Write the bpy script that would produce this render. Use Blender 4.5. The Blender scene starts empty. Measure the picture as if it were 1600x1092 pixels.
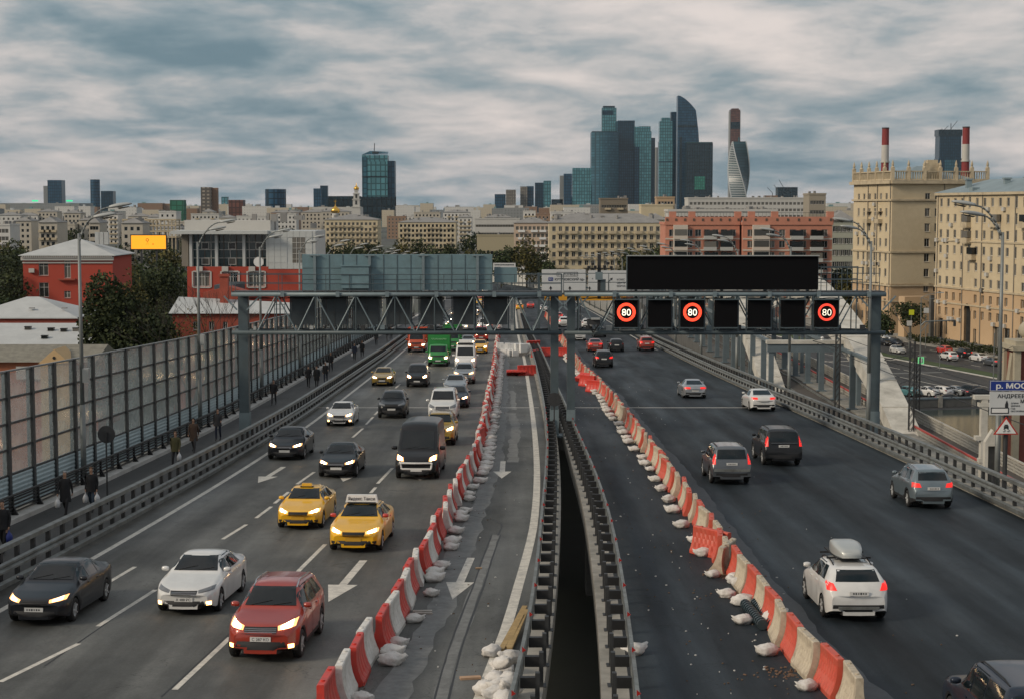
import bpy, bmesh, math, random
import numpy as np
from mathutils import Vector, Matrix
from mathutils.bvhtree import BVHTree

random.seed(11)
scene = bpy.context.scene
COL = scene.collection
R = math.radians

# ------------------------------------------------------------------ camera
F, CZ, YH = 2650.0, 27.0, 326.0            # focal length in pixels of a 1600 px wide frame, eye height, horizon row
PITCH = math.atan((546 - YH) / F)
cam_d = bpy.data.cameras.new('camera')
cam_d.sensor_width = 36.0
cam_d.lens = F / 1600 * 36.0
cam_d.clip_start = 0.5
cam_d.clip_end = 30000
cam = bpy.data.objects.new('camera', cam_d)
COL.objects.link(cam)
cam.location = (0, 0, CZ)
cam.rotation_euler = (R(90) - PITCH, 0, 0)
scene.camera = cam

# ------------------------------------------------------------------ sky, sun, exposure
SUN_EL, SUN_AZ = R(30), R(243)              # azimuth clockwise from +Y: behind the viewer, to the left
world = bpy.data.worlds.new('World')
scene.world = world
world.use_nodes = True
wn, wl = world.node_tree.nodes, world.node_tree.links
wn.clear()
w_out = wn.new('ShaderNodeOutputWorld')
w_bg = wn.new('ShaderNodeBackground')
w_bg.inputs['Strength'].default_value = 1.0
wl.new(w_bg.outputs[0], w_out.inputs[0])
w_sky = wn.new('ShaderNodeTexSky')
w_sky.sky_type = 'NISHITA'
w_sky.sun_disc = False
w_sky.sun_elevation = SUN_EL
w_sky.sun_rotation = SUN_AZ
w_sky.air_density = 1.5
w_sky.dust_density = 3.0
def wmath(op, a, b=None, c=None):
    n = wn.new('ShaderNodeMath'); n.operation = op
    for i, v in enumerate((a, b, c)):
        if v is None: continue
        if isinstance(v, (int, float)): n.inputs[i].default_value = v
        else: wl.new(v, n.inputs[i])
    return n.outputs[0]
w_tc = wn.new('ShaderNodeTexCoord')
w_sep = wn.new('ShaderNodeSeparateXYZ'); wl.new(w_tc.outputs['Generated'], w_sep.inputs[0])
w_den = wmath('ADD', wmath('MAXIMUM', w_sep.outputs[2], 0.0), 0.17)
w_cmb = wn.new('ShaderNodeCombineXYZ')
wl.new(wmath('DIVIDE', w_sep.outputs[0], w_den), w_cmb.inputs[0])
wl.new(wmath('DIVIDE', w_sep.outputs[1], w_den), w_cmb.inputs[1])
def wnoise(scale, detail, rough, off, dist=0.0):
    m = wn.new('ShaderNodeMapping'); m.inputs['Location'].default_value = off
    m.inputs['Scale'].default_value = (1.0, 0.85, 1.0)
    wl.new(w_cmb.outputs[0], m.inputs[0])
    n = wn.new('ShaderNodeTexNoise'); n.inputs['Scale'].default_value = scale
    n.inputs['Detail'].default_value = detail; n.inputs['Roughness'].default_value = rough
    n.inputs['Distortion'].default_value = dist
    wl.new(m.outputs[0], n.inputs[0])
    return n.outputs[0]
n_big = wnoise(1.35, 3.0, 0.5, (3.2, 7.7, 0))
n_mid = wnoise(3.1, 9.0, 0.58, (11.0, 2.1, 0), 0.2)
w_cl = wmath('ADD', wmath('MULTIPLY', n_big, 0.52), wmath('MULTIPLY', n_mid, 0.48))
w_ramp = wn.new('ShaderNodeValToRGB')
cr = w_ramp.color_ramp
cr.elements[0].position = 0.37; cr.elements[0].color = (0.090, 0.150, 0.190, 1)
cr.elements[1].position = 0.63; cr.elements[1].color = (0.600, 0.530, 0.500, 1)
e = cr.elements.new(0.445); e.color = (0.185, 0.240, 0.272, 1)
e = cr.elements.new(0.52); e.color = (0.350, 0.345, 0.350, 1)
cr.interpolation = 'B_SPLINE'
wl.new(w_cl, w_ramp.inputs[0])
w_s = wn.new('ShaderNodeMixRGB'); w_s.blend_type = 'MULTIPLY'; w_s.inputs[0].default_value = 1.0
wl.new(w_sky.outputs[0], w_s.inputs[1]); w_s.inputs[2].default_value = (0.1, 0.1, 0.1, 1)
w_mix = wn.new('ShaderNodeMixRGB'); w_mix.inputs[0].default_value = 0.93      # closed cloud cover over the clear sky
wl.new(w_s.outputs[0], w_mix.inputs[1]); wl.new(w_ramp.outputs[0], w_mix.inputs[2])
wl.new(w_mix.outputs[0], w_bg.inputs['Color'])

sun_d = bpy.data.lights.new('sun', 'SUN')
sun_d.energy = 1.6
sun_d.angle = R(14)
sun_d.color = (1.0, 0.86, 0.68)
sun = bpy.data.objects.new('sun', sun_d)
COL.objects.link(sun)
sun.rotation_euler = (R(90) - SUN_EL, 0, -SUN_AZ + math.pi)
sun.location = (0, 0, 300)

vs = scene.view_settings
vs.view_transform = 'Standard'
vs.look = 'None'
vs.exposure = 0.48
vs.gamma = 1.0
vs.use_curve_mapping = False
scene.render.engine = 'CYCLES'
cy = scene.cycles
cy.max_bounces = 6; cy.diffuse_bounces = 2; cy.glossy_bounces = 3; cy.transmission_bounces = 4
cy.transparent_max_bounces = 16; cy.volume_bounces = 0
cy.sample_clamp_indirect = 4.0
cy.use_denoising = True
cy.caustics_reflective = False; cy.caustics_refractive = False

# ------------------------------------------------------------------ pixel of the 1600 px frame -> place at a given real distance
def ray(px, py):
    a = (px - 800) / F; b = -(py - 546) / F
    return (a, math.cos(PITCH) + b * math.sin(PITCH), -math.sin(PITCH) + b * math.cos(PITCH))
def at(px, py, Y):
    d = ray(px, py); k = Y / d[1]
    return Vector((d[0] * k, Y, CZ + d[2] * k))
SLOPE = math.tan(PITCH + math.atan((418 - 546) / F))
ROAD0 = CZ - 9.8
def zroad(Y):
    t = (ROAD0 - SLOPE * Y - 0.8) / 0.8
    return 0.8 + 0.8 * (math.log1p(math.exp(t)) if t < 30 else t)
def road_at(px, py, dz=0.0):
    d = ray(px, py); lo, hi = 5.0, 2500.0
    for _ in range(50):
        m = (lo + hi) / 2
        if CZ + d[2] / d[1] * m > zroad(m) + dz: lo = m
        else: hi = m
    return d[0] / d[1] * lo, lo

# ------------------------------------------------------------------ mesh helpers
class MB:
    """collects shapes; build() links them as one mesh object"""
    def __init__(s): s.v = []; s.f = []; s.m = []
    def add(s, vs_, fs, mi=0):
        o = len(s.v); s.v.extend([tuple(p) for p in vs_])
        s.f.extend([tuple(i + o for i in f) for f in fs]); s.m.extend([mi] * len(fs)); return s
    def box(s, c, d, rz=0.0, mi=0, taper=1.0):
        hx, hy, hz = d[0] / 2, d[1] / 2, d[2] / 2
        cs, sn = math.cos(rz), math.sin(rz); vv = []
        for z, k in ((-hz, 1.0), (hz, taper)):
            for x, y in ((-hx, -hy), (hx, -hy), (hx, hy), (-hx, hy)):
                x *= k; y *= k
                vv.append((c[0] + x * cs - y * sn, c[1] + x * sn + y * cs, c[2] + z))
        return s.add(vv, [(3, 2, 1, 0), (4, 5, 6, 7), (0, 1, 5, 4), (1, 2, 6, 5), (2, 3, 7, 6), (3, 0, 4, 7)], mi)
    def bar(s, p, q, w, h=None, mi=0):
        """rectangular bar from p to q"""
        h = h or w; p = Vector(p); q = Vector(q); d = (q - p)
        if d.length < 1e-6: return s
        d.normalize()
        up = Vector((0, 0, 1)) if abs(d.z) < 0.95 else Vector((0, 1, 0))
        a = d.cross(up).normalized() * (w / 2); b = a.cross(d).normalized() * (h / 2)
        vv = [p - a - b, p + a - b, p + a + b, p - a + b, q - a - b, q + a - b, q + a + b, q - a + b]
        return s.add(vv, [(0, 1, 2, 3), (7, 6, 5, 4), (4, 5, 1, 0), (5, 6, 2, 1), (6, 7, 3, 2), (7, 4, 0, 3)], mi)
    def tube(s, p, q, r, r2=None, n=8, mi=0, caps=True):
        r2 = r if r2 is None else r2; p = Vector(p); q = Vector(q); d = (q - p)
        if d.length < 1e-6: return s
        d.normalize()
        up = Vector((0, 0, 1)) if abs(d.z) < 0.95 else Vector((0, 1, 0))
        a = d.cross(up).normalized(); b = a.cross(d).normalized(); vv = []
        for c, rr in ((p, r), (q, r2)):
            for i in range(n):
                t = 2 * math.pi * i / n
                vv.append(c + a * (rr * math.cos(t)) + b * (rr * math.sin(t)))
        ff = [(i, n + i, n + (i + 1) % n, (i + 1) % n) for i in range(n)]
        if caps: ff += [tuple(range(n)), tuple(range(2 * n - 1, n - 1, -1))]
        return s.add(vv, ff, mi)
    def path(s, pts, r, n=6, mi=0):
        rr = r if isinstance(r, (list, tuple)) else [r] * len(pts)
        for i in range(len(pts) - 1): s.tube(pts[i], pts[i + 1], rr[i], rr[i + 1], n, mi)
        return s
    def prism(s, poly, z0, z1, mi=0):
        n = len(poly)
        vv = [(x, y, z0) for x, y in poly] + [(x, y, z1) for x, y in poly]
        ff = [(i, (i + 1) % n, n + (i + 1) % n, n + i) for i in range(n)]
        ff += [tuple(range(n - 1, -1, -1)), tuple(range(n, 2 * n))]
        return s.add(vv, ff, mi)
    def lathe(s, prof, c=(0, 0, 0), n=16, mi=0):
        vv = []; m = len(prof)
        for i in range(n):
            t = 2 * math.pi * i / n
            for r, z in prof: vv.append((c[0] + r * math.cos(t), c[1] + r * math.sin(t), c[2] + z))
        ff = []
        for i in range(n):
            for j in range(m - 1):
                ff.append((i * m + j, ((i + 1) % n) * m + j, ((i + 1) % n) * m + j + 1, i * m + j + 1))
        return s.add(vv, ff, mi)
    def grid(s, rows, mi=0, close=False):
        """rows: list of equally long point lists"""
        n = len(rows[0]); vv = [p for r in rows for p in r]; ff = []
        for i in range(len(rows) - 1):
            for j in range(n - 1 + (1 if close else 0)):
                ff.append((i * n + j, i * n + (j + 1) % n, (i + 1) * n + (j + 1) % n, (i + 1) * n + j))
        return s.add(vv, ff, mi)
    def mesh(s, name, mats, smooth=False):
        me = bpy.data.meshes.new(name)
        me.from_pydata(s.v, [], s.f)
        for m in (mats if isinstance(mats, (list, tuple)) else [mats]): me.materials.append(m)
        if any(s.m): me.polygons.foreach_set('material_index', s.m)
        if smooth: me.polygons.foreach_set('use_smooth', [True] * len(me.polygons))
        me.update(); return me
    def build(s, name, mats, parent=None, smooth=False, loc=None, rz=None):
        return link(name, s.mesh(name, mats, smooth), parent, loc, rz)

def link(name, data, parent=None, loc=None, rz=None, kind=None):
    o = bpy.data.objects.new(name, data); COL.objects.link(o)
    if parent is not None: o.parent = parent
    if loc is not None: o.location = loc
    if rz is not None: o.rotation_euler = (0, 0, rz)
    if kind: o['kind'] = kind
    return o
def tag(o, label, cat, group=None):
    o['label'] = label; o['category'] = cat
    if group: o['group'] = group
    return o
def thing(name, label, cat, loc=(0, 0, 0), rz=0.0, group=None):
    o = link(name, None, None, loc, rz); o.empty_display_size = 0.3
    return tag(o, label, cat, group)
def structure(o): o['kind'] = 'structure'; return o
def fix_normals(me):
    bm = bmesh.new(); bm.from_mesh(me); bmesh.ops.recalc_face_normals(bm, faces=bm.faces); bm.to_mesh(me); bm.free()
    return me

# ------------------------------------------------------------------ materials
MATS = {}
def mat(key, col, rough=0.6, metal=0.0, spec=0.5, var=0.0, vscale=3.0, bump=0.0, bscale=30.0, emit=None, estr=0.0,
        dirt=None, dscale=0.6, damt=0.0, alpha=1.0, coat=0.0):
    if key in MATS: return MATS[key]
    m = bpy.data.materials.new(key); m.use_nodes = True
    nt = m.node_tree; N, L = nt.nodes, nt.links
    b = N['Principled BSDF']
    b.inputs['Base Color'].default_value = (*col, 1)
    b.inputs['Roughness'].default_value = rough
    b.inputs['Metallic'].default_value = metal
    b.inputs['Specular IOR Level'].default_value = spec
    if coat: b.inputs['Coat Weight'].default_value = coat; b.inputs['Coat Roughness'].default_value = 0.06
    if emit is not None:
        b.inputs['Emission Color'].default_value = (*emit, 1); b.inputs['Emission Strength'].default_value = estr
    tc = None
    if var or damt or bump:
        tc = N.new('ShaderNodeTexCoord')
    src = None
    if var:
        n = N.new('ShaderNodeTexNoise'); n.inputs['Scale'].default_value = vscale; n.inputs['Detail'].default_value = 6
        n.inputs['Roughness'].default_value = 0.65
        L.new(tc.outputs['Object'], n.inputs[0])
        r = N.new('ShaderNodeMapRange'); r.inputs[1].default_value = 0.3; r.inputs[2].default_value = 0.7
        r.inputs[3].default_value = 1 - var; r.inputs[4].default_value = 1 + var
        L.new(n.outputs[0], r.inputs[0])
        x = N.new('ShaderNodeMixRGB'); x.blend_type = 'MULTIPLY'; x.inputs[0].default_value = 1
        x.inputs[1].default_value = (*col, 1); L.new(r.outputs[0], x.inputs[2]); src = x.outputs[0]
    if damt:
        n = N.new('ShaderNodeTexNoise'); n.inputs['Scale'].default_value = dscale; n.inputs['Detail'].default_value = 8
        n.inputs['Roughness'].default_value = 0.7
        L.new(tc.outputs['Object'], n.inputs[0])
        r = N.new('ShaderNodeMapRange'); r.inputs[1].default_value = 0.45; r.inputs[2].default_value = 0.72
        r.inputs[4].default_value = damt; L.new(n.outputs[0], r.inputs[0])
        x = N.new('ShaderNodeMixRGB'); L.new(r.outputs[0], x.inputs[0])
        if src is not None: L.new(src, x.inputs[1])
        else: x.inputs[1].default_value = (*col, 1)
        x.inputs[2].default_value = (*dirt, 1); src = x.outputs[0]
    if src is not None: L.new(src, b.inputs['Base Color'])
    if bump:
        n = N.new('ShaderNodeTexNoise'); n.inputs['Scale'].default_value = bscale; n.inputs['Detail'].default_value = 4
        L.new(tc.outputs['Object'], n.inputs[0])
        bp = N.new('ShaderNodeBump'); bp.inputs['Strength'].default_value = bump; bp.inputs['Distance'].default_value = 0.02
        L.new(n.outputs[0], bp.inputs['Height']); L.new(bp.outputs[0], b.inputs['Normal'])
    MATS[key] = m
    return m
def emitter(key, col, strength):
    return mat(key, (0.02, 0.02, 0.02), 0.4, emit=col, estr=strength)

def asphalt(key, base, track_amt, patchy, lanes=0.0, spec=0.2):
    m = bpy.data.materials.new(key); m.use_nodes = True
    N, L = m.node_tree.nodes, m.node_tree.links; b = N['Principled BSDF']
    tc = N.new('ShaderNodeTexCoord')
    def noise(scale, detail, sc=(1, 1, 1), rough=0.6):
        mp = N.new('ShaderNodeMapping'); mp.inputs['Scale'].default_value = sc
        L.new(tc.outputs['Object'], mp.inputs[0])
        n = N.new('ShaderNodeTexNoise'); n.inputs['Scale'].default_value = scale; n.inputs['Detail'].default_value = detail
        n.inputs['Roughness'].default_value = rough
        L.new(mp.outputs[0], n.inputs[0]); return n.outputs[0]
    def rng(v, a, b_, c, d):
        r = N.new('ShaderNodeMapRange'); r.inputs[1].default_value = a; r.inputs[2].default_value = b_
        r.inputs[3].default_value = c; r.inputs[4].default_value = d; L.new(v, r.inputs[0]); return r.outputs[0]
    def mul(a, b_):
        n = N.new('ShaderNodeMath'); n.operation = 'MULTIPLY'; L.new(a, n.inputs[0]); L.new(b_, n.inputs[1]); return n.outputs[0]
    streak = rng(noise(0.85, 5, (1.0, 0.02, 1)), 0.3, 0.7, 1 - track_amt, 1 + track_amt)
    blot = rng(noise(0.22, 7, (1, 0.55, 1), 0.7), 0.35, 0.68, 1 - patchy, 1 + patchy)
    fine = rng(noise(14.0, 4), 0.3, 0.7, 0.86, 1.14)
    grit = rng(noise(60.0, 2), 0.62, 0.75, 1.0, 1.7)
    k = mul(mul(mul(streak, blot), fine), grit)
    if lanes:
        uv = N.new('ShaderNodeUVMap'); uv.uv_map = 'lane'; sp = N.new('ShaderNodeSeparateXYZ'); L.new(uv.outputs[0], sp.inputs[0])
        def wave(per, ph, lo, hi):
            a = N.new('ShaderNodeMath'); a.operation = 'MULTIPLY_ADD'; a.inputs[1].default_value = 2 * math.pi / per; a.inputs[2].default_value = ph; L.new(sp.outputs[0], a.inputs[0])
            c = N.new('ShaderNodeMath'); c.operation = 'COSINE'; L.new(a.outputs[0], c.inputs[0]); return rng(c.outputs[0], -1, 1, lo, hi)
        k = mul(mul(k, wave(lanes / 2, 0.0, 1 + track_amt * .28, 1 - track_amt * .28)), wave(lanes, math.pi, 1 + track_amt * .12, 1 - track_amt * .34))
    x = N.new('ShaderNodeMixRGB'); x.blend_type = 'MULTIPLY'; x.inputs[0].default_value = 1
    x.inputs[1].default_value = (*base, 1); L.new(k, x.inputs[2])
    # thin irregular cracks
    vo = N.new('ShaderNodeTexVoronoi'); vo.feature = 'DISTANCE_TO_EDGE'; vo.inputs['Scale'].default_value = 0.16
    mp = N.new('ShaderNodeMapping'); mp.inputs['Scale'].default_value = (1.5, 0.5, 1)
    dn = N.new('ShaderNodeTexNoise'); dn.inputs['Scale'].default_value = 1.1; dn.inputs['Detail'].default_value = 5
    L.new(tc.outputs['Object'], dn.inputs[0])
    va = N.new('ShaderNodeVectorMath'); va.operation = 'MULTIPLY_ADD'; va.inputs[1].default_value = (3, 3, 0)
    L.new(dn.outputs['Color'], va.inputs[0]); L.new(tc.outputs['Object'], va.inputs[2])
    L.new(va.outputs[0], mp.inputs[0]); L.new(mp.outputs[0], vo.inputs['Vector'])
    cr_ = rng(vo.outputs['Distance'], 0.0, 0.006, 0.55 if patchy > 0.15 else 0.85, 1.0)
    y = N.new('ShaderNodeMixRGB'); y.blend_type = 'MULTIPLY'; y.inputs[0].default_value = 1
    L.new(x.outputs[0], y.inputs[1]); L.new(cr_, y.inputs[2])
    L.new(y.outputs[0], b.inputs['Base Color'])
    L.new(rng(noise(0.5, 5, (1, 0.15, 1)), 0.3, 0.7, 0.5, 0.72), b.inputs['Roughness'])
    b.inputs['Specular IOR Level'].default_value = spec
    bp = N.new('ShaderNodeBump'); bp.inputs['Strength'].default_value = 0.25; bp.inputs['Distance'].default_value = 0.01
    L.new(noise(45.0, 3), bp.inputs['Height']); L.new(bp.outputs[0], b.inputs['Normal'])
    MATS[key] = m; return m

M_ASPH_L = asphalt('asphalt_worn', (0.098, 0.101, 0.096), 0.34, 0.38, 3.7, 0.22)
M_ASPH_R = asphalt('asphalt_new', (0.026, 0.034, 0.041), 0.55, 0.24, 3.75, 0.12)
M_WALK = asphalt('asphalt_walkway', (0.055, 0.056, 0.056), 0.05, 0.2)
M_MARK = mat('road_paint', (0.62, 0.59, 0.52), 0.6, var=0.16, vscale=9, dirt=(0.12, 0.12, 0.12), dscale=2.5, damt=0.55)
M_STEEL = mat('galvanised_steel', (0.20, 0.215, 0.21), 0.55, 0.4, var=0.22, vscale=2, dirt=(0.07, 0.063, 0.05), dscale=1.1, damt=0.75)
M_STEEL_D = mat('dirty_steel', (0.038, 0.040, 0.042), 0.6, 0.2, var=0.2, vscale=4)
M_BLACK = mat('black_plastic', (0.012, 0.012, 0.013), 0.55)
M_CONC = mat('concrete', (0.30, 0.285, 0.25), 0.85, var=0.2, vscale=1.2, bump=0.3, bscale=12, dirt=(0.10, 0.10, 0.085), dscale=0.5, damt=0.7)
M_CONC_D = mat('concrete_dark', (0.10, 0.10, 0.095), 0.9, var=0.25, vscale=0.8)
M_KERBW = mat('kerb_white', (0.52, 0.51, 0.48), 0.8, var=0.12, vscale=2, dirt=(0.16, 0.16, 0.15), dscale=1.0, damt=0.6)
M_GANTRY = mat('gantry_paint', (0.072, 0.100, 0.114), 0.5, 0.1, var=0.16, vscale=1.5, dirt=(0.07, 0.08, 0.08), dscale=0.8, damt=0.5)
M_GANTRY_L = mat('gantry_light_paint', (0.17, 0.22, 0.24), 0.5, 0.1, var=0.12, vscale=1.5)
M_BACKPANEL = mat('sign_back_paint', (0.155, 0.245, 0.275), 0.5, 0.15, var=0.12, vscale=2.5, dirt=(0.12, 0.17, 0.18), dscale=1.5, damt=0.5)
M_PANEL_D = mat('signal_back_paint', (0.045, 0.058, 0.066), 0.6, 0.1, var=0.15, vscale=2)
M_SCREEN = mat('screen_black', (0.004, 0.004, 0.005), 0.8, spec=0.12)
M_LEDRED = emitter('led_red', (1.0, 0.055, 0.02), 1.5)
M_LEDRED2 = emitter('led_red_dim', (1.0, 0.06, 0.03), 0.95)
M_LEDW = emitter('led_white', (1.0, 0.93, 0.72), 1.15)
M_WHITE = mat('white_paint', (0.72, 0.72, 0.70), 0.5, var=0.06, vscale=2)
# ------------------------------------------------------------------ the line of the road
S_ARC, R_ARC = 470.0, 300.0
def rp(s, off, dz=0.0):
    z = zroad(s) + dz
    if s <= S_ARC: return Vector((off, s, z))
    t = (s - S_ARC) / R_ARC
    return Vector((-R_ARC + (R_ARC + off) * math.cos(t), S_ARC + (R_ARC + off) * math.sin(t), z))
def curve(pts):
    xs = [p[0] for p in pts]; ys = [p[1] for p in pts]
    n = len(xs); m = []
    for i in range(n):
        a, b = max(i - 1, 0), min(i + 1, n - 1)
        m.append((ys[b] - ys[a]) / (xs[b] - xs[a]))
    def f(s):
        if s <= xs[0]: return ys[0] + m[0] * (s - xs[0])
        if s >= xs[-1]: return ys[-1]
        i = max(k for k in range(n - 1) if xs[k] <= s)
        h = xs[i + 1] - xs[i]; t = (s - xs[i]) / h
        return ((2*t**3 - 3*t*t + 1) * ys[i] + (t**3 - 2*t*t + t) * h * m[i]
                + (-2*t**3 + 3*t*t) * ys[i + 1] + (t**3 - t*t) * h * m[i + 1])
    return f
def cbend(s):
    a = -0.00045 * (115 - s) ** 2 if s < 115 else 0.0
    return a - 0.008 * min(max(s - 180, 0), 60)
f_L0 = lambda s: -12.6 + cbend(s)
f_Lrail = lambda s: f_L0(s) - 1.35
f_curb = curve([(10, -22.2), (40, -20.4), (63, -18.85), (88, -17.98), (107, -17.7), (148, -18.0), (190, -18.35), (227, -18.55), (480, -18.6)])
f_edge = curve([(10, -2.9), (43, -0.33), (48, 0.0), (65.5, 0.88), (91.4, 1.30), (142, 1.37), (189, 1.27), (242, 0.92), (480, 0.6)])
f_mLr = curve([(10, -1.9), (37.8, 0.22), (63.9, 1.22), (91.4, 1.92), (122, 2.2), (182, 2.2), (242, 1.75), (480, 1.4)])
f_mLe = curve([(10, -1.4), (37.8, 0.68), (63.9, 1.83), (91.4, 2.48), (122, 2.68), (182, 2.55), (242, 2.1), (480, 1.75)])
f_mRe = curve([(10, 0.4), (37.8, 2.05), (63.9, 2.82), (85, 2.95), (116, 3.02), (182, 2.78), (242, 2.3), (480, 1.95)])
f_mRr = curve([(10, 1.2), (37.8, 2.72), (63.9, 3.52), (98, 3.50), (128, 3.36), (182, 3.12), (242, 2.62), (480, 2.3)])
f_R = curve([(10, 20.4), (65, 19.95), (80, 19.8), (102, 19.45), (125, 18.95), (160, 18.3), (231, 17.8), (335, 18.3), (480, 18.0)])
f_barL = curve([(10, -6.4), (37.8, -3.93), (43.9, -3.4), (49, -3.1), (55.5, -2.85), (62.3, -2.6), (73, -2.3), (80, -1.95), (95, -1.76), (116, -1.68), (142, -1.7), (182, -1.73), (231, -1.95), (480, -2.2)])
f_barR = curve([(10, 8.4), (37.8, 7.45), (41.7, 7.15), (49, 7.08), (55.5, 7.05), (67, 7.15), (82, 7.22), (102, 7.2), (131, 7.1), (160, 6.5), (204, 6.55), (254, 6.7), (360, 6.8), (480, 6.8)])
def steps(s0, s1, d):
    n = max(2, int(round((s1 - s0) / d)) + 1)
    return [s0 + (s1 - s0) * i / (n - 1) for i in range(n)]
def tangent(s, f):
    a, b = rp(s - 0.5, f(s - 0.5)), rp(s + 0.5, f(s + 0.5)); return (b - a).normalized()
def sweep(mb, f, prof, s0, s1, d=3.0, closed=True, mi=0):
    rows = []
    for s in steps(s0, s1, d):
        rows.append([rp(s, f(s) + u, z) for u, z in prof])
    mb.grid(rows, mi, closed)
    if closed:
        n = len(prof); o = len(mb.v) - n * len(rows)
        mb.f.append(tuple(o + i for i in range(n))); mb.f.append(tuple(o + n * (len(rows) - 1) + i for i in range(n - 1, -1, -1))); mb.m += [mi, mi]
    return mb
def ribbon(f0, f1, s0, s1, dz=0.0, d=3.0, name='road', m=None, parent=None):
    mb = MB(); rows = []
    for s in steps(s0, s1, d): rows.append([rp(s, f0(s), dz), rp(s, f1(s), dz)])
    mb.grid(rows); return mb.build(name, m, parent)
SEND = 900.0
def lane_road(f0, f1, ref, s0, s1, name, m):
    """road surface whose 'lane' UV carries the distance across the lanes in metres"""
    rows = []; uvs = []; nx = 8
    for s in steps(s0, s1, 3):
        a, b = f0(s), f1(s); rows.append([rp(s, a + (b - a) * i / nx) for i in range(nx + 1)]); uvs.append([(a + (b - a) * i / nx - ref(s), s) for i in range(nx + 1)])
    o = MB().grid(rows).build(name, m); me = o.data; lay = me.uv_layers.new(name='lane'); flat = [q for r in uvs for q in r]
    for lp_ in me.loops: lay.data[lp_.index].uv = flat[lp_.vertex_index]
    return o

# ------------------------------------------------------------------ ground
M_GROUND = mat('city_ground', (0.085, 0.088, 0.080), 0.9, var=0.3, vscale=0.02, dirt=(0.05, 0.065, 0.035), dscale=0.008, damt=0.9)
g = MB(); g.add([(-9000, -400, 0), (9000, -400, 0), (9000, 16000, 0), (-9000, 16000, 0)], [(0, 1, 2, 3)])
structure(g.build('ground', M_GROUND))
M_WATER = mat('river_water', (0.02, 0.03, 0.03), 0.08)

# ------------------------------------------------------------------ carriageways
S0 = 12.0
deck_l = structure(MB().build('bridge_deck_left', M_CONC_D))
mb = MB()
for s_a, s_b in ((S0, 470),):
    rows = []
    for s in steps(s_a, s_b, 4):
        a, b = f_curb(s) - 2.0, f_mLe(s)
        rows.append([rp(s, a, -0.05), rp(s, b, -0.05), rp(s, b, -0.45), rp(s, b - 0.5, -0.5), rp(s, b - 0.9, -2.2), rp(s, a + 0.9, -2.2), rp(s, a + 0.5, -0.5), rp(s, a, -0.45)])
    mb.grid(rows, 0, True)
deck_l.data = mb.mesh('bridge_deck_left', M_CONC_D)
mb = MB(); rows = []
for s in steps(S0, 470, 4):
    a, b = f_mRe(s), f_R(s) + 1.6
    rows.append([rp(s, a, -0.05), rp(s, b, -0.05), rp(s, b, -0.45), rp(s, b - 0.5, -0.5), rp(s, b - 0.9, -2.2), rp(s, a + 0.9, -2.2), rp(s, a + 0.5, -0.5), rp(s, a, -0.45)])
mb.grid(rows, 0, True)
structure(mb.build('bridge_deck_right', M_CONC_D))
road_l = structure(lane_road(lambda s: f_Lrail(s) + 0.1, lambda s: f_mLr(s) - 0.1, f_L0, S0, SEND, 'road_left', M_ASPH_L))
road_r = structure(lane_road(lambda s: f_mRr(s) + 0.1, lambda s: f_R(s) + 0.05, lambda s: f_R(s) - 0.8, S0, SEND, 'road_right', M_ASPH_R))
walk = structure(ribbon(lambda s: f_curb(s) - 0.05, lambda s: f_Lrail(s) + 0.1, S0, SEND, 0.12, 3, 'walkway', M_WALK))
sweep(MB(), f_Lrail, [(0.1, 0.118), (0.22, 0.10), (0.22, -0.05), (0.1, -0.05)], S0, SEND).build('kerb', M_CONC, walk)
sweep(MB(), f_curb, [(-0.5, 0.30), (0, 0.30), (0.0, 0.05), (-0.5, 0.05)], S0, SEND).build('kerb', M_KERBW, walk)
# piers under the decks
for y in (70, 118, 190, 262, 334, 400):
    for cx, w in ((-8.0, 15), (11.2, 12)):
        h = zroad(y) - 2.25
        p = MB().box((cx, y, h / 2), (w, 2.2, h)).box((cx, y, h - 0.6), (w + 2, 3.0, 1.2 - 0.01)).build('bridge_pier', M_CONC_D)
        p['kind'] = 'structure'
# concrete edge beams of the median gap
sweep(MB(), f_mLe, [(-0.62, 0.16), (0.02, 0.16), (0.02, -0.5), (-0.62, -0.04)], S0, 468).build('edge_beam', M_CONC, deck_l)
mr = bpy.data.objects['bridge_deck_right']
sweep(MB(), f_mRe, [(-0.02, 0.16), (0.62, 0.16), (0.62, -0.04), (-0.02, -0.5)], S0, 468).build('edge_beam', M_CONC, mr)
sweep(MB(), f_R, [(0.05, 0.16), (1.6, 0.16), (1.6, -0.04), (0.05, -0.04)], S0, 468).build('edge_beam', M_CONC, mr)

# markings: each one a thin sheet on its road
def mark_quad(parent, p0, p1, w, name='lane_marking'):
    (x0, y0), (x1, y1) = p0, p1
    d = Vector((x1 - x0, y1 - y0, 0)).normalized(); n = Vector((-d.y, d.x, 0)) * (w / 2)
    k = 2
    mb = MB(); rows = []
    for i in range(k + 1):
        t = i / k; x = x0 + (x1 - x0) * t; y = y0 + (y1 - y0) * t; z = zroad(y) + 0.006
        rows.append([(x + n.x, y + n.y, z), (x - n.x, y - n.y, z)])
    return mb.grid(rows).build(name, M_MARK, parent)
dash_px = [((0, 1065), (123, 1005)), ((153, 978), (243, 921)), ((348, 842), (385, 819)), ((400, 809), (424, 791)), ((429, 786), (451, 768)),
    ((464, 756), (491, 737)), ((551, 683), (567, 669)), ((572, 662.6), (583, 651)), ((585, 648), (591, 642)), ((618, 606), (625, 600)),
    ((273, 1077), (360, 995)), ((463, 895), (508, 850)), ((590, 755), (613, 731)), ((579, 770), (587, 761)),
    ((160, 915), (211, 885)), ((650, 680), (660, 668))]
for a, b in dash_px: mark_quad(road_l, road_at(*a), road_at(*b), 0.15)
for s in range(150, 460, 12):
    for off in (-9.05, -5.35):
        o2 = off + cbend(s)
        mark_quad(road_l, (o2, s), (o2, s + 4), 0.14)
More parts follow.
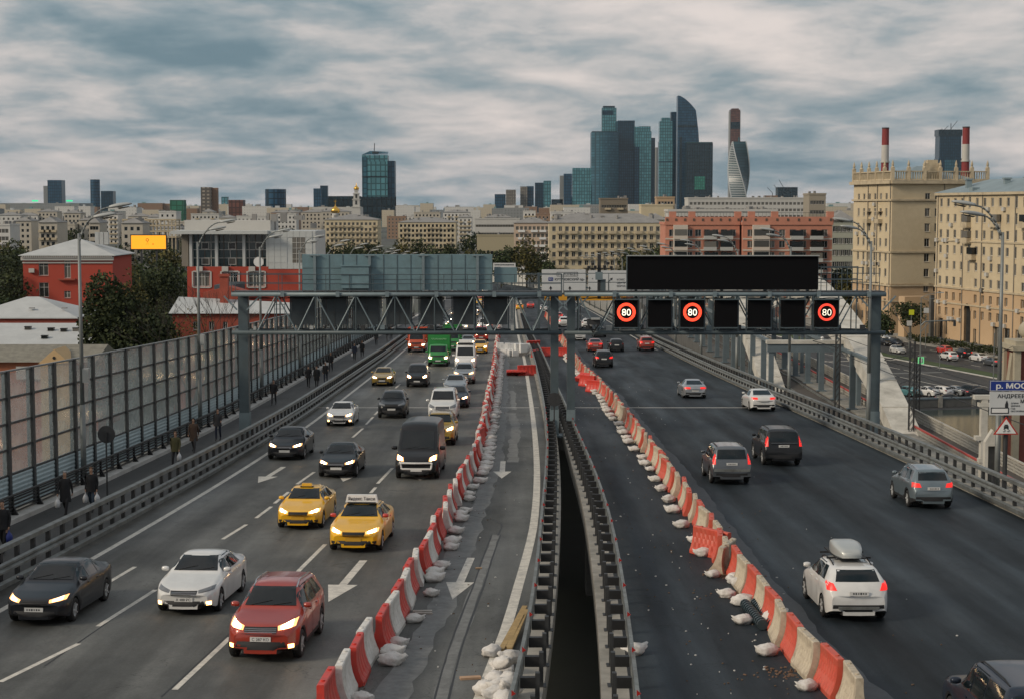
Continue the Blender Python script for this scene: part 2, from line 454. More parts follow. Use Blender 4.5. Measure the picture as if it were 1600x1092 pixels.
ribbon(lambda s: f_L0(s) - 0.11, lambda s: f_L0(s) + 0.11, S0, 460, 0.006, 3, 'edge_line', M_MARK, road_l)
ribbon(lambda s: f_edge(s) - 0.15, lambda s: f_edge(s) + 0.15, S0, 460, 0.006, 3, 'edge_line', M_MARK, road_l)
for s in range(290, 470, 12):
    for off in (10.6, 14.2): mark_quad(road_r, (off, s), (off, s + 4), 0.15)
ribbon(lambda s: f_R(s) - 0.75, lambda s: f_R(s) - 0.57, 200, 465, 0.006, 3, 'edge_line', M_MARK, road_r)
def arrow(tail_px, tip_px, wing):
    (x0, y0), (x1, y1) = road_at(*tail_px), road_at(*tip_px)
    d = Vector((x1 - x0, y1 - y0, 0)); L = d.length; d.normalize(); n = Vector((-d.y, d.x, 0))
    def P(t, u):
        p = Vector((x0, y0, 0)) + d * (t * L) + n * u; return (p.x, p.y, zroad(p.y) + 0.0065)
    w = 0.13
    MB().add([P(0, w), P(0, -w), P(0.62, -w), P(0.62, w)], [(0, 1, 2, 3)]).add([P(0.62, wing), P(0.62, -wing), P(1, 0)], [(0, 1, 2)]).build('arrow_marking', M_MARK, road_l)
arrow((568, 875), (513, 940), 0.46)
arrow((736, 871), (707, 936), 0.44)
arrow((786, 720), (784, 747), 0.44)
arrow((443, 729), (403, 754), 0.46)
arrow((556, 728), (536, 752), 0.46)
arrow((660, 735), (656, 750), 0.46)
# expansion joint of the bridge
for rd, a, b in ((road_l, f_Lrail, f_mLr), (road_r, f_mRr, f_R)):
    MB().add([rp(118.0, a(118) + 0.3, 0.008), rp(118.0, b(118) - 0.3, 0.008), rp(118.35, b(118) - 0.3, 0.008), rp(118.35, a(118) + 0.3, 0.008)], [(0, 1, 2, 3)]).build('expansion_joint', M_KERBW, rd)
# repair strips and patches on the worn asphalt
M_PATCH = mat('asphalt_patch_light', (0.165, 0.170, 0.165), 0.75, var=0.2, vscale=5, dirt=(0.07, 0.072, 0.07), dscale=1.3, damt=0.7)
M_PATCHD = mat('asphalt_patch_dark', (0.045, 0.046, 0.047), 0.7, var=0.2, vscale=4)
def strip(parent, pts, m, dz, name):
    """pts: (s, centre offset, half width)"""
    mb = MB(); rows = []; rnd = random.Random(len(pts) * 7 + int(pts[0][0]))
    ss = steps(pts[0][0], pts[-1][0], 0.9)
    fc = curve([(p[0], p[1]) for p in pts]); fw = curve([(p[0], p[2]) for p in pts])
    a = b = 0
    for s in ss:
        a = a * 0.6 + rnd.uniform(-0.12, 0.12); b = b * 0.6 + rnd.uniform(-0.12, 0.12)
        w = fw(s); rows.append([rp(s, fc(s) - w + a * min(1, w * 3), dz), rp(s, fc(s) + w + b * min(1, w * 3), dz)])
    return mb.grid(rows).build(name, m, parent)
strip(road_l, [(s, f_barL(s) + 1.05, 0.36 if s < 70 else 0.30) for s in range(34, 240, 8)], M_PATCH, 0.004, 'repair_strip')
def pxs(lst): return [(road_at(x, y)[1], road_at(x, y)[0]) for x, y in lst]
for lst, w in (([(690, 1092), (712, 1010), (730, 960), (748, 915), (762, 870), (775, 835)], 0.16),):
    q = sorted(pxs(lst)); strip(road_l, [(a, b, w) for a, b in q], M_PATCH, 0.0045, 'repair_strip')
    strip(road_l, [(a, b - w, 0.025) for a, b in q], M_BLACK, 0.0065, 'tar_seam')
    strip(road_l, [(a, b + w, 0.025) for a, b in q], M_BLACK, 0.0065, 'tar_seam')
for lst, w in (([(800, 722), (803, 690), (806, 668), (800, 645)], 0.28), ([(803, 640), (800, 610)], 0.2), ([(722, 800), (765, 796), (780, 815), (778, 836)], 0.03)):
    q = sorted(pxs(lst)); strip(road_l, [(a, b, w) for a, b in q], M_PATCH if w > 0.1 else M_BLACK, 0.0055, 'repair_strip')
for off, s0, s1, w in ((-7.3, 60, 75, 0.02), (-9.3, 41, 56, 0.02), (-5.6, 38, 50, 0.018), (-9.2, 88, 118, 0.05)):
    strip(road_l, [(s, off + cbend(s) + 0.25, w) for s in np.linspace(s0, s1, 5)], M_BLACK, 0.005, 'tar_seam')
strip(road_r, [(s, f_barR(s) + 0.95, 0.26) for s in range(34, 240, 8)], mat('asphalt_strip', (0.062, 0.070, 0.076), 0.7, var=0.2, vscale=4), 0.004, 'repair_strip')

# ------------------------------------------------------------------ rebase: move an Empty to the base of its parts
def rebase(root, loc):
    root.location = loc
    for c in root.children: c.location = Vector(c.location) - Vector(loc)

# ------------------------------------------------------------------ steel parapets at the outer edges
def w_beam(z0, h=0.31, side=1, d=0.08):
    return [(0, z0), (side * d, z0 + h * 0.12), (side * d, z0 + h * 0.30), (side * 0.01, z0 + h * 0.5), (side * d, z0 + h * 0.70), (side * d, z0 + h * 0.88), (0, z0 + h), (-side * 0.012, z0 + h), (-side * 0.012, z0)]
post_mesh = MB().box((0, 0, 0.55), (0.12, 0.20, 1.10)).box((0, 0.0, 0.02), (0.24, 0.30, 0.04)).mesh('post', M_STEEL_D)
def parapet(name, label, f, side, s0, s1, gap, group=None):
    t = thing(name, label, 'guard rail', group=group)
    sweep(MB(), f, [(-side * 0.09, 1.06), (side * 0.10, 1.06), (side * 0.10, 1.20), (-side * 0.09, 1.22)], s0, s1).build('top_rail', M_STEEL, t)
    sweep(MB(), lambda s: f(s) + side * 0.30, w_beam(0.48, 0.34, side), s0, s1).build('lower_rail', M_STEEL, t)
    sweep(MB(), lambda s: f(s) + side * 0.42, [(0, 0.14), (side * 0.14, 0.15), (side * 0.16, 0.30), (0, 0.33)], s0, s1).build('kick_rail', M_STEEL, t)
    s = s0 + 0.5; n = 0
    while s < s1 and n < 300:
        o = link('post', post_mesh, t, rp(s, f(s), 0.0)); n += 1
        MBs = sp_mesh
        link('spacer', MBs, t, rp(s, f(s) + side * 0.17, 0.62)); s += gap
    rebase(t, rp(s0, f(s0)))
    return t
sp_mesh = MB().box((0, 0, 0), (0.22, 0.12, 0.20)).mesh('spacer', M_STEEL_D)
parapet('steel_parapet', 'grey steel guard rail with dark posts between walkway and oncoming traffic', f_Lrail, 1, 30, 330, 1.5)
parapet('steel_parapet', 'grey steel guard rail with dark posts along the dark asphalt beside the railway bridge', lambda s: f_R(s) + 0.45, -1, 30, 330, 1.5)

# ------------------------------------------------------------------ median guard rails
gp_mesh = MB().box((0, 0, 0.40), (0.10, 0.16, 0.80)).mesh('post', M_STEEL_D)
gs_mesh = MB().box((0, 0, 0), (0.36, 0.16, 0.24)).mesh('spacer', M_BLACK)
plate_mesh = MB().box((0, 0, 0.01), (0.24, 0.32, 0.02)).mesh('base_plate', M_STEEL_D)
ref_mesh = MB().add([(0, 0, 0), (0.09, 0, 0.05), (0, 0, 0.13), (0, 0.04, 0), (0.09, 0.04, 0.05), (0, 0.04, 0.13)], [(0, 1, 2), (5, 4, 3), (0, 3, 4, 1), (1, 4, 5, 2)]).mesh('reflector', mat('reflector_red', (0.35, 0.02, 0.015), 0.3))
def median_rail(name, label, fr, side, s0, s1):
    """side: +1 traffic on the right of the rail, -1 on the left"""
    t = thing(name, label, 'guard rail')
    sweep(MB(), fr, w_beam(0.50, 0.33, side), s0, s1, 2.0).build('beam', M_STEEL, t)
    sweep(MB(), fr, [(0.0, 0.88), (side * 0.09, 0.88), (side * 0.09, 0.93), (0.0, 0.93)], s0, s1, 2.0).build('top_strip', M_STEEL, t)
    s = s0 + 0.4; k = 0
    while s < s1:
        ps = fr(s) - side * 0.42
        link('post', gp_mesh, t, rp(s, ps, 0.16)); link('spacer', gs_mesh, t, rp(s, fr(s) - side * 0.22, 0.74))
        link('base_plate', plate_mesh, t, rp(s, ps, 0.16))
        if k % 2 == 0 and s < 110: link('reflector', ref_mesh, t, rp(s, fr(s) + side * 0.02, 0.94))
        s += 2.0; k += 1
    rebase(t, rp(s0, fr(s0)))
median_rail('median_guard_rail', 'steel crash barrier with black spacers edging the closed lane of worn asphalt', f_mLr, -1, 30, 330)
median_rail('median_guard_rail', 'steel crash barrier with black spacers and red reflectors edging the dark new asphalt', f_mRr, 1, 30, 330)

# ------------------------------------------------------------------ railing and noise wall on the left
f_rail = lambda s: f_curb(s) - 0.42
f_wall = lambda s: f_curb(s) - 1.45
t = thing('walkway_railing', 'low black railing of horizontal bars between walkway and glass noise wall', 'railing')
for z in (0.38, 0.52, 0.66, 0.80, 0.92):
    sweep(MB(), f_rail, [(-0.025, z), (0.025, z), (0.025, z + 0.05), (-0.025, z + 0.05)], 40, 330).build('bar', M_BLACK, t)
sweep(MB(), f_rail, [(-0.07, 1.02), (0.07, 1.02), (0.07, 1.08), (-0.07, 1.08)], 40, 330).build('handrail', M_BLACK, t)
rpost = MB().box((0, 0, 0.53), (0.09, 0.12, 1.06)).add([(-0.1, -0.06, 0), (0.35, -0.06, 0), (0.02, -0.06, 0.7), (-0.1, 0.06, 0), (0.35, 0.06, 0), (0.02, 0.06, 0.7)], [(0, 1, 2), (5, 4, 3), (1, 4, 5, 2), (0, 3, 4, 1), (0, 2, 5, 3)]).mesh('post', M_BLACK)
s = 40.5
while s < 330:
    link('post', rpost, t, rp(s, f_rail(s), 0.0)); s += 3.0
rebase(t, rp(40, f_rail(40)))

M_PANE = mat('noise_wall_glass', (0.60, 0.67, 0.66), 0.12, spec=0.6, var=0.3, vscale=0.7)
M_PANE.node_tree.nodes['Principled BSDF'].inputs['Alpha'].default_value = 0.43
M_SOLID = mat('noise_wall_panel', (0.42, 0.52, 0.54), 0.6, var=0.12, vscale=1.5, dirt=(0.16, 0.19, 0.19), dscale=1.0, damt=0.5)
M_WPOST = mat('noise_wall_post', (0.062, 0.066, 0.068), 0.55, 0.2, var=0.2, vscale=2)
wall = thing('noise_wall', 'tall dusty glass noise wall with dark posts along the left walkway', 'noise barrier')
ROWS = [(1.55, 2.52), (2.58, 3.55), (3.61, 4.58), (4.64, 5.60)]
pane_me = MB().box((0, 0, 0), (2.80, 0.03, 0.97)).mesh('pane', M_PANE)
mb = MB()
for i in range(8):
    z = -0.72 + i * 0.18
    mb.add([(-1.4, 0.04, z), (1.4, 0.04, z), (1.4, 0.04, z + 0.18), (-1.4, 0.04, z + 0.18), (-1.4, -0.04, z + 0.02), (1.4, -0.04, z + 0.02), (1.4, -0.06, z + 0.10), (-1.4, -0.06, z + 0.10), (1.4, -0.04, z + 0.17), (-1.4, -0.04, z + 0.17)],
           [(0, 1, 2, 3), (4, 7, 6, 5), (7, 9, 8, 6)])
mb.box((0, 0, 0), (2.80, 0.05, 1.44))
solid_me = mb.mesh('lower_panel', M_SOLID)
wp_me = MB().box((0, 0, 2.85), (0.20, 0.22, 5.70)).box((0, -0.13, 2.85), (0.26, 0.02, 5.70)).box((0, 0.13, 2.85), (0.26, 0.02, 5.70)).mesh('post', M_WPOST)
rail_me = MB().box((0, 0, 0), (2.84, 0.10, 0.09)).mesh('rail', M_WPOST)
cap_me = MB().box((0, 0, 0), (3.0, 0.14, 0.07)).mesh('top_rail', mat('noise_wall_cap', (0.20, 0.215, 0.215), 0.5, 0.2))
npane = 0
s = 40.0
while s < 262:
    a, b = rp(s, f_wall(s), 0.0), rp(s + 3.0, f_wall(s + 3.0), 0.0)
    o = link('post', wp_me, wall, a); o.rotation_euler = (0, 0, math.atan2((b - a).y, (b - a).x))
    mid = (a + b) / 2; d = (b - a); yaw = math.atan2(d.y, d.x); pit = -math.atan2(d.z, d.xy.length)
    def put(me, z, nm):
        q = link(nm, me, wall, mid + Vector((0, 0, z))); q.rotation_euler = (0, pit, yaw); return q
    put(solid_me, 0.79, 'lower_panel')
    for z0, z1 in ROWS:
        if npane < 300: put(pane_me, (z0 + z1) / 2, 'pane'); npane += 1
        put(rail_me, z0 - 0.03, 'rail')
    put(cap_me, 5.68, 'top_rail')
    s += 3.0
rebase(wall, rp(40, f_wall(40)))

# ------------------------------------------------------------------ water-filled barriers and sandbags
def barrier_mesh(name, m, ribs, depth, slant):
    prof = [(0.27, 0.0), (0.27, 0.10), (0.205, 0.22), (0.145, 0.38), (0.105, 0.55), (0.09, 0.72), (0.095, 0.90), (0.075, 0.93)]
    L = 1.72; nx = 25; rows = []
    for i in range(nx):
        x = -L / 2 + L * i / (nx - 1); e = min(1.0, min(i, nx - 1 - i) / 2.0)
        row = []
        for sgn in (1, -1):
            seq = prof if sgn == 1 else prof[::-1]
            for w, z in seq:
                k = 1.0
                if 0.15 < z < 0.85 and e > 0.9:
                    ph = (x / L + slant * z) * ribs
                    k = 1 - depth * (0.5 - 0.5 * math.cos(2 * math.pi * ph)) ** 3
                row.append((x, sgn * w * k * (0.90 + 0.10 * e), z))
        rows.append(row)
    mb = MB().grid(rows, 0, True); n = len(rows[0])
    mb.f.append(tuple(range(n - 1, -1, -1))); mb.f.append(tuple((nx - 1) * n + i for i in range(n))); mb.m += [0, 0]
    for x in (-0.5, 0.5): mb.lathe([(0.0, 0.0), (0.05, 0.0), (0.05, 0.035), (0.0, 0.04)], (x, 0, 0.925), 8)
    return fix_normals(mb.mesh(name, m, False))
M_BRED = mat('barrier_red', (0.60, 0.045, 0.030), 0.45, var=0.12, vscale=2, dirt=(0.25, 0.055, 0.045), dscale=2.2, damt=0.75)
M_BWHT = mat('barrier_white', (0.70, 0.68, 0.64), 0.5, var=0.08, vscale=2, dirt=(0.33, 0.30, 0.25), dscale=2.2, damt=0.8)
M_BBEI = mat('barrier_beige', (0.52, 0.45, 0.34), 0.55, var=0.12, vscale=2, dirt=(0.22, 0.17, 0.12), dscale=2.4, damt=0.85)
M_BRED2 = mat('barrier_faded_red', (0.56, 0.085, 0.050), 0.5, var=0.16, vscale=2, dirt=(0.36, 0.16, 0.11), dscale=1.5, damt=0.5)
BM = {'r': barrier_mesh('red_barrier', M_BRED, 5, 0.20, 0.0), 'w': barrier_mesh('white_barrier', M_BWHT, 5, 0.10, 0.0),
      'R': barrier_mesh('faded_red_barrier', M_BRED2, 8, 0.42, 0.25), 'B': barrier_mesh('beige_barrier', M_BBEI, 8, 0.48, 0.25)}
BL = {'r': ('red_barrier', 'red plastic water-filled barrier in the chain beside the oncoming traffic', 'red barriers beside the oncoming lanes'),
      'w': ('white_barrier', 'white plastic water-filled barrier in the chain beside the oncoming traffic', 'white barriers beside the oncoming lanes'),
      'R': ('faded_red_barrier', 'faded red ribbed plastic barrier in the chain on the dark new asphalt', 'red barriers on the new asphalt'),
      'B': ('beige_barrier', 'dirty beige ribbed plastic barrier in the chain on the dark new asphalt', 'beige barriers on the new asphalt')}
def put_barrier(k, p, yaw, pitch=0.0, roll=0.0, label=None, group=None):
    nm, lb, gr = BL[k]
    o = link(nm, BM[k], None, p); o.rotation_euler = (roll, pitch, yaw)
    tag(o, label or lb, 'barrier', group or (gr if label is None else None)); return o
rnd = random.Random(5)
s = 36.2; k = 0
while s < 300:
    d = tangent(s, f_barL); p = rp(s, f_barL(s) + rnd.uniform(-0.09, 0.09), 0.0)
    put_barrier('rw'[k % 2], p, math.atan2(d.y, d.x) + rnd.uniform(-0.05, 0.05) + (0.03 if s < 90 else rnd.uniform(-.12, .12)), -math.asin(d.z))
    k += 1; s += 1.78
s = 36.8; k = 0
while s < 340:
    d = tangent(s, f_barR); p = rp(s, f_barR(s) + rnd.uniform(-0.10, 0.10), 0.0)
    put_barrier('BR'[k % 2], p, math.atan2(d.y, d.x) + rnd.uniform(-0.10, 0.10), -math.asin(d.z))
    k += 1; s += 1.78
# loose ones: knocked out of line, stacked or lying in the closed lane
for kx, px, py, yaw, roll, dz, lb in (
    ('R', 1112, 868, 2.2, 0, 0, 'faded red barrier knocked out of its line beside a fallen beige one'),
    ('B', 1128, 890, 1.2, 0.2, 0, 'beige barrier leaning out of its line among loose sandbags'),
    ('r', 918, 603, 2.3, 0.0, 0, 'bright red barrier lying loose beside the chain on new asphalt'),
    ('r', 908, 596, 2.2, 0.9, 0.1, 'bright red barrier tipped over against the chain on new asphalt'),
    ('r', 930, 612, 2.35, 0, 0, 'bright red barrier standing askew next to a tipped one'),
    ('r', 890, 565, 1.9, 1.2, 0.15, 'bright red barrier tipped on its side near the gantry column'),
    ('r', 856, 556, 0.1, 0, 0, 'red barrier set across the closed dark lane'),
    ('r', 876, 556, 0.0, 0, 0, 'red barrier set across the closed dark lane next to the gantry column'),
    ('r', 806, 586, 0.05, 1.35, 0.25, 'red barrier lying flat across the closed worn lane'),
    ('r', 823, 586, 0.3, 0, 0, 'red barrier standing at the median rail of the closed worn lane'),
    ('r', 836, 560, 1.2, 0, 0, 'red barrier jammed in the median gap'),
    ('r', 832, 548, 0.5, 0.3, 0.3, 'red barrier piled on the median beside the white heap')):
    x, y = road_at(px, py); put_barrier(kx, Vector((x, y, zroad(y) + dz)), yaw, 0, roll, lb)

def sandbag_mesh(seed):
    r_ = random.Random(seed); bm = bmesh.new()
    bmesh.ops.create_icosphere(bm, subdivisions=3, radius=1.0)
    ph = [r_.uniform(0, 6.28) for _ in range(9)]
    for v in bm.verts:
        x, y, z = v.co
        k = 1 + 0.10 * math.sin(4 * x + ph[0]) * math.sin(5 * y + ph[1]) + 0.07 * math.sin(9 * z + ph[2] + 3 * x) + 0.05 * math.sin(11 * y + 7 * x + ph[3])
        x *= k * 0.27; y *= k * 0.20; z *= k * 0.16
        if x > 0.17:                                   # gathered, tied end
            q = min(1, (x - 0.17) / 0.10); y *= 1 - 0.60 * q; z = z * (1 - 0.4 * q) + 0.06 * q; x += 0.05 * q * q
        if x > 0.285: y *= 1.9; z = z * 1.5
        z = max(z, -0.11)
        v.co = (x, y, z + 0.11)
    me = bpy.data.meshes.new('sandbag'); bm.to_mesh(me); bm.free()
    me.materials.append(mat('sandbag_fabric', (0.66, 0.64, 0.61), 0.8, var=0.10, vscale=6, bump=1.0, bscale=14, dirt=(0.33, 0.30, 0.25), dscale=4, damt=0.7))
    me.polygons.foreach_set('use_smooth', [True] * len(me.polygons)); return me
SB = [sandbag_mesh(i) for i in range(5)]
def bag(p, yaw, sc=1.0, label=None, group=None, rx=0.0, ry=0.0):
    o = link('sandbag', rnd.choice(SB), None, p); o.rotation_euler = (rx, ry, yaw); o.scale = (sc,) * 3
    return tag(o, label, 'sandbag', group)
s = 37.4
while s < 190:
    for q in range(2 if rnd.random() < 0.35 else 1):
        bag(rp(s + q * 0.35, f_barL(s) + 0.50 + rnd.uniform(0, 0.16), q * 0.14), rnd.uniform(-0.7, 0.4), rnd.uniform(0.9, 1.2),
            'white sandbag at the foot of the red and white barriers beside oncoming traffic', 'sandbags weighting the red and white barriers')
    s += rnd.uniform(2.0, 3.8) if s < 100 else rnd.uniform(1.4, 2.2)
s = 38.6
while s < 190:
    bag(rp(s, f_barR(s) - 0.52 - rnd.uniform(0, 0.22), 0.0), math.pi + rnd.uniform(-0.6, 0.6), rnd.uniform(0.9, 1.25),
        'white sandbag at the foot of the beige and red barriers on new asphalt', 'sandbags weighting the beige and red barriers')
    s += rnd.uniform(2.2, 4.0)
# heap of sandbags at the median rail, with old planks
for i, (px, py, dz) in enumerate(((768, 1024, 0), (785, 1050, 0), (775, 1068, 0), (797, 1040, 0.1), (760, 1085, 0), (782, 1088, 0.15), (795, 1075, 0.1), (788, 1062, 0.3), (776, 1100, 0.1), (796, 1100, 0.3), (790, 1115, 0.2))):
    x, y = road_at(px, py); bag(Vector((x, y, zroad(y) + dz)), rnd.uniform(0, 6.28), rnd.uniform(1.05, 1.35),
        'white sandbag in the heap against the median rail near the old planks', 'heap of sandbags against the median rail', rnd.uniform(-.3, .3), rnd.uniform(-.3, .3))
x, y = road_at(990, 1022); bag(Vector((x, y, zroad(y))), 0.3, 1.2, 'lone white sandbag on dark asphalt at the foot of the median rail')
for px, py, yw, lb in ((1150, 910, 0.4, 'white sandbag beside the red barrier knocked out of line'), (1158, 916, 2.6, 'second white sandbag beside the knocked-out barrier'), (1160, 945, 0.1, 'slack white sandbag lying beside the dark coiled hose'), (1210, 975, 0.8, 'big white sandbag slumped against a beige barrier')):
    x, y = road_at(px, py); bag(Vector((x, y, zroad(y))), yw, 1.6 if 'big' in lb else 1.25, lb)
M_PLANK = mat('old_timber', (0.36, 0.25, 0.11), 0.8, var=0.25, vscale=4)
for a, b, lb in (((783, 1022), (820, 962), 'long weathered plank leaning along the median rail'), ((790, 1018), (815, 975), 'yellowish plank lying next to the long weathered one'), ((796, 1020), (822, 968), 'plank on the median side of the timber pile')):
    (x0, y0), (x1, y1) = road_at(*a), road_at(*b)
    o = MB().bar((x0, y0, zroad(y0) + 0.12), (x1, y1, zroad(y1) + 0.28), 0.14, 0.05).build('plank', M_PLANK); tag(o, lb, 'plank')
x, y = road_at(735, 1060)
tag(MB().box((x, y, zroad(y) + 0.03), (0.5, 0.18, 0.05), 0.2).build('board', mat('board_wood', (0.42, 0.27, 0.17), 0.8, var=0.2)), 'short flat board on the asphalt beside the sandbag heap', 'board')
x, y = road_at(660, 956)
tag(MB().box((x, y, zroad(y) + 0.03), (0.55, 0.16, 0.05), 0.1).box((x + 0.05, y - 0.25, zroad(y) + 0.03), (0.5, 0.1, 0.05), -0.1).build('board', mat('board_grey', (0.38, 0.36, 0.32), 0.8, var=0.2)), 'grey broken board at the foot of a white barrier', 'board')
x, y = road_at(748, 888)
tag(MB().box((x, y, zroad(y) + 0.025), (0.2, 0.1, 0.04), 0.2).build('brick_piece', mat('brick_piece', (0.35, 0.24, 0.15), 0.9)), 'small brown brick piece in the closed worn lane', 'brick')
# dark corrugated hose behind the barriers
x0, y0 = road_at(1163, 950); x1, y1 = road_at(1192, 985); mb = MB(); n = 26
for j in range(2):
    for i in range(n):
        t_ = i / n; p = Vector((x0 + (x1 - x0) * t_ + j * 0.30, y0 + (y1 - y0) * t_ + j * 0.1, 0)); p.z = zroad(p.y) + 0.16
        q = p + Vector((x1 - x0, y1 - y0, 0)) * (0.6 / n); mb.tube(p, q, 0.15 if i % 2 else 0.12, n=10)
mb.bar((x0 + 0.4, y0, zroad(y0) + 0.36), (x1 + 0.35, y1, zroad(y1) + 0.36), 0.07)
tag(mb.build('corrugated_hose', mat('hose_grey', (0.035, 0.055, 0.065), 0.4)), 'dark ribbed hose section lying at the beige barriers', 'hose')
# white heap of foam blocks in the closed lane far on
x, y = road_at(802, 556); mb = MB()
heap = thing('foam_heap', 'heap of torn white foam slabs across the closed lane', 'heap', (x, y, zroad(y)))
for i in range(16):
    w = rnd.uniform(0.5, 0.9)
    MB().box((-1.5 + (i % 8) * 0.42 + rnd.uniform(-.1, .1), rnd.uniform(-0.4, 0.6), 0.35 + 0.55 * (i // 8) + rnd.uniform(-.1, .1)), (w, 0.5, rnd.uniform(0.6, 1.0)), rnd.uniform(-.5, .5)).build('slab', M_WHITE, heap)

# litter and grit along the barriers
mb = MB(); rl = random.Random(8)
for i in range(420):
    s_ = 36 + 110 * rl.random() ** 1.8; q_ = rl.random()
    off = f_barR(s_) - rl.uniform(.3, 3.2) if q_ < .55 else (f_barL(s_) + rl.uniform(.3, 3.0) if q_ < .8 else f_barR(s_) + rl.uniform(.4, 5))
    w_ = rl.uniform(.012, .05); mb.box(rp(s_, off, .012), (w_, w_ * rl.uniform(.6, 1.6), .025), rl.uniform(0, 3), mi=int(rl.random() < .6))
o = mb.build('road_litter', [mat('litter_white', (.5, .5, .48), .8), mat('litter_brown', (.12, .08, .05), .9)]); o['kind'] = 'stuff'; o['label'] = 'scattered grit and litter along the barriers'
mb = MB()
for px, py in ((1135, 897), (1150, 927), (1140, 900), (1230, 1052)):
    x, y = road_at(px, py)
    for i in range(60): mb.box((x + rl.gauss(0, .35), y + rl.gauss(0, .3), zroad(y) + .012), (rl.uniform(.02, .09), rl.uniform(.02, .07), .03), rl.uniform(0, 3))
o = mb.build('spilled_sand', mat('spilled_sand', (.17, .10, .065), .95)); o['kind'] = 'stuff'; o['label'] = 'brown sand spilled beside the burst sandbags'
# ------------------------------------------------------------------ street lamps
M_LAMP = mat('lamp_pole_grey', (0.20, 0.215, 0.21), 0.5, 0.3, var=0.15, vscale=1.0)
M_LAMPH = mat('lamp_head_grey', (0.36, 0.375, 0.365), 0.45, 0.1)
M_LAMPG = mat('lamp_glass', (0.22, 0.20, 0.15), 0.2)
def lamp_meshes(H, reach, rise):
    pole = MB().tube((0, 0, 0), (0, 0, H * 0.32), 0.13, 0.12, 10).tube((0, 0, H * 0.32), (0, 0, H), 0.10, 0.065, 10).lathe([(0.0, 0.0), (0.22, 0.0), (0.22, 0.06), (0.0, 0.06)], (0, 0, 0), 10)
    arms = []; heads = []; gl = []
    for k, (dy, dr, dh) in enumerate(((0.16, 0.0, 0.0), (-0.16, -0.55, -0.55))):
        pts = []
        for i in range(9):
            t = i / 8.0; pts.append((0.0 + (reach + dr - 0.6) * t, dy * t * 2, H - 0.2 + dh * 0.4 + (rise + dh * 0.4) * (1 - (1 - t) ** 2.1)))
        arms.append(MB().path(pts, 0.04, 6))
        ex, ey, ez = pts[-1]
        rows = []
        for i in range(9):
            t = i / 8.0; w = 0.19 * math.sin(math.pi * (0.12 + 0.80 * t)) ** 0.5; h = 0.13 * math.sin(math.pi * (0.15 + 0.8 * t)) ** 0.6
            c = (ex - 0.05 + 1.0 * t, ey, ez + 0.16 * t)
            rows.append([(c[0], c[1] + w * math.cos(a), c[2] + h * (math.sin(a) if math.sin(a) > 0 else 0.45 * math.sin(a))) for a in [2 * math.pi * j / 10 for j in range(10)]])
        m = MB().grid(rows, 0, True); m.f.append(tuple(range(9, -1, -1))); m.f.append(tuple(80 + i for i in range(10))); m.m += [0, 0]
        heads.append(m)
        gl.append(MB().add([(ex + 0.32, ey - 0.13, ez - 0.02), (ex + 0.85, ey - 0.11, ez + 0.06), (ex + 0.85, ey + 0.11, ez + 0.06), (ex + 0.32, ey + 0.13, ez - 0.02), (ex + 0.4, ey, ez - 0.08), (ex + 0.78, ey, ez - 0.0)], [(0, 4, 5, 1), (3, 2, 5, 4), (0, 3, 4), (1, 5, 2)]))
    return (pole.mesh('pole', M_LAMP, True), [a.mesh('arm', M_LAMP, True) for a in arms], [fix_normals(h.mesh('lamp_head', M_LAMPH, True)) for h in heads], [g_.mesh('lens', M_LAMPG) for g_ in gl])
LM = lamp_meshes(11.2, 1.95, 1.35)
def street_lamp(p, rz, label, group):
    t = thing('street_lamp', label, 'street lamp', p, rz, group)
    link('pole', LM[0], t)
    for a, h, g_ in zip(LM[1], LM[2], LM[3]):
        link('arm', a, t); hh = link('lamp_head', h, t); link('lens', g_, hh)
    return t
boxm = MB().box((0, 0, 0), (0.26, 0.3, 0.62)).mesh('control_box', M_LAMPH)
LL = ('grey double-armed street lamp rising behind the glass noise wall', 'street lamps along the left walkway')
for s in [75.5 + 25.2 * k for k in range(15)]:
    tt = street_lamp(rp(s, f_wall(s) + (0.55 if s < 262 else -0.4), 0.1), 0.0, *LL)
    if s < 110: link('control_box', boxm, tt, (0.22, -0.12, 4.9 if s < 80 else 5.4))
LR = ('grey double-armed street lamp behind the right guard rail', 'street lamps along the right guard rail')
for s in [73.0 + 25.0 * k for k in range(15)]:
    street_lamp(rp(s, f_R(s) + 1.2, 0.1), math.pi, *LR)
# ------------------------------------------------------------------ lettering
def text_mesh(body, h, m, bold=0.0, extrude=0.004, align='LEFT', width=None):
    cu = bpy.data.curves.new('lettering', 'FONT'); cu.body = body; cu.size = h * 1.38; cu.extrude = extrude
    cu.offset = bold; cu.align_x = align; cu.align_y = 'BOTTOM_BASELINE'; cu.resolution_u = 3
    o = bpy.data.objects.new('lettering', cu); COL.objects.link(o)
    dg = bpy.context.evaluated_depsgraph_get(); me = bpy.data.meshes.new_from_object(o.evaluated_get(dg))
    bpy.data.objects.remove(o); bpy.data.curves.remove(cu)
    me.materials.clear(); me.materials.append(m)
    co = np.empty(len(me.vertices) * 3, dtype=np.float32); me.vertices.foreach_get('co', co); co = co.reshape(-1, 3)
    if width and len(co):
        w = co[:, 0].max() - co[:, 0].min(); co[:, 0] *= width / w
    me.vertices.foreach_set('co', np.ascontiguousarray(co).ravel()); me.update()
    return me
def lettering(body, h, m, loc, parent, rz=0.0, **kw):
    o = link('lettering', text_mesh(body, h, m, **kw), parent, loc); o.rotation_euler = (R(90), 0, rz); return o
def annulus(mb, c, r0, r1, n=40, t=0.02):
    """flat ring facing -Y with a little thickness"""
    rows = []
    for i in range(n + 1):
        a = 2 * math.pi * i / n; ca, sa = math.cos(a), math.sin(a)
        rows.append([(c[0] + r * ca, c[1] + y, c[2] + r * sa) for r, y in ((r0, 0), (r0, -t), (r1, -t), (r1, 0))])
    return mb.grid(rows)
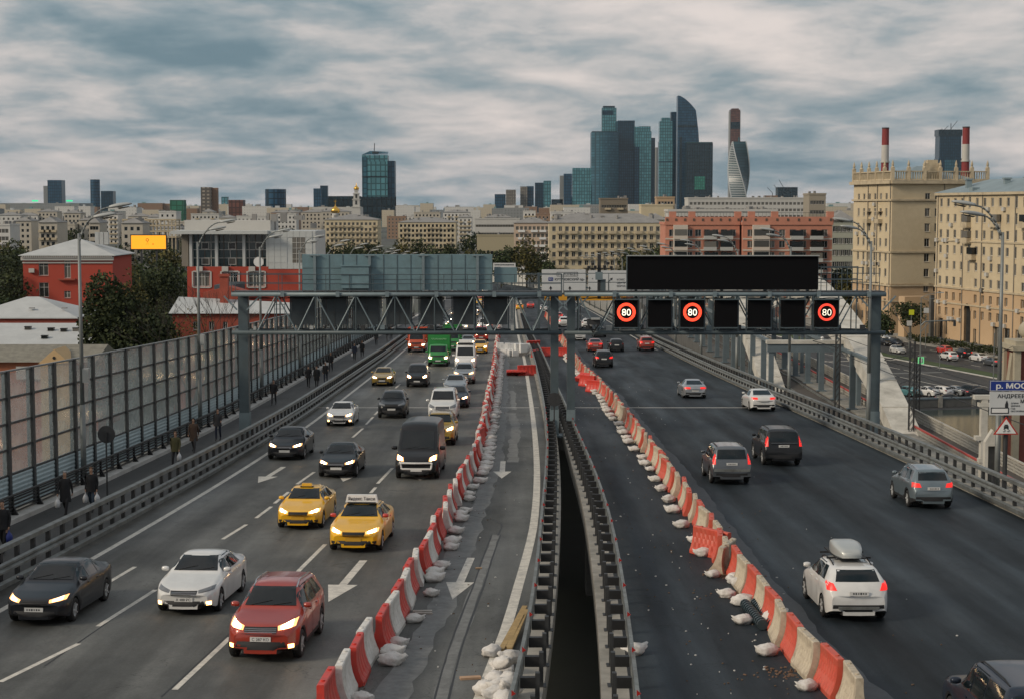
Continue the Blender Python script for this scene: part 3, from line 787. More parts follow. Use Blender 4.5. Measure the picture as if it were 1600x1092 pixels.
def disc(mb, c, r, n=28, t=0.02, mi=0):
    f = [(c[0] + r * math.cos(2 * math.pi * i / n), c[1] - t / 2, c[2] + r * math.sin(2 * math.pi * i / n)) for i in range(n)]
    b = [(x, c[1] + t / 2, z) for x, y, z in f]
    return mb.add(f + b, [tuple(range(n)), tuple(range(2 * n - 1, n - 1, -1))] + [(i, n + i, n + (i + 1) % n, (i + 1) % n) for i in range(n)], mi)

# ------------------------------------------------------------------ the sign gantry across the bridge
GY = 98.0; GD = 1.5
PPM = F / (GY * math.cos(PITCH) + 9.5 * math.sin(PITCH))
def gx(px): return at(px, 480, GY).x
def gz(py): return at(800, py, GY).z
ZU, ZL = gz(460.5), gz(520)
def gantry(name, label, x0, x1, posts, nodes_u, nodes_l):
    t = thing(name, label, 'gantry')
    for y in (GY, GY + GD):
        for z in (ZU, ZL):
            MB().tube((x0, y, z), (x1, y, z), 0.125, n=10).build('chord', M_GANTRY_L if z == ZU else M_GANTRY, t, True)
        seq = sorted([(x, ZU) for x in nodes_u] + [(x, ZL) for x in nodes_l])
        for (xa, za), (xb, zb) in zip(seq[:-1], seq[1:]):
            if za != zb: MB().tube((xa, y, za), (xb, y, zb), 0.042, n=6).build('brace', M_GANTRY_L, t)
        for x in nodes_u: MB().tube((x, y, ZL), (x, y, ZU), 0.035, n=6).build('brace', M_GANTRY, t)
    for x in nodes_u + nodes_l:
        for z in (ZU, ZL): MB().tube((x, GY, z), (x, GY + GD, z), 0.05, n=6).build('cross_member', M_GANTRY, t)
    for px, zb, wid in posts:
        MB().box((px, GY + GD / 2, (zb + ZU + 0.1) / 2), (wid, 0.62, ZU + 0.1 - zb)).build('column', M_GANTRY, t)
        MB().box((px, GY + GD / 2, zb + 0.8), (wid + 0.05, 0.67, 1.6)).box((px, GY + GD / 2, zb + 0.05), (wid + 0.5, 1.1, 0.1)).build('column_foot', M_GANTRY_L, t)
        for sx in (-1, 1): MB().bar((px + sx * wid / 2, GY + 0.1, ZU - 0.9), (px + sx * (wid / 2 + 0.75), GY + 0.1, ZU - 0.1), 0.08).build('knee_brace', M_GANTRY_L, t)
    # maintenance walkway with handrails on the upper chords
    MB().box(((x0 + x1) / 2, GY + GD / 2, ZU + 0.14), (x1 - x0, GD - 0.1, 0.05)).build('walkway_grating', M_STEEL_D, t)
    for y in ((GY, GY + GD) if x0 < 0 else (GY + GD + 0.3,)):
        for z in (0.62, 1.15): MB().tube((x0, y, ZU + z), (x1, y, ZU + z), 0.022, n=5).build('handrail', M_GANTRY, t)
        x = x0
        while x <= x1 + 0.01: MB().tube((x, y, ZU), (x, y, ZU + 1.15), 0.022, n=5).build('baluster', M_GANTRY, t); x += (x1 - x0) / 14
    return t
UN = [gx(p) for p in (432, 493, 556, 617, 679, 741, 804, 858)]
LN = [gx(p) for p in (401, 464, 525, 587, 649, 711, 771, 832)]
zl = zroad(GY) + 0.12
gl_ = gantry('sign_gantry', 'grey-green truss gantry over the oncoming lanes carrying sign backs', gx(362), gx(878), [(gx(377.5), zl - 0.4, 0.56), (gx(867), zroad(GY) - 0.1, 0.46)], UN, LN)
UN2 = [gx(p) for p in (904, 966, 1028, 1090, 1152, 1214, 1276, 1338)]
LN2 = [gx(p) for p in (935, 997, 1059, 1121, 1183, 1245, 1307)]
gr_ = gantry('sign_gantry', 'grey-green truss gantry over the dark asphalt carrying black screens', gx(882), gx(1384), [(gx(893), zroad(GY) - 0.1, 0.46), (gx(1371), zroad(GY) - 0.2, 0.64)], UN2, LN2)
rg = random.Random(12)
for gt, xa, xb in ((gl_, gx(380), gx(860)), (gr_, gx(900), gx(1365))):
    for k in range(3):
        pts = []; n_ = 30
        for i in range(n_ + 1): pts.append((xa + (xb - xa) * i / n_, GY + .18 + k * .5, (ZU - .18 if k < 2 else ZL + .2) - .07 * abs(math.sin(i * 1.3 + k)) - rg.uniform(0, .03)))
        MB().path(pts, .02, 5).build('cable', M_BLACK, gt)
    for k in range(12):
        x_ = xa + (xb - xa) * (k + .5) / 12 + rg.uniform(-.3, .3); MB().box((x_, GY + .1, ZL + .22 + rg.uniform(0, .1)), (rg.uniform(.16, .34), .2, rg.uniform(.18, .34))).build('junction_box', rg.choice((M_GANTRY_L, M_STEEL_D, M_LAMPH)), gt)
        if k % 2: MB().box((x_ + .3, GY - .16, ZU + .02), (.22, .06, .30)).build('flange_plate', M_GANTRY_L, gt)
        if k % 3 == 0: MB().tube((x_ - .4, GY + .2, ZU - .1), (x_ - .4, GY + .2, ZL + .3), .018, n=5).build('cable', M_BLACK, gt)
# the big board seen from behind
bb = thing('message_board_back', 'big blue-grey back of a message board on the gantry over oncoming lanes', 'sign board', (gx(620), GY + 0.2, gz(457)))
x0, x1, z0, z1 = gx(471), gx(769), gz(454.5), gz(398.5); cx = gx(620); bz = gz(457)
def rel(x, y, z): return (x - cx, y - GY - 0.2, z - bz)
MB().box(rel((x0 + x1) / 2, GY + 0.75, (z0 + z1) / 2), (x1 - x0, 0.45, z1 - z0)).build('case', M_BACKPANEL, bb)
n = 14
for i in range(1, n):
    xx = x0 + (x1 - x0) * i / n
    MB().box(rel(xx, GY + 0.515, (z0 + z1) / 2), (0.03, 0.03, z1 - z0 - 0.05)).build('seam_rib', M_GANTRY, bb)
for z in (z0 + (z1 - z0) * 0.30, z0 + (z1 - z0) * 0.62):
    MB().box(rel((x0 + x1) / 2, GY + 0.517, z), (x1 - x0 - 0.1, 0.02, 0.025)).build('seam_rib', M_GANTRY, bb)
for px in (491, 577, 661, 746):
    MB().box(rel(gx(px), GY + 0.42, (z0 + z1) / 2 - 0.1), (0.16, 0.16, z1 - z0)).box(rel(gx(px), GY + 0.42, z1 - 0.06), (0.6, 0.14, 0.06)).build('upright', M_GANTRY_L, bb)
MB().box(rel(gx(555), GY + 0.3, gz(434)), (gx(576) - gx(533), 0.5, gz(417) - gz(451))).box(rel(gx(555), GY + 0.3, gz(416)), (gx(578) - gx(531), 0.62, 0.06)).build('equipment_box', M_BACKPANEL, bb)
MB().box(rel(gx(790), GY + 0.9, gz(431)), (gx(808) - gx(772), 0.12, gz(419) - gz(443))).build('side_panel', M_BACKPANEL, bb)
# lane signals from behind
for px0, px1, lb in ((452, 489, 'beside the ladder at the left gantry column'), (502, 539, 'under the equipment box'), (552, 590, 'next to the panel under the equipment box'), (604, 640, 'above the red truck lane'), (655, 691, 'above the green truck'), (707, 741, 'above the white van'), (755, 793, 'above the closed lane')):
    z0_, z1_ = gz(509), gz(463.5); xc = (gx(px0) + gx(px1)) / 2; w = gx(px1) - gx(px0)
    t = thing('lane_signal', 'dark grey lane signal seen from behind ' + lb, 'lane signal', (xc, GY + 1.0, z0_))
    MB().box((0, 0, (z1_ - z0_) / 2), (w, 0.35, z1_ - z0_)).build('case', M_PANEL_D, t)
    MB().box((0, -0.185, (z1_ - z0_) / 2), (0.03, 0.02, z1_ - z0_ - 0.06)).box((0, -0.187, (z1_ - z0_) * 0.42), (w - 0.05, 0.02, 0.03)).build('seam_rib', M_WPOST, t)
    for sx in (-1, 1): MB().box((sx * (w / 2 + 0.06), -0.05, (z1_ - z0_) / 2), (0.07, 0.09, z1_ - z0_ + 0.5)).build('hanger', M_GANTRY, t)
# ladder at the left end
t = thing('gantry_ladder', 'thin steel ladder hung in the truss beside the left gantry column', 'ladder', (gx(458), GY + 0.9, gz(518)))
for sx in (-0.3, 0.3): MB().tube((sx - 0.9, 0, 0), (sx - 0.9, 0, 2.2), 0.02, n=5).build('rail', M_GANTRY_L, t)
for i in range(8): MB().tube((-1.2, 0, 0.15 + i * 0.27), (-0.6, 0, 0.15 + i * 0.27), 0.015, n=5).build('rung', M_GANTRY_L, t)
# black message screen
x0, x1, z0, z1 = gx(980), gx(1280), gz(454), gz(401)
t = thing('message_screen', 'long blank black message screen on the gantry over the dark asphalt', 'message screen', ((x0 + x1) / 2, GY + 0.4, z0))
MB().box((0, 0.3, (z1 - z0) / 2), (x1 - x0, 0.6, z1 - z0)).build('case', M_GANTRY, t)
MB().box((0, -0.02, (z1 - z0) / 2), (x1 - x0 - 0.06, 0.05, z1 - z0 - 0.06)).build('screen', M_SCREEN, t)
MB().box((0, -0.06, z1 - z0 + 0.03), (x1 - x0 + 0.04, 0.3, 0.05)).build('visor', M_LAMPH, t)
for i in range(5): MB().box((-5 + i * 2.5, 0.4, -0.25), (0.14, 0.3, 0.5)).build('bracket', M_GANTRY, t)
# cage at the right end
t = thing('gantry_cage', 'open maintenance cage of thin bars at the right end of the gantry', 'cage', (gx(1312), GY + 0.7, ZU))
for x in np.linspace(-1.1, 1.3, 5):
    for y in (-0.7, 0.75): MB().tube((x, y, 0.1), (x, y, 1.55), 0.025, n=5).build('bar', M_GANTRY, t)
for z in (0.85, 1.55):
    for y in (-0.7, 0.75): MB().tube((-1.1, y, z), (1.3, y, z), 0.025, n=5).build('bar', M_GANTRY, t)
# speed screens
for px0, px1, on, lb in ((960, 996, 1, 'red ring speed screen reading 80 beside the paired gantry columns'), (1012.5, 1048, 0, 'blank black lane screen between two lit speed screens'), (1063, 1099, 1, 'red ring speed screen reading 80 under the middle of the message screen'),
                      (1116, 1151.5, 0, 'blank black lane screen beside the lit screen under the middle of the message screen'), (1168, 1203, 0, 'blank black lane screen midway between two other blank ones'), (1220, 1255.5, 0, 'blank black lane screen beside the dimmer speed screen'), (1272, 1308, 2, 'dimmer red ring speed screen reading 80 near the right gantry column')):
    z0, z1 = gz(511), gz(468.5); xc = (gx(px0) + gx(px1)) / 2; w = gx(px1) - gx(px0)
    t = thing('speed_screen', lb, 'speed screen', (xc, GY - 0.35, z0))
    MB().box((0, 0.2, (z1 - z0) / 2), (w, 0.4, z1 - z0)).build('case', M_SCREEN, t)
    MB().box((0, 0.02, z1 - z0 + 0.025), (w + 0.1, 0.5, 0.05)).box((0, 0.1, -0.03), (w + 0.06, 0.4, 0.06)).build('frame', M_GANTRY, t)
    if on:
        zc = (z1 - z0) * 0.55
        annulus(MB(), (0, -0.005, zc), 0.37, 0.535 if on == 1 else 0.50).build('led_ring', M_LEDRED if on == 1 else M_LEDRED2, t)
        lettering('80', 0.40, M_LEDW, (-0.27, -0.012, zc - 0.20), t, bold=0.003 if on == 1 else -0.006, width=0.52)
    for sx in (-1, 1): MB().box((sx * (w / 2 + 0.07), 0.3, (z1 - z0) / 2), (0.08, 0.1, z1 - z0 + 0.6)).build('hanger', M_GANTRY, t)
# camera mast, small camera boxes on the truss
t = thing('camera_mast', 'grey camera mast with a cluster of traffic cameras on the gantry', 'camera mast', (gx(937), GY + 0.7, ZU))
MB().box((0, 0, 1.0), (0.20, 0.2, 2.6)).build('mast', M_STEEL_D, t)
MB().box((-0.02, -0.2, 1.05), (0.42, 0.3, 0.45)).build('box', M_GANTRY_L, t); MB().box((0.22, -0.1, 0.35), (0.3, 0.25, 1.0)).build('box', M_GANTRY, t)
for dx, dz in ((-0.62, 1.55), (-0.40, 1.75), (-0.25, 1.58), (0.30, 1.6), (0.5, 1.78), (0.68, 1.55)):
    MB().box((dx, -0.3, dz), (0.16, 0.42, 0.14)).box((dx, -0.1, dz - 0.1), (0.04, 0.05, 0.2)).build('camera', M_BLACK, t)
MB().box((0, -0.1, 1.48), (1.5, 0.06, 0.06)).build('crossbar', M_STEEL_D, t)
t = thing('truss_camera', 'traffic camera in a housing on the lower truss between columns and speed screen', 'camera', (gx(927), GY - 0.4, ZL + 0.1))
MB().box((0, 0, 0.55), (0.75, 0.5, 0.32)).build('housing', M_STEEL_D, t); MB().box((0.1, -0.3, 0.75), (0.5, 0.3, 0.1)).build('hood', M_LAMPH, t)
for sx in (-1, 1): MB().bar((sx * 0.3, 0, 0.4), (0, 0.2, -0.1), 0.06).build('strut', M_STEEL_D, t)
# round signs seen from behind
x, y = road_at(168, 792)
t = thing('round_sign_back', 'round traffic sign seen from behind on a thin pole beside the walkway', 'road sign', (x, y, zroad(y)))
MB().tube((0, 0, 0), (0, 0, 3.1), 0.035, n=6).build('pole', M_STEEL_D, t); disc(MB(), (0, 0.06, 3.0), 0.36).build('plate', M_STEEL_D, t)
t = thing('round_sign_back', 'large dark round sign back fixed to the paired gantry columns', 'road sign', (gx(866), GY - 0.6, zroad(GY) + 0.6))
disc(MB(), (0, 0, 1.62), 0.40).build('plate', M_STEEL_D, t); MB().tube((0, 0.06, 0.0), (0, 0.06, 2.0), 0.035, n=6).build('pole', M_STEEL_D, t)

# ------------------------------------------------------------------ direction signs farther on
SY = 262.0
def sx(px): return at(px, 440, SY).x
def sz(py): return at(900, py, SY).z
M_INK = mat('sign_ink', (0.02, 0.022, 0.025), 0.5)
M_SIGNW = mat('sign_white', (0.56, 0.575, 0.575), 0.4, var=0.05, vscale=1)
M_SIGNB = mat('sign_blue', (0.012, 0.035, 0.22), 0.4)
M_YEL = mat('banner_yellow', (0.62, 0.30, 0.02), 0.6, var=0.12, vscale=1)
t = thing('far_sign_gantry', 'thin grey gantry behind the black screens carrying white direction signs', 'gantry', (sx(845), SY + 0.6, zroad(SY)))
for px in (842, 1062):
    MB().box((sx(px) - sx(845), 0.2, 4.4), (0.4, 0.4, 9.0)).build('column', M_GANTRY, t)
for z in (6.6, 8.6): MB().box((sx(952) - sx(845), 0.2, z), (sx(1062) - sx(842), 0.25, 0.25)).build('chord', M_GANTRY_L, t)
def sign(label, px0, px1, py0, py1):
    w = sx(px1) - sx(px0); h = sz(py0) - sz(py1)
    t = thing('direction_sign', label, 'road sign', ((sx(px0) + sx(px1)) / 2, SY, sz(py1)))
    MB().box((0, 0.06, h / 2), (w, 0.1, h)).build('plate', M_SIGNW, t)
    return t, w, h
t, w, h = sign('white direction sign with blue badge, ring road box and two arrows', 846.5, 915, 421.5, 457.5)
lettering('3-е КОЛЬЦО', 0.32, M_INK, (-0.9, -0.01, 2.65), t, width=2.9)
mb = MB()
for a, b in (((-1.05, 2.52), (2.15, 2.52)), ((-1.05, 3.12), (2.15, 3.12)), ((-1.05, 2.52), (-1.05, 3.12)), ((2.15, 2.52), (2.15, 3.12))): mb.bar((a[0], 0, a[1]), (b[0], 0, b[1]), 0.05, 0.05)
mb.build('box_outline', M_INK, t)
MB().box((-2.0, 0, 2.05), (0.72, 0.04, 0.55)).build('badge', M_SIGNB, t); lettering('М1', 0.32, M_SIGNW, (-2.28, -0.03, 1.89), t, width=0.5)
lettering('КУТУЗОВСКИЙ пр-', 0.36, M_INK, (-1.4, -0.01, 1.85), t, width=4.6, bold=0.01)
for ax in (-2.0, 0.95):
    MB().bar((ax, 0, 0.25), (ax, 0, 0.75), 0.14, 0.03).add([(ax - 0.24, -0.015, 0.6), (ax + 0.24, -0.015, 0.6), (ax, -0.015, 1.0)], [(0, 1, 2)]).build('arrow', M_INK, t)
t, w, h = sign('white direction sign with a bent arrow half hidden by the message screen', 919, 1056, 423, 457.5)
lettering('4', 0.26, M_INK, (-6.2, -0.01, 2.0), t)
MB().bar((-6.55, 0, 0.3), (-6.55, 0, 0.7), 0.12, 0.03).add([(-6.78, -0.015, 0.6), (-6.32, -0.015, 0.6), (-6.55, -0.015, 0.95)], [(0, 1, 2)]).build('arrow', M_INK, t)
MB().bar((-3.62, 0, 0.1), (-3.62, 0, 1.75), 0.14, 0.03).bar((-3.66, 0, 1.72), (-3.25, 0, 2.1), 0.14, 0.03).add([(-3.42, -0.015, 2.16), (-3.1, -0.015, 1.84), (-2.98, -0.015, 2.28)], [(0, 1, 2)]).build('arrow', M_INK, t)
for i, tx in enumerate(('КОМС', 'ЦЕНТР', 'ВЕРНА')): lettering(tx, 0.30, M_INK, (-2.35, -0.01, 1.85 - i * 0.5), t)
lettering('500 м', 0.18, M_INK, (-3.4, -0.01, 0.02), t)
t = thing('roadworks_banner', 'yellow roadworks banner with dark lettering under the white direction signs', 'banner', (sx(960), SY - 0.1, sz(470)))
MB().box((-2.1, 0, 0.48), (sx(997) - sx(918), 0.06, 0.95)).box((-8.2, 0, 0.45), (5.2, 0.06, 0.85)).build('cloth', M_YEL, t)
lettering('КАПИТАЛЬНЫЙ', 0.42, mat('banner_ink', (0.25, 0.05, 0.01), 0.6), (-1.6, -0.04, 0.25), t, width=4.4, bold=0.01)
t = thing('roadside_sign', 'small white sign with two lines of text behind the message board back', 'road sign', at(788, 417, 200) + Vector((0, 0, -2)))
MB().box((0, 0, 2), (2.65, 0.08, 0.85)).build('plate', M_SIGNW, t); mb = MB()
for i in range(16): mb.box((-1.1 + i * .145, -.05, 2.2), (.09 + .03 * (i % 2), .01, .13))
for i in range(5): mb.box((-1.1 + i * .15, -.05, 1.9), (.10, .01, .12))
mb.build('text_lines', M_INK, t)
for sx_ in (-0.8, 0.9): MB().box((sx_, 0.1, -1.2), (0.14, 0.1, 6.0)).build('pole', M_GANTRY, t)

# ------------------------------------------------------------------ river sign, slippery road sign
x, y = 21.15, 72.0
t = thing('bridge_name_sign', 'blue and white bridge name board reading МОСКВА on a dark pole', 'road sign', (x, y, zroad(y) + 0.16))
def sg(px, py): q = at(px, py, y); return q.x - x, q.z - zroad(y) - 0.16
xl, zt = sg(1547, 594); _, zb = sg(1547, 610.5); W = 3.7
MB().tube((0.0, 0.12, -0.2), (0.0, 0.12, zt), 0.10, n=10).tube((2.3, 0.12, -0.2), (2.3, 0.12, zt), 0.10, n=10).build('pole', M_STEEL_D, t)
MB().box((xl + W / 2, 0, (zt + zb) / 2), (W, 0.05, zt - zb)).build('blue_plate', M_SIGNB, t)
MB().box((xl + W / 2, -0.027, zt - 0.02), (W, 0.01, 0.02)).box((xl + W / 2, -0.027, zb + 0.02), (W, 0.01, 0.02)).box((xl + 0.015, -0.027, (zt + zb) / 2), (0.02, 0.01, zt - zb)).build('rim', M_SIGNW, t)
lettering('р. МОСКВА', 0.22, M_WHITE, (xl + 0.24, -0.03, zb + 0.12), t, bold=0.008, width=2.1)
_, z2 = sg(1547, 611.5); _, z3 = sg(1547, 648)
MB().box((xl + W / 2, 0.0, (z2 + z3) / 2), (W, 0.05, z2 - z3)).build('white_plate', M_SIGNW, t)
lettering('АНДРЕЕВСКИЙ', 0.16, M_INK, (xl + 0.32, -0.03, z2 - 0.26), t, width=1.9, bold=0.004)
lettering('МОСТ', 0.16, M_INK, (xl + 1.30, -0.03, z2 - 0.48), t, width=0.6, bold=0.004)
for i, tx in enumerate(('ДЛИНА', 'ШИРИНА', 'ГОД', 'ПОСТРОЙКИ')): lettering(tx, 0.065, M_INK, (xl + 0.90, -0.03, z2 - 0.52 - i * 0.115), t)
mb = MB(); bx0, bz0 = xl + 0.06, z3 + 0.07
mb.box((bx0 + 0.38, -0.03, bz0 + 0.02), (0.76, 0.01, 0.04)).box((bx0 + 0.38, -0.03, bz0 + 0.24), (0.76, 0.01, 0.035)).box((bx0 + 0.66, -0.03, bz0 + 0.33), (0.13, 0.01, 0.16)).add([(bx0 + 0.6, -0.035, bz0 + 0.41), (bx0 + 0.73, -0.035, bz0 + 0.41), (bx0 + 0.67, -0.035, bz0 + 0.58)], [(0, 1, 2)])
mb.box((bx0 + 0.01, -0.03, bz0 + 0.13), (0.03, 0.01, 0.24)).box((bx0 + 0.75, -0.03, bz0 + 0.13), (0.03, 0.01, 0.24))
mb.build('bridge_pictogram', M_INK, t)
MB().box((bx0 + 0.38, -0.032, bz0 + 0.12), (0.68, 0.01, 0.16)).build('bridge_pictogram', M_WHITE, t)
t2 = thing('slippery_road_sign', 'red-edged triangular slippery road sign under the bridge name board', 'road sign', (x - 0.05, y - 0.06, zroad(y) + 0.16))
_, za = sg(1569, 650); _, zb = sg(1569, 678)
def tri(mb, k, y_, zoff=0.0):
    h = (za - zb); c = zb + h / 3; hw = h * 0.70
    P = [(-hw * k, y_, c - h / 3 * k), (hw * k, y_, c - h / 3 * k), (0, y_, c + h * 2 / 3 * k)]
    Q = [(a, y_ + 0.03, c_) for a, b, c_ in P]
    return mb.add(P + Q, [(0, 1, 2), (5, 4, 3), (0, 3, 4, 1), (1, 4, 5, 2), (2, 5, 3, 0)])
tri(MB(), 1.0, -0.03).build('red_rim', mat('sign_red', (0.45, 0.03, 0.02), 0.4), t2); tri(MB(), 0.80, -0.05).build('white_field', M_WHITE, t2)
mb = MB(); zc = zb + 0.12
mb.box((0, -0.056, zc + 0.20), (0.20, 0.01, 0.11)).box((0, -0.056, zc + 0.29), (0.15, 0.01, 0.05)).box((-0.07, -0.056, zc + 0.14), (0.05, 0.01, 0.05)).box((0.07, -0.056, zc + 0.14), (0.05, 0.01, 0.05))
for x_ in (-0.12, 0.06): mb.bar((x_, -0.056, zc + 0.12), (x_ + 0.10, -0.056, zc + 0.06), 0.04, 0.01).bar((x_ + 0.10, -0.056, zc + 0.06), (x_ - 0.02, -0.056, zc + 0.01), 0.04, 0.01)
mb.build('skid_pictogram', M_INK, t2)

# ------------------------------------------------------------------ railway bridge on the right
M_ARCH = mat('arch_cream', (0.56, 0.54, 0.48), 0.7, var=0.12, vscale=0.8, dirt=(0.20, 0.19, 0.16), dscale=0.5, damt=0.6)
M_POSTG = mat('post_bluegrey', (0.115, 0.15, 0.17), 0.55, var=0.15, vscale=1)
M_BALL = mat('deck_slabs', (0.26, 0.25, 0.22), 0.9, var=0.3, vscale=1.0, dirt=(0.08, 0.09, 0.07), dscale=0.8, damt=0.8)
M_PATHB = mat('path_brown', (0.075, 0.065, 0.055), 0.9, var=0.2)
RZ = 11.9
rb = structure(MB().box((24.6, 190, RZ - 0.9), (7.6, 320, 1.7)).build('railway_deck', M_CONC_D))
MB().box((24.0, 190, RZ - 0.02), (2.6, 320, 0.10)).build('track_bed', M_PATHB, rb)
for X in (23.3, 24.8): MB().box((X, 190, RZ + 0.10), (0.07, 320, 0.14)).build('rail', M_STEEL, rb)
MB().box((26.2, 190, RZ + 0.0), (1.6, 320, 0.14)).build('slab_strip', M_BALL, rb)
MB().box((28.3, 190, RZ - 0.5), (2.2, 320, 0.5)).build('footpath', M_PATHB, rb)
# arch ribs
def arch(label, X, y0, y1, z0, apex, flat):
    t = thing('arch_rib', label, 'bridge arch', (X, y0, z0)); n = 26; rows = []; rowsL = []
    def prof(k):
        u = 2 * k - 1; return z0 + (apex - z0) * (1 - abs(u) ** flat)
    for i in range(n + 1):
        k = i / n; y = y0 + (y1 - y0) * k; z = prof(k); w = 0.95
        rows.append([(-w, y - y0, z - z0 + 0.55), (w, y - y0, z - z0 + 0.55), (w, y - y0, z - z0 - 0.55), (-w, y - y0, z - z0 - 0.55)])
    mb = MB().grid(rows, 0, True); mb.f += [(0, 1, 2, 3), tuple(n * 4 + j for j in (3, 2, 1, 0))]; mb.m += [0, 0]
    fix_normals(mb.build('rib', M_ARCH, t).data)
    for i in range(1, n):
        k = i / n; y = (y1 - y0) * k; z = prof(k) - z0
        if i % 2 == 0: MB().box((0, y, (z + RZ - z0 - 0.5) / 2), (0.28, 0.34, abs(z - 0.5 - (RZ - z0)))).build('hanger', M_POSTG, t)
        MB().box((0, y, z + 0.56), (1.96, 0.12, 0.05)).build('splice_plate', M_ARCH, t)
    for yy in (1.2, 3.6): MB().lathe([(0.32, -0.7), (0.42, -0.7), (0.42, 0.7), (0.32, 0.7)], (0, yy, -0.4), 10).build('bearing', M_BALL, t)
    return t
arch('cream steel arch rib curving up behind the right gantry column', 26.6, 112.5, 223, 11.2, 21.0, 2.2)
arch('cream steel arch rib rising beside the guard rail under the black screens', 21.9, 139, 245, 10.8, 20.0, 2.2)
for y in (146, 154, 162, 170, 178):
    k = (y - 112.5) / 110.5; z = 11.2 + 9.8 * (1 - abs(2 * k - 1) ** 2.2)
    o = MB().bar((26.2, y, z), (22.2, y + 6, z - 1.5), 0.25).bar((26.2, y + 5, z), (22.2, y + 1, z - 1.5), 0.2).build('wind_brace', M_ARCH); tag(o, 'cream cross brace spanning the two arch ribs', 'bridge brace', 'wind braces of the railway arch')
t = thing('portal_frame', 'grey portal beam on posts over the railway track', 'portal frame', (23.5, 131, RZ))
MB().box((0, 0, 4.35), (7.4, 0.5, 0.62)).build('beam', M_POSTG, t); MB().box((0, 0, 4.80), (7.6, 0.7, 0.28)).build('top_flange', M_ARCH, t)
for X in (-3.4, 3.4): MB().box((X, 0, 2.02), (0.36, 0.36, 4.04)).build('post', M_POSTG, t)
for X in (-2, 0.5, 2.6): MB().lathe([(0.0, 0.3), (0.12, 0.25), (0.12, 0.0), (0.0, 0.0)], (X, -0.2, 4.94), 8).build('insulator', M_WHITE, t)
# row of posts on the slab strip
pm = MB().box((0, 0, 2.1), (0.42, 0.34, 4.2)).box((0, 0, 0.04), (0.8, 0.6, 0.08)).mesh('canopy_post', M_POSTG)
for i, y in enumerate([120.5 + 6.4 * k for k in range(16)]):
    o = link('trackside_post', pm, None, (25.6, y, RZ + 0.07)); tag(o, 'blue-grey steel post in the row on the railway slab strip', 'post', 'trackside posts on the railway bridge')
tag(MB().bar((25.6, 118, RZ + 4.3), (25.6, 222, RZ + 4.3), 0.3, 0.22).build('trackside_beam', M_POSTG), 'blue-grey beam along the tops of the trackside posts', 'beam')
for i, y in enumerate([141 + 6.4 * k for k in range(20)]):
    o = link('trackside_post', pm, None, (21.0, y, RZ + 0.0)); tag(o, 'blue-grey steel post in the row just behind the right guard rail', 'post', 'trackside posts behind the guard rail')
tag(MB().bar((21.0, 139, RZ + 4.3), (21.0, 268, RZ + 4.3), 0.3, 0.22).build('trackside_beam', M_POSTG), 'blue-grey beam along the posts just behind the right guard rail', 'beam')
# open lattice web below each rib
for X_, y0_, y1_, z0_, ap in ((26.6, 112.5, 223, 11.2, 21.0), (21.9, 139, 245, 10.8, 20.0)):
    t = thing('arch_web', 'cream lattice web hanging below the ' + ('outer' if X_ > 25 else 'inner') + ' arch rib', 'bridge arch', (X_, y0_, z0_))
    P_ = []
    for i in range(27):
        k = i / 26; z_ = (ap - z0_) * (1 - abs(2 * k - 1) ** 2.2); P_.append((k * (y1_ - y0_), z_ - .5, z_ * .80 - .9))
    for i in range(26):
        (ya, ua, la), (yb, ub, lb_) = P_[i], P_[i + 1]
        MB().bar((0, ya, la), (0, yb, lb_), .30, .34).build('lower_chord', M_ARCH, t)
        MB().bar((0, ya, ua), (0, yb, lb_), .16).bar((0, yb, ub), (0, yb, lb_), .16).build('web_member', M_ARCH, t)
# lattice railings
def lattice_panel(m, name):
    mb = MB(); L = 2.0; n = 8; H = 0.86
    for i in range(n):
        a, b = -L / 2 + L * i / n, -L / 2 + L * (i + 1) / n
        for q in range(2):
            z0, z1 = 0.08 + H * q / 2 * 0.9, 0.08 + H * (q + 1) / 2 * 0.9
            mb.bar((0, a, z0), (0, b, z1), 0.045, 0.03).bar((0, a, z1), (0, b, z0), 0.045, 0.03)
    mb.bar((0, -L / 2, 0.06), (0, L / 2, 0.06), 0.05, 0.05); mb.bar((0, -L / 2, 0.06), (0, -L / 2, 0.95), 0.08, 0.08)
    return mb.mesh(name, m)
M_LAT = mat('lattice_cream', (0.42, 0.40, 0.35), 0.7, var=0.1)
M_REDR = mat('rail_red', (0.42, 0.06, 0.045), 0.6)
lp = lattice_panel(M_LAT, 'lattice_panel')
for X, zt, mt, lb in ((27.25, RZ - 0.52, M_REDR, 'cream lattice railing with red handrail on the railway bridge'), (29.3, RZ - 0.42, M_LAT, 'cream lattice railing on the outer edge of the railway footpath')):
    t = thing('lattice_railing', lb, 'railing', (X, 60, zt))
    for k in range(95): link('lattice_panel', lp, t, (0, 1 + 2 * k, 0))
    MB().box((0, 95, 0.97), (0.12, 190, 0.10)).build('handrail', mt, t)
MB()
# cream pylon with a pointed opening, and its taller post
t = thing('cream_pylon', 'small cream pylon with a tall pointed opening beside the bridge name sign', 'pylon', (24.6, 86.3, RZ - 0.5))
for X in (-0.30, 0.30): MB().box((X, 0, 1.75), (0.16, 0.4, 3.5)).build('jamb', M_ARCH, t)
fix_normals(MB().prism([(-0.38, -0.2), (0.38, -0.2), (0.38, 0.2), (-0.38, 0.2)], 3.5, 3.7).add([(-0.38, -0.2, 3.7), (0.38, -0.2, 3.7), (0.0, -0.2, 4.35), (-0.38, 0.2, 3.7), (0.38, 0.2, 3.7), (0.0, 0.2, 4.35)], [(0, 1, 2), (5, 4, 3), (1, 4, 5, 2), (0, 2, 5, 3)]).build('gable', M_ARCH, t).data)
MB().box((0, 0.1, 1.75), (0.44, 0.1, 3.5)).build('recess', M_CONC_D, t); MB().box((0, 0, 0.3), (0.95, 0.6, 0.6)).build('plinth', M_ARCH, t)
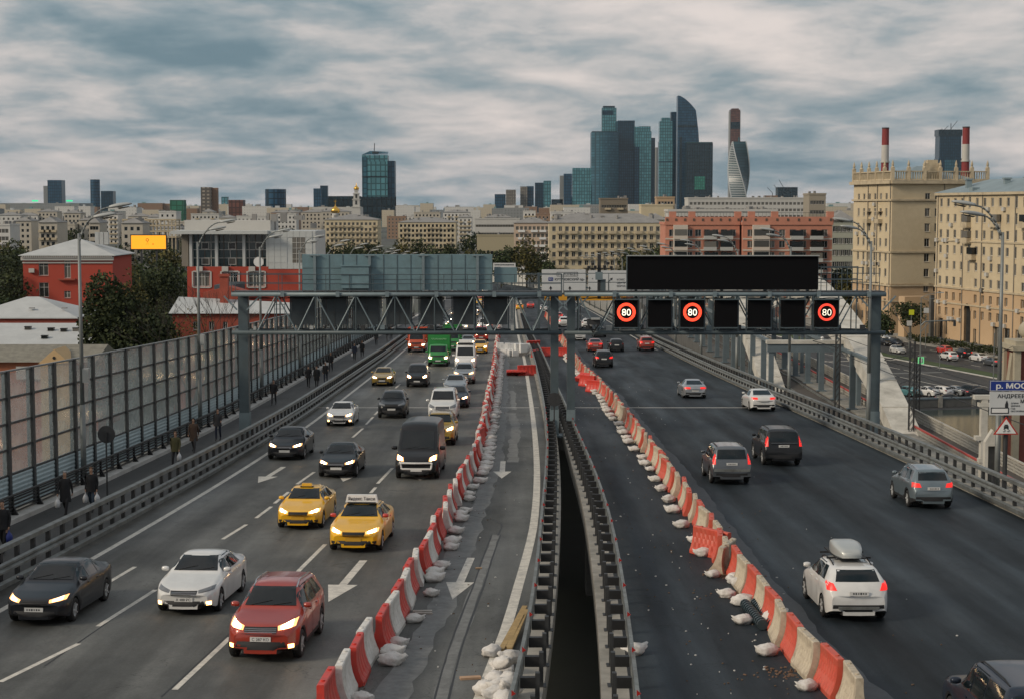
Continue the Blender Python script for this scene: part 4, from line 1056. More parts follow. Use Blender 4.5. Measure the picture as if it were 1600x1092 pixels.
t = thing('cream_column', 'cream column with stepped brackets behind the pointed pylon', 'pylon', (25.2, 90, RZ - 0.5))
MB().box((0, 0, 2.75), (0.34, 0.4, 5.5)).build('shaft', M_ARCH, t)
for z, w in ((5.6, 1.5), (5.2, 1.0), (3.4, 1.3), (2.2, 0.9)): MB().box((0.2, 0, z), (w, 0.45, 0.22)).build('bracket', M_ARCH, t)
# brick pylon with dome
M_BRICKR = mat('pylon_brick', (0.20, 0.055, 0.04), 0.8, var=0.15, vscale=3)
M_STONE = mat('pylon_stone', (0.40, 0.36, 0.27), 0.8, var=0.15, vscale=0.8)
zt = at(1597, 545, 150).z
t = thing('brick_pylon', 'red brick pylon with cream corners and a round stone dome', 'pylon', (46.0, 150, 0))
MB().box((0, 0, zt / 2), (3.3, 3.3, zt)).build('shaft', M_BRICKR, t)
for X in (-1.65, 1.65):
    for y in (-1.65, 1.65): MB().box((X, y, zt / 2), (0.55, 0.55, zt + 0.02)).build('corner_pier', M_STONE, t)
MB().box((0, 0, zt + 0.2), (4.3, 4.3, 0.4)).box((0, 0, zt + 0.6), (3.7, 3.7, 0.4)).build('cornice', M_STONE, t)
MB().lathe([(0.55, 0.8), (0.55, 1.0), (0.8, 1.1), (1.02, 1.4), (1.08, 1.75), (0.95, 2.1), (0.62, 2.45), (0.2, 2.6), (0.0, 2.62)], (0, 0, zt - 0.05), 20).build('dome', M_STONE, t, True)
MB().bar((-2.2, -0.5, zt - 5), (-1.7, -0.5, zt - 0.3), 0.3, 0.8).build('buttress', M_STONE, t)
# catenary masts and wires
def mast(label, x, y, h, z=RZ):
    t = thing('catenary_mast', label, 'mast', (x, y, z))
    for dx in (-0.16, 0.16):
        for dy in (-0.12, 0.12): MB().tube((dx, dy, 0), (dx, dy, h), 0.035, n=5).build('leg', M_STEEL_D, t)
    k = 0; z_ = 0.0
    while z_ < h - 0.5:
        for dy in (-0.12, 0.12): MB().bar((-0.16, dy, z_), (0.16, dy, z_ + 0.5), 0.03).build('lattice', M_STEEL_D, t)
        z_ += 0.5
    MB().bar((0, 0, h * 0.72), (-1.9, 0, h * 0.80), 0.05).bar((0, 0, h * 0.86), (-1.9, 0, h * 0.80), 0.04).build('bracket_arm', M_STEEL_D, t)
mast('lattice catenary mast on the railway bridge near the cream pylon', 26.9, 113.5, 6.2)
mast('lattice catenary mast on the railway bridge beside the arch foot', 24.3, 126, 6.6)
mast('lattice catenary mast under the portal beam', 22.6, 152, 6.0)
mast('lattice catenary mast in the street behind the railway', 38.5, 160, 13.0, 0.0)
for (xa, ya, za), (xb, yb, zb) in (((23.6, 70, 17.2), (23.6, 220, 17.6)), ((24.9, 70, 18.0), (24.9, 220, 18.2)), ((26.9, 80, 16.6), (26.9, 200, 16.6)), ((44.3, 149, 15.0), (27.0, 113.5, 16.5)), ((27.0, 113, 17.9), (58, 262, 14.5))):
    pts = []
    for i in range(11):
        k = i / 10; pts.append((xa + (xb - xa) * k, ya + (yb - ya) * k, za + (zb - za) * k - 0.8 * math.sin(math.pi * k)))
    o = MB().path(pts, 0.022, 5).build('catenary_wire', M_BLACK); tag(o, 'thin black overhead wire above the railway bridge', 'wire', 'overhead wires')
# ------------------------------------------------------------------ trees
def leaf_mat(key, c0, c1):
    m = bpy.data.materials.new(key); m.use_nodes = True; N, L = m.node_tree.nodes, m.node_tree.links
    b = N['Principled BSDF']; g_ = N.new('ShaderNodeNewGeometry'); r = N.new('ShaderNodeMixRGB')
    r.inputs[1].default_value = (*c0, 1); r.inputs[2].default_value = (*c1, 1)
    L.new(g_.outputs['Random Per Island'], r.inputs[0]); L.new(r.outputs[0], b.inputs['Base Color'])
    b.inputs['Roughness'].default_value = 0.7; b.inputs['Specular IOR Level'].default_value = 0.2
    return m
M_LEAF_D = leaf_mat('leaves_dark', (0.016, 0.026, 0.013), (0.060, 0.072, 0.026))
M_LEAF_A = leaf_mat('leaves_autumn', (0.030, 0.038, 0.014), (0.125, 0.105, 0.030))
M_LEAF_G = leaf_mat('leaves_green', (0.022, 0.036, 0.016), (0.065, 0.085, 0.030))
M_BARK = mat('bark', (0.035, 0.028, 0.022), 0.9, var=0.3, vscale=3)
def crown_mesh(seed, rx, ry, rz, n, leaf, lumps=16, m=None):
    r_ = np.random.RandomState(seed); L = []
    for i in range(lumps):
        u = r_.normal(size=3); u /= np.linalg.norm(u); k = r_.uniform(0.35, 0.80)
        L.append((u * k * np.array([rx, ry, rz]), r_.uniform(0.26, 0.46)))
    L.append((np.array([0, 0, 0.05 * rz]), 0.55))
    w = np.array([l[1] ** 2 for l in L]); w /= w.sum(); idx = r_.choice(len(L), size=n, p=w)
    u = r_.normal(size=(n, 3)); u /= np.linalg.norm(u, axis=1)[:, None]
    rad = r_.uniform(0.55, 1.08, size=n) ** 0.5
    cen = np.array([L[i][0] for i in idx]); rr = np.array([L[i][1] for i in idx])
    P = cen + u * (rad * rr)[:, None] * np.array([rx, ry, rz]) * 1.12
    a = r_.normal(size=(n, 3)); a /= np.linalg.norm(a, axis=1)[:, None]
    b = np.cross(a, r_.normal(size=(n, 3))); b /= np.linalg.norm(b, axis=1)[:, None]
    s = leaf * r_.uniform(0.5, 1.25, size=(n, 1))
    V = np.stack([P - a * s * 0.5, P + b * s * 0.33, P + a * s * 0.5, P - b * s * 0.33], axis=1).reshape(-1, 3)
    me = bpy.data.meshes.new('crown'); me.from_pydata(V.tolist(), [], (np.arange(n * 4).reshape(-1, 4)).tolist()); me.materials.append(m)
    return me
def trunk_mesh(seed, h, r, rx, rz, limbs=9):
    r_ = random.Random(seed); mb = MB()
    mb.path([(0, 0, 0), (0.1 * r, 0, h * 0.35), (-0.1, 0.1, h * 0.7), (0.1, 0, h * 1.0)], [r, r * 0.8, r * 0.55, r * 0.2], 8)
    for i in range(limbs):
        z = h * r_.uniform(0.35, 0.9); a = r_.uniform(0, 6.28); q = rx * r_.uniform(0.45, 0.85)
        p1 = (math.cos(a) * q * 0.5, math.sin(a) * q * 0.5, z + rz * 0.22); p2 = (math.cos(a) * q, math.sin(a) * q, z + rz * r_.uniform(0.3, 0.6))
        mb.path([(0, 0, z), p1, p2], [r * 0.4, r * 0.22, r * 0.06], 5)
    return mb.mesh('trunk', M_BARK)
def tree(name, label, p, h, rx, n, leaf, m, seed, group=None, cb=0.28, cache={}):
    t = thing(name, label, 'tree', p, random.Random(seed).uniform(0, 6.28), group)
    zc = h * (cb + (1 - cb) / 2); rz = h * (1 - cb) / 2
    link('trunk', trunk_mesh(seed, h * 0.8, max(0.12, h * 0.018), rx, rz), t)
    link('crown', crown_mesh(seed, rx, rx, rz, n, leaf, m=m), t, (0, 0, zc)); return t
def ground_at(px, D): q = at(px, 500, D); return Vector((q.x, D, 0.0))
tree('deciduous_tree', 'big dark round tree between the red houses behind the noise wall', ground_at(197, 186), 20.4, 5.3, 18000, 0.50, M_LEAF_D, 1, cb=0.2)
tree('deciduous_tree', 'brownish smaller tree at the foot of the big dark round one', ground_at(240, 176), 13.0, 2.8, 2600, 0.34, M_LEAF_A, 2)
tree('deciduous_tree', 'yellow-tinged tree top rising behind the big dark round tree', ground_at(200, 200), 20.6, 2.7, 2500, 0.42, M_LEAF_A, 3)
for i, (px, D, h, rx) in enumerate(((6, 330, 21.5, 6), (24, 300, 16, 4.5), (-6, 280, 15, 4.5), (20, 360, 19, 4.5))):
    tree('deciduous_tree', 'dark leafy tree crowding the far side of the red hip-roofed house', ground_at(px, D), h, rx, 2600, 0.6, M_LEAF_D if i != 2 else M_LEAF_G, 10 + i, 'trees behind the hip-roofed house')
for i, (px, D, h, rx) in enumerate(((205, 335, 17, 3.6), (236, 330, 14, 3.4), (264, 330, 16.6, 3.9), (250, 300, 11, 3.4))):
    tree('deciduous_tree', 'dark green tree below the orange billboard', ground_at(px, D), h, rx, 2200, 0.6, M_LEAF_D, 20 + i, 'trees below the orange billboard')
tw = thing('bare_tree', 'nearly bare twiggy tree in front of the low red building', 'tree', ground_at(300, 183))
mb = MB(); r_ = random.Random(4)
def twig(p, d, l, r, k):
    q = p + d * l; mb.tube(p, q, r, r * 0.65, 5)
    if k:
        for _ in range(3):
            e = (d + Vector((r_.uniform(-.75, .75), r_.uniform(-.75, .75), r_.uniform(-.1, .5)))).normalized(); twig(q, e, l * 0.74, r * 0.6, k - 1)
twig(Vector((0, 0, 0)), Vector((0, 0, 1)), 6.0, 0.15, 5); mb.build('trunk', M_BARK, tw)
link('crown', crown_mesh(31, 3.0, 3.0, 3.4, 600, 0.25, m=M_LEAF_A), tw, (0, 0, 13))
# belt of trees beyond the road
belt = [(505, 640, 17), (530, 600, 15), (552, 620, 16), (575, 640, 16.5), (600, 600, 14), (628, 620, 16), (655, 640, 16), (682, 610, 14), (706, 640, 15), (730, 600, 13), (756, 620, 12.5), (783, 560, 14), (800, 640, 14), (823, 560, 18), (842, 600, 14), (858, 540, 11),
        (985, 560, 15), (1000, 520, 17), (1018, 540, 16), (1030, 520, 16), (1310, 430, 14), (1325, 400, 13), (1338, 440, 12), (1305, 380, 9)]
for i, (px, D, h) in enumerate(belt):
    m = (M_LEAF_D, M_LEAF_G, M_LEAF_D, M_LEAF_A)[(i * 7) % 4] if px > 600 else M_LEAF_D
    lb = 'dark tree in the belt before the beige apartment blocks' if px < 900 else ('tall dark tree between the beige block and the pink brick block' if px < 1100 else 'dark tree beside the tall beige corner building')
    gr = 'belt of trees beyond the road' if px < 900 else ('trees beside the pink brick block' if px < 1100 else 'trees beside the tall beige building')
    tree('deciduous_tree', lb, ground_at(px, D), h * 0.97, h * 0.36, 1500, 0.95, m, 40 + i, gr, cb=0.12)
# ------------------------------------------------------------------ buildings with real openings
def glass_mat(key, c0, c1, rough=0.08):
    m = bpy.data.materials.new(key); m.use_nodes = True; N, L = m.node_tree.nodes, m.node_tree.links
    b = N['Principled BSDF']; oi = N.new('ShaderNodeObjectInfo'); r = N.new('ShaderNodeValToRGB')
    r.color_ramp.elements[0].position = 0.55; r.color_ramp.elements[0].color = (*c0, 1); r.color_ramp.elements[1].position = 0.95; r.color_ramp.elements[1].color = (*c1, 1)
    L.new(oi.outputs['Random'], r.inputs[0]); L.new(r.outputs[0], b.inputs['Base Color']); b.inputs['Roughness'].default_value = rough
    MATS[key] = m; return m
M_GLASS = glass_mat('window_glass', (0.010, 0.012, 0.013), (0.16, 0.15, 0.13))
M_FRAME = mat('window_frame', (0.50, 0.49, 0.46), 0.6)
M_FRAME_B = mat('window_frame_brown', (0.10, 0.075, 0.055), 0.6)
WM = {}
def window_mesh(w, h, fm, mull=1, arch=False):
    k = (round(w, 2), round(h, 2), fm.name, mull)
    if k in WM: return WM[k]
    mb = MB().add([(-w / 2, 0, 0), (w / 2, 0, 0), (w / 2, 0, h), (-w / 2, 0, h)], [(0, 1, 2, 3)], 1)
    f = 0.09
    def q(x0, x1, z0, z1): mb.add([(x0, -0.04, z0), (x1, -0.04, z0), (x1, -0.04, z1), (x0, -0.04, z1)], [(0, 1, 2, 3)], 0)
    q(-w / 2, -w / 2 + f, 0, h); q(w / 2 - f, w / 2, 0, h); q(-w / 2 + f, w / 2 - f, 0, f); q(-w / 2 + f, w / 2 - f, h - f, h)
    if mull >= 1: q(-f / 2, f / 2, f, h - f)
    if mull >= 2: q(-w / 2 + f, -f / 2, h * 0.66, h * 0.66 + f * 0.8); q(f / 2, w / 2 - f, h * 0.66, h * 0.66 + f * 0.8)
    mb.add([(-w / 2 - 0.08, -0.30, -0.06), (w / 2 + 0.08, -0.30, -0.06), (w / 2 + 0.08, 0.0, 0.0), (-w / 2 - 0.08, 0.0, 0.0)], [(0, 1, 2, 3)], 0)
    WM[k] = mb.mesh('window', [fm, M_GLASS]); return WM[k]
def facade(mb, A, B, z0, z1, holes, depth=0.22, mi=0):
    """wall from A to B (left to right seen from outside); holes: (u0,u1,za,zb) along the wall"""
    A = Vector((A[0], A[1])); B = Vector((B[0], B[1])); L = (B - A).length; d = (B - A) / L; n = Vector((d.y, -d.x))
    us = sorted({0.0, round(L, 3)} | {round(h[0], 3) for h in holes} | {round(h[1], 3) for h in holes})
    zs = sorted({round(z0, 3), round(z1, 3)} | {round(h[2], 3) for h in holes} | {round(h[3], 3) for h in holes})
    hs = {(round(h[0], 3), round(h[2], 3)) for h in holes}
    def P(u, z, k=0.0): q = A + d * u - n * k; return (q.x, q.y, z)
    ui = {u: i for i, u in enumerate(us)}
    cover = set()
    for h in holes:
        for i in range(ui[round(h[0], 3)], ui[round(h[1], 3)]):
            for j, z in enumerate(zs):
                if round(h[2], 3) <= z < round(h[3], 3): cover.add((i, j))
    # merge free cells along each row
    for j in range(len(zs) - 1):
        i = 0
        while i < len(us) - 1:
            if (i, j) in cover: i += 1; continue
            e_ = i
            while e_ < len(us) - 1 and (e_, j) not in cover: e_ += 1
            mb.add([P(us[i], zs[j]), P(us[e_], zs[j]), P(us[e_], zs[j + 1]), P(us[i], zs[j + 1])], [(0, 1, 2, 3)], mi); i = e_
    for u0, u1, za, zb in holes:
        mb.add([P(u0, za), P(u1, za), P(u1, zb), P(u0, zb), P(u0, za, depth), P(u1, za, depth), P(u1, zb, depth), P(u0, zb, depth)], [(0, 1, 5, 4), (1, 2, 6, 5), (2, 3, 7, 6), (3, 0, 4, 7)], mi)
    return d, n, P
def even(L, n, w, m0, m1=None):
    m1 = m0 if m1 is None else m1
    return [m0 + (L - m0 - m1) * (i + 0.5) / n - w / 2 for i in range(n)]
def grid_holes(L, cols, floors, w, h, m0=0.6, m1=None, sill=0.9):
    return [(u, u + w, z + sill, z + sill + h) for z in floors for u in (even(L, cols, w, m0, m1) if isinstance(cols, int) else cols)]
def put_windows(t, A, B, holes, fm, mull=1, depth=0.22, far=None, skip=0.0):
    A = Vector((A[0], A[1])); B = Vector((B[0], B[1])); L = (B - A).length; d = (B - A) / L; n = Vector((d.y, -d.x)); rz = math.atan2(d.y, d.x)
    for u0, u1, za, zb in holes:
        q = A + d * ((u0 + u1) / 2) - n * (depth - 0.03)
        me = window_mesh(u1 - u0, zb - za, fm, mull)
        if far is None:
            o = link('window', me, t, (q.x - t.location.x, q.y - t.location.y, za - t.location.z), rz)
        else:
            cs, sn = math.cos(rz), math.sin(rz)
            far.add([(q.x + v.co.x * cs - v.co.y * sn - t.location.x, q.y + v.co.x * sn + v.co.y * cs - t.location.y, za + v.co.z) for v in me.vertices], [tuple(p.vertices) for p in me.polygons][:5], 0)
            for k in range(5): far.m[-5 + k] = me.polygons[k].material_index
def shift(mb, loc):
    mb.v = [(x - loc[0], y - loc[1], z - loc[2]) for x, y, z in mb.v]; return mb
def roof_hip(mb, pts, z, rise, over=0.5, mi=0, inset=None):
    """pts: four corners A,B,C,D (A,B front)"""
    c = sum((Vector((p[0], p[1])) for p in pts), Vector((0, 0))) / 4
    E = [Vector((p[0], p[1])) + (Vector((p[0], p[1])) - c).normalized() * over for p in pts]
    w = (E[1] - E[0]).length; d_ = (E[2] - E[1]).length
    if w >= d_:
        k = min(0.48, (d_ / 2) / w if inset is None else inset); r0 = (E[0] + E[3]) / 2; r1 = (E[1] + E[2]) / 2; a = r0 + (r1 - r0) * k; b = r0 + (r1 - r0) * (1 - k)
        V = [(*p, z) for p in E] + [(*a, z + rise), (*b, z + rise)]
        F_ = [(0, 1, 5, 4), (1, 2, 5), (2, 3, 4, 5), (3, 0, 4)]
    else:
        k = min(0.48, (w / 2) / d_ if inset is None else inset); r0 = (E[0] + E[1]) / 2; r1 = (E[3] + E[2]) / 2; a = r0 + (r1 - r0) * k; b = r0 + (r1 - r0) * (1 - k)
        V = [(*p, z) for p in E] + [(*a, z + rise), (*b, z + rise)]
        F_ = [(0, 1, 4), (1, 2, 5, 4), (2, 3, 5), (3, 0, 4, 5)]
    V += [(*p, z - 0.12) for p in E]
    o = 6
    F_ += [(o, o + 1, 1, 0), (o + 1, o + 2, 2, 1), (o + 2, o + 3, 3, 2), (o + 3, o, 0, 3), (o + 3, o + 2, o + 1, o)]
    return mb.add(V, F_, mi)
def rect(A, B, depth):
    A = Vector((A[0], A[1])); B = Vector((B[0], B[1])); d = (B - A).normalized(); n = Vector((d.y, -d.x)) * depth
    return [tuple(A), tuple(B), tuple(B - n), tuple(A - n)]
def roof_clutter(t, pts, z, n, seed, m):
    r_ = random.Random(seed); A, B, C, D_ = [Vector(p) for p in pts]
    for i in range(n):
        u, v = r_.uniform(0.06, 0.94), r_.uniform(0.15, 0.8); q = A + (B - A) * u + (D_ - A) * v
        MB().box((q.x - t.location.x, q.y - t.location.y, z + 0.5), (r_.uniform(0.5, 1.8), r_.uniform(0.5, 1.5), r_.uniform(0.8, 2.4)), r_.uniform(0, 1)).build('roof_vent', m, t)

M_BEIGE = mat('stucco_beige', (0.57, 0.475, 0.32), 0.85, var=0.07, vscale=0.25, dirt=(0.36, 0.28, 0.17), dscale=0.12, damt=0.5)
M_OCHRE = mat('stucco_ochre', (0.52, 0.37, 0.225), 0.85, var=0.08, vscale=0.3, dirt=(0.32, 0.20, 0.10), dscale=0.15, damt=0.5)
M_TRIM = mat('stucco_trim', (0.50, 0.42, 0.29), 0.8, var=0.1, vscale=0.8, dirt=(0.22, 0.17, 0.11), dscale=0.6, damt=0.6)
M_ROOFB = mat('roof_metal_blue', (0.22, 0.28, 0.30), 0.5, 0.1, var=0.12, vscale=0.3)
M_ROOFG = mat('roof_grey', (0.24, 0.235, 0.225), 0.8, var=0.15, vscale=0.4)
M_PIPE = mat('downpipe', (0.22, 0.20, 0.17), 0.6)
# --- long beige block on the right
A = (87.3, 350.0); B = (98.9, 294.5)
L = math.dist(A, B)
t = thing('apartment_building', 'long beige stucco apartment building with arched passage and grey metal roof', 'building', (A[0], A[1], 0))
H = 29.7
fl = [4.8 + 3.15 * i for i in range(8)]
cols = [1.6 + 3.1 * i for i in range(18) if i not in (4, 10)]
hs = [(u, u + 1.15, z + 0.5, z + 2.15) for z in fl for u in cols]
hs += [(u, u + 1.0, z + 0.2, z + 2.4) for z in fl[3:] for u in (1.6 + 3.1 * 4 + 0.1, 1.6 + 3.1 * 10 + 0.1)]
shops = [(1.9, 3.9, 0.5, 4.6), (4.6, 5.9, 1.4, 4.2), (17.2, 18.4, 0.4, 3.4), (25.2, 27.8, 0.4, 4.4), (29.2, 31.8, 0.4, 4.4), (34, 36.6, 0.4, 4.4)]
archh = [(13.2, 16.0, 0.0, 8.2)]
hs = [h_ for h_ in hs if not (h_[2] < 9.5 and 11.5 < h_[0] < 16.2)]
mb = MB(); facade(mb, A, B, 7.9 + 3.15, H, [h_ for h_ in hs if h_[2] > 11.0]); shift(mb, t.location).build('upper_wall', M_BEIGE, t)
mb = MB(); facade(mb, A, B, 0, 7.9 + 3.15, [h_ for h_ in hs if h_[2] < 11.0] + shops + archh, 0.5); shift(mb, t.location).build('lower_wall', M_OCHRE, t)
put_windows(t, A, B, [h_ for h_ in hs if h_[2] > 11.0], M_FRAME, 1)
put_windows(t, A, B, [h_ for h_ in hs if h_[2] < 11.0] + shops, M_FRAME, 1, 0.45)
pts = rect(A, B, 16)
mb = MB()
for a_, b_ in ((pts[1], pts[2]), (pts[2], pts[3]), (pts[3], pts[0])):
    mb.add([(a_[0], a_[1], 0), (b_[0], b_[1], 0), (b_[0], b_[1], H), (a_[0], a_[1], H)], [(0, 1, 2, 3)])
shift(mb, t.location).build('side_wall', M_BEIGE, t)
mb = MB(); roof_hip(mb, pts, H + 0.45, 2.7, 0.9); shift(mb, t.location).build('roof', M_ROOFB, t)
d = Vector((B[0] - A[0], B[1] - A[1])) / L; n2 = Vector((d.y, -d.x)); rz = math.atan2(d.y, d.x)
def on(u, z, k=0.0): q = Vector(A) + d * u + n2 * k; return (q.x - t.location.x, q.y - t.location.y, z)
def course(z, h, k, nm='cornice', m=M_TRIM, u0=0, u1=None):
    u1 = L if u1 is None else u1
    MB().box(on((u0 + u1) / 2, z, k / 2 - 0.01), (u1 - u0, k, h), rz).build(nm, m, t)
course(H + 0.15, 0.5, 0.6); course(11.05, 0.35, 0.25, 'string_course'); course(7.9, 0.3, 0.2, 'string_course'); course(20.5, 0.3, 0.22, 'string_course')
MB().box(on(L / 2, 0.3, 0.04), (L + 0.2, 0.3, 0.6), rz).build('plinth', M_CONC_D, t)
# arched passage: head of the arch and its dark depth
mb = MB(); c = 14.6
for i in range(9):
    a0, a1 = math.pi * i / 9, math.pi * (i + 1) / 9
    p0, p1 = (c - 1.4 * math.cos(a0), 6.8 + 1.4 * math.sin(a0)), (c - 1.4 * math.cos(a1), 6.8 + 1.4 * math.sin(a1))
    mb.add([on(p0[0], p0[1], 0.03), on(p1[0], p1[1], 0.03), on(p1[0], 8.22, 0.03), on(p0[0], 8.22, 0.03)], [(0, 1, 2, 3)])
    q0, q1 = (c - 1.75 * math.cos(a0), 6.8 + 1.75 * math.sin(a0)), (c - 1.75 * math.cos(a1), 6.8 + 1.75 * math.sin(a1))
    mb.add([on(p0[0], p0[1], 0.10), on(p1[0], p1[1], 0.10), on(q1[0], q1[1], 0.10), on(q0[0], q0[1], 0.10)], [(0, 1, 2, 3)])
fix_normals(mb.build('arch_head', M_OCHRE, t).data)
mb = MB()
for u in (13.2, 16.0): mb.add([on(u, 0, 0), on(u, 0, -8), on(u, 8.2, -8), on(u, 8.2, 0)], [(0, 1, 2, 3)])
mb.add([on(13.2, 8.2, 0), on(16, 8.2, 0), on(16, 8.2, -8), on(13.2, 8.2, -8)], [(0, 1, 2, 3)]).build('passage', M_CONC_D, t)
for u in (0.9, 12.2, 20.0, 33.0, 47):
    MB().tube(on(u, 0.3, 0.12), on(u, H, 0.12), 0.09, n=6).build('downpipe', M_PIPE, t)
acm = MB().box((0, -0.3, 0), (0.95, 0.45, 0.72)).lathe([(0.0, 0), (0.26, 0), (0.26, 0.02), (0, 0.02)], (0, -0.3, 0.36), 8).mesh('air_conditioner', mat('ac_white', (0.48, 0.47, 0.44), 0.6))
r_ = random.Random(9)
for i in range(34):
    z = r_.choice(fl); u = r_.choice(cols) + r_.choice((0.55, -0.7)); q = on(u, z + 0.0, 0.0); o = link('air_conditioner', acm, t, q, rz)
for u, z in ((13.0, 23.8), (15.4, 17.5), (25.0, 24.0), (13.2, 20.7), (36, 24)):
    MB().box(on(u + 1, z, 0.5), (2.6, 1.0, 0.9), rz).box(on(u + 1, z - 0.55, 0.5), (2.8, 1.1, 0.15), rz).build('balcony', M_TRIM, t)
    MB().box(on(u + 1, z + 1.2, 0.42), (2.4, 0.8, 1.3), rz).build('balcony_glazing', M_GLASS, t)
for u, dn in ((8, 3), (20, 5), (30, 4), (42, 4)):
    q = on(u, H + 1.8, -dn); MB().box((q[0], q[1], q[2]), (1.1, 1.1, 2.4)).box((q[0], q[1], q[2] + 1.3), (1.5, 1.5, 0.3)).build('chimney', M_ROOFB, t)
mb = MB(); q = on(14, H + 0.9, -1.2); mb.box(q, (1.5, 1.5, 1.0), rz).build('dormer', M_ROOFB, t)
# --- tall beige corner building with balustrade
A1 = Vector((81.5, 365.0)); u_ = Vector((0.204, -0.979)); C1 = A1 - u_ * 20.6; f_ = Vector((0.979, 0.204)); B1 = A1 + f_ * 22
t = thing('corner_building', 'tall beige stucco corner building with balustrade and pinnacles on its roof', 'building', (A1.x, A1.y, 0)); H1 = 32.4
fl1 = [1.6 + 3.25 * i for i in range(9)]
hl = grid_holes(20.6, 6, fl1, 1.1, 1.75, 1.4)
mb = MB(); facade(mb, C1, A1, 10.4, H1, [h_ for h_ in hl if h_[2] > 10.6]); facade(mb, A1, B1, 10.4, H1, [(u, u + 1.2, z + 0.9, z + 2.65) for z in fl1[3:] for u in (7.6, 9.9, 13.5)])
mb.add([(B1.x, B1.y, 0), (B1.x - 4, B1.y + 20, 0), (B1.x - 4, B1.y + 20, H1), (B1.x, B1.y, H1)], [(0, 1, 2, 3)])
shift(mb, t.location).build('upper_wall', M_BEIGE, t)
mb = MB(); facade(mb, C1, A1, 0, 10.4, [h_ for h_ in hl if h_[2] < 10.6]); facade(mb, A1, B1, 0, 10.4, [(u, u + 1.2, z + 0.9, z + 2.65) for z in fl1[1:3] for u in (7.6, 9.9, 13.5)])
shift(mb, t.location).build('lower_wall', M_OCHRE, t)
put_windows(t, C1, A1, hl, M_FRAME, 1); put_windows(t, A1, B1, [(u, u + 1.2, z + 0.9, z + 2.65) for z in fl1[1:] for u in (7.6, 9.9, 13.5)], M_FRAME, 1)
def bar2(P, Q, z, h, k, nm, m):
    P = Vector(P); Q = Vector(Q); dd = (Q - P).normalized(); nn = Vector((dd.y, -dd.x)); c_ = (P + Q) / 2 + nn * (k / 2 - 0.01)
    MB().box((c_.x - t.location.x, c_.y - t.location.y, z), ((Q - P).length + k, k, h), math.atan2(dd.y, dd.x)).build(nm, m, t)
for P_, Q_ in ((C1, A1), (A1, B1)):
    bar2(P_, Q_, H1 + 0.2, 0.7, 0.9, 'cornice', M_TRIM); bar2(P_, Q_, H1 - 3.6, 0.4, 0.4, 'string_course', M_TRIM); bar2(P_, Q_, 17.6, 0.35, 0.3, 'string_course', M_TRIM); bar2(P_, Q_, 10.4, 0.35, 0.3, 'string_course', M_TRIM); bar2(P_, Q_, 7.0, 0.25, 0.25, 'string_course', M_TRIM)
    bar2(P_, Q_, H1 + 2.5, 0.25, 0.35, 'balustrade_rail', M_TRIM); bar2(P_, Q_, H1 + 0.75, 0.3, 0.35, 'balustrade_rail', M_TRIM)
    Lq = (Vector(Q_) - Vector(P_)).length; dd = (Vector(Q_) - Vector(P_)) / Lq
    mbb = MB(); k = 0.3
    while k < Lq:
        q = Vector(P_) + dd * k; mbb.box((q.x - t.location.x, q.y - t.location.y, H1 + 1.65), (0.2, 0.2, 1.5)); k += 0.55
    mbb.build('balusters', M_TRIM, t)['kind'] = 'stuff'
    npin = 5 if Lq < 21 else 6
    for i in range(0 if Lq < 21 else 1, npin + 1):
        q = Vector(P_) + dd * (Lq * i / npin); x_, y_ = q.x - t.location.x, q.y - t.location.y
        MB().box((x_, y_, H1 + 1.9), (0.75, 0.75, 2.7)).lathe([(0.42, 3.25), (0.42, 3.4), (0.2, 3.6), (0.30, 3.95), (0.22, 4.3), (0.06, 4.9), (0, 4.95)], (x_, y_, H1), 8).build('pinnacle', M_TRIM, t)
for k in (0.4, 0.64, 0.97):
    q = C1 + (A1 - C1) * k; MB().tube((q.x - t.location.x + -0.15, q.y - t.location.y, 0.3), (q.x - t.location.x - 0.15, q.y - t.location.y, H1), 0.09, n=6).build('downpipe', M_PIPE, t)
for k in (0.55, 0.97):
    q = A1 + f_ * (22 * k) - Vector((0.03, 0.15)); MB().tube((q.x - t.location.x, q.y - t.location.y, 0.3), (q.x - t.location.x, q.y - t.location.y, H1), 0.09, n=6).build('downpipe', M_PIPE, t)
rz1 = math.atan2((A1 - C1).y, (A1 - C1).x)
for i in range(14):
    k = r_.choice(range(6)); z = r_.choice(fl1[2:]); q = C1 + (A1 - C1).normalized() * (1.4 + 17.8 * (k + 0.5) / 6 + r_.uniform(-.5, .5)); link('air_conditioner', acm, t, (q.x - t.location.x, q.y - t.location.y, z + 0.3), rz1)
for k, z in ((2, 24.2), (4, 24.2)):
    q = C1 + (A1 - C1).normalized() * (1.4 + 17.8 * (k + 0.5) / 6) + Vector((-0.98, -0.2)) * 0.55
    MB().box((q.x - t.location.x, q.y - t.location.y, z), (2.2, 1.1, 0.9), rz1).box((q.x - t.location.x, q.y - t.location.y, z + 2.1), (2.3, 1.2, 0.12), rz1).build('balcony', M_TRIM, t)
mb = MB(); roof_hip(mb, [tuple(C1), tuple(A1), tuple(B1), tuple(C1 + f_ * 22)], H1 + 0.5, 3.4, -0.8); shift(mb, t.location).build('roof', M_ROOFB, t)
q = A1 + f_ * 9.5; MB().box((q.x - t.location.x, q.y - t.location.y + 2, H1 + 2.6), (3.2, 2.5, 3.4)).box((q.x - t.location.x, q.y - t.location.y + 2, H1 + 4.6), (2.2, 2.0, 0.8)).build('roof_turret', M_TRIM, t)
# dark gateway at the foot between the two
t = thing('gateway_block', 'low dark gateway between the corner building and the long beige one', 'building', (90.5, 353.5, 0))
MB().box((0, 0, 4.5), (7, 0.8, 9.0), 0.2).build('wall', M_CONC_D, t); MB().box((-6.2, 2.5, 4.3), (5.2, 3, 8.6), 0.2).build('annex', M_OCHRE, t); MB().box((0.5, -0.6, 2.4), (3.6, 0.5, 4.8), 0.2).build('door', M_BLACK, t)

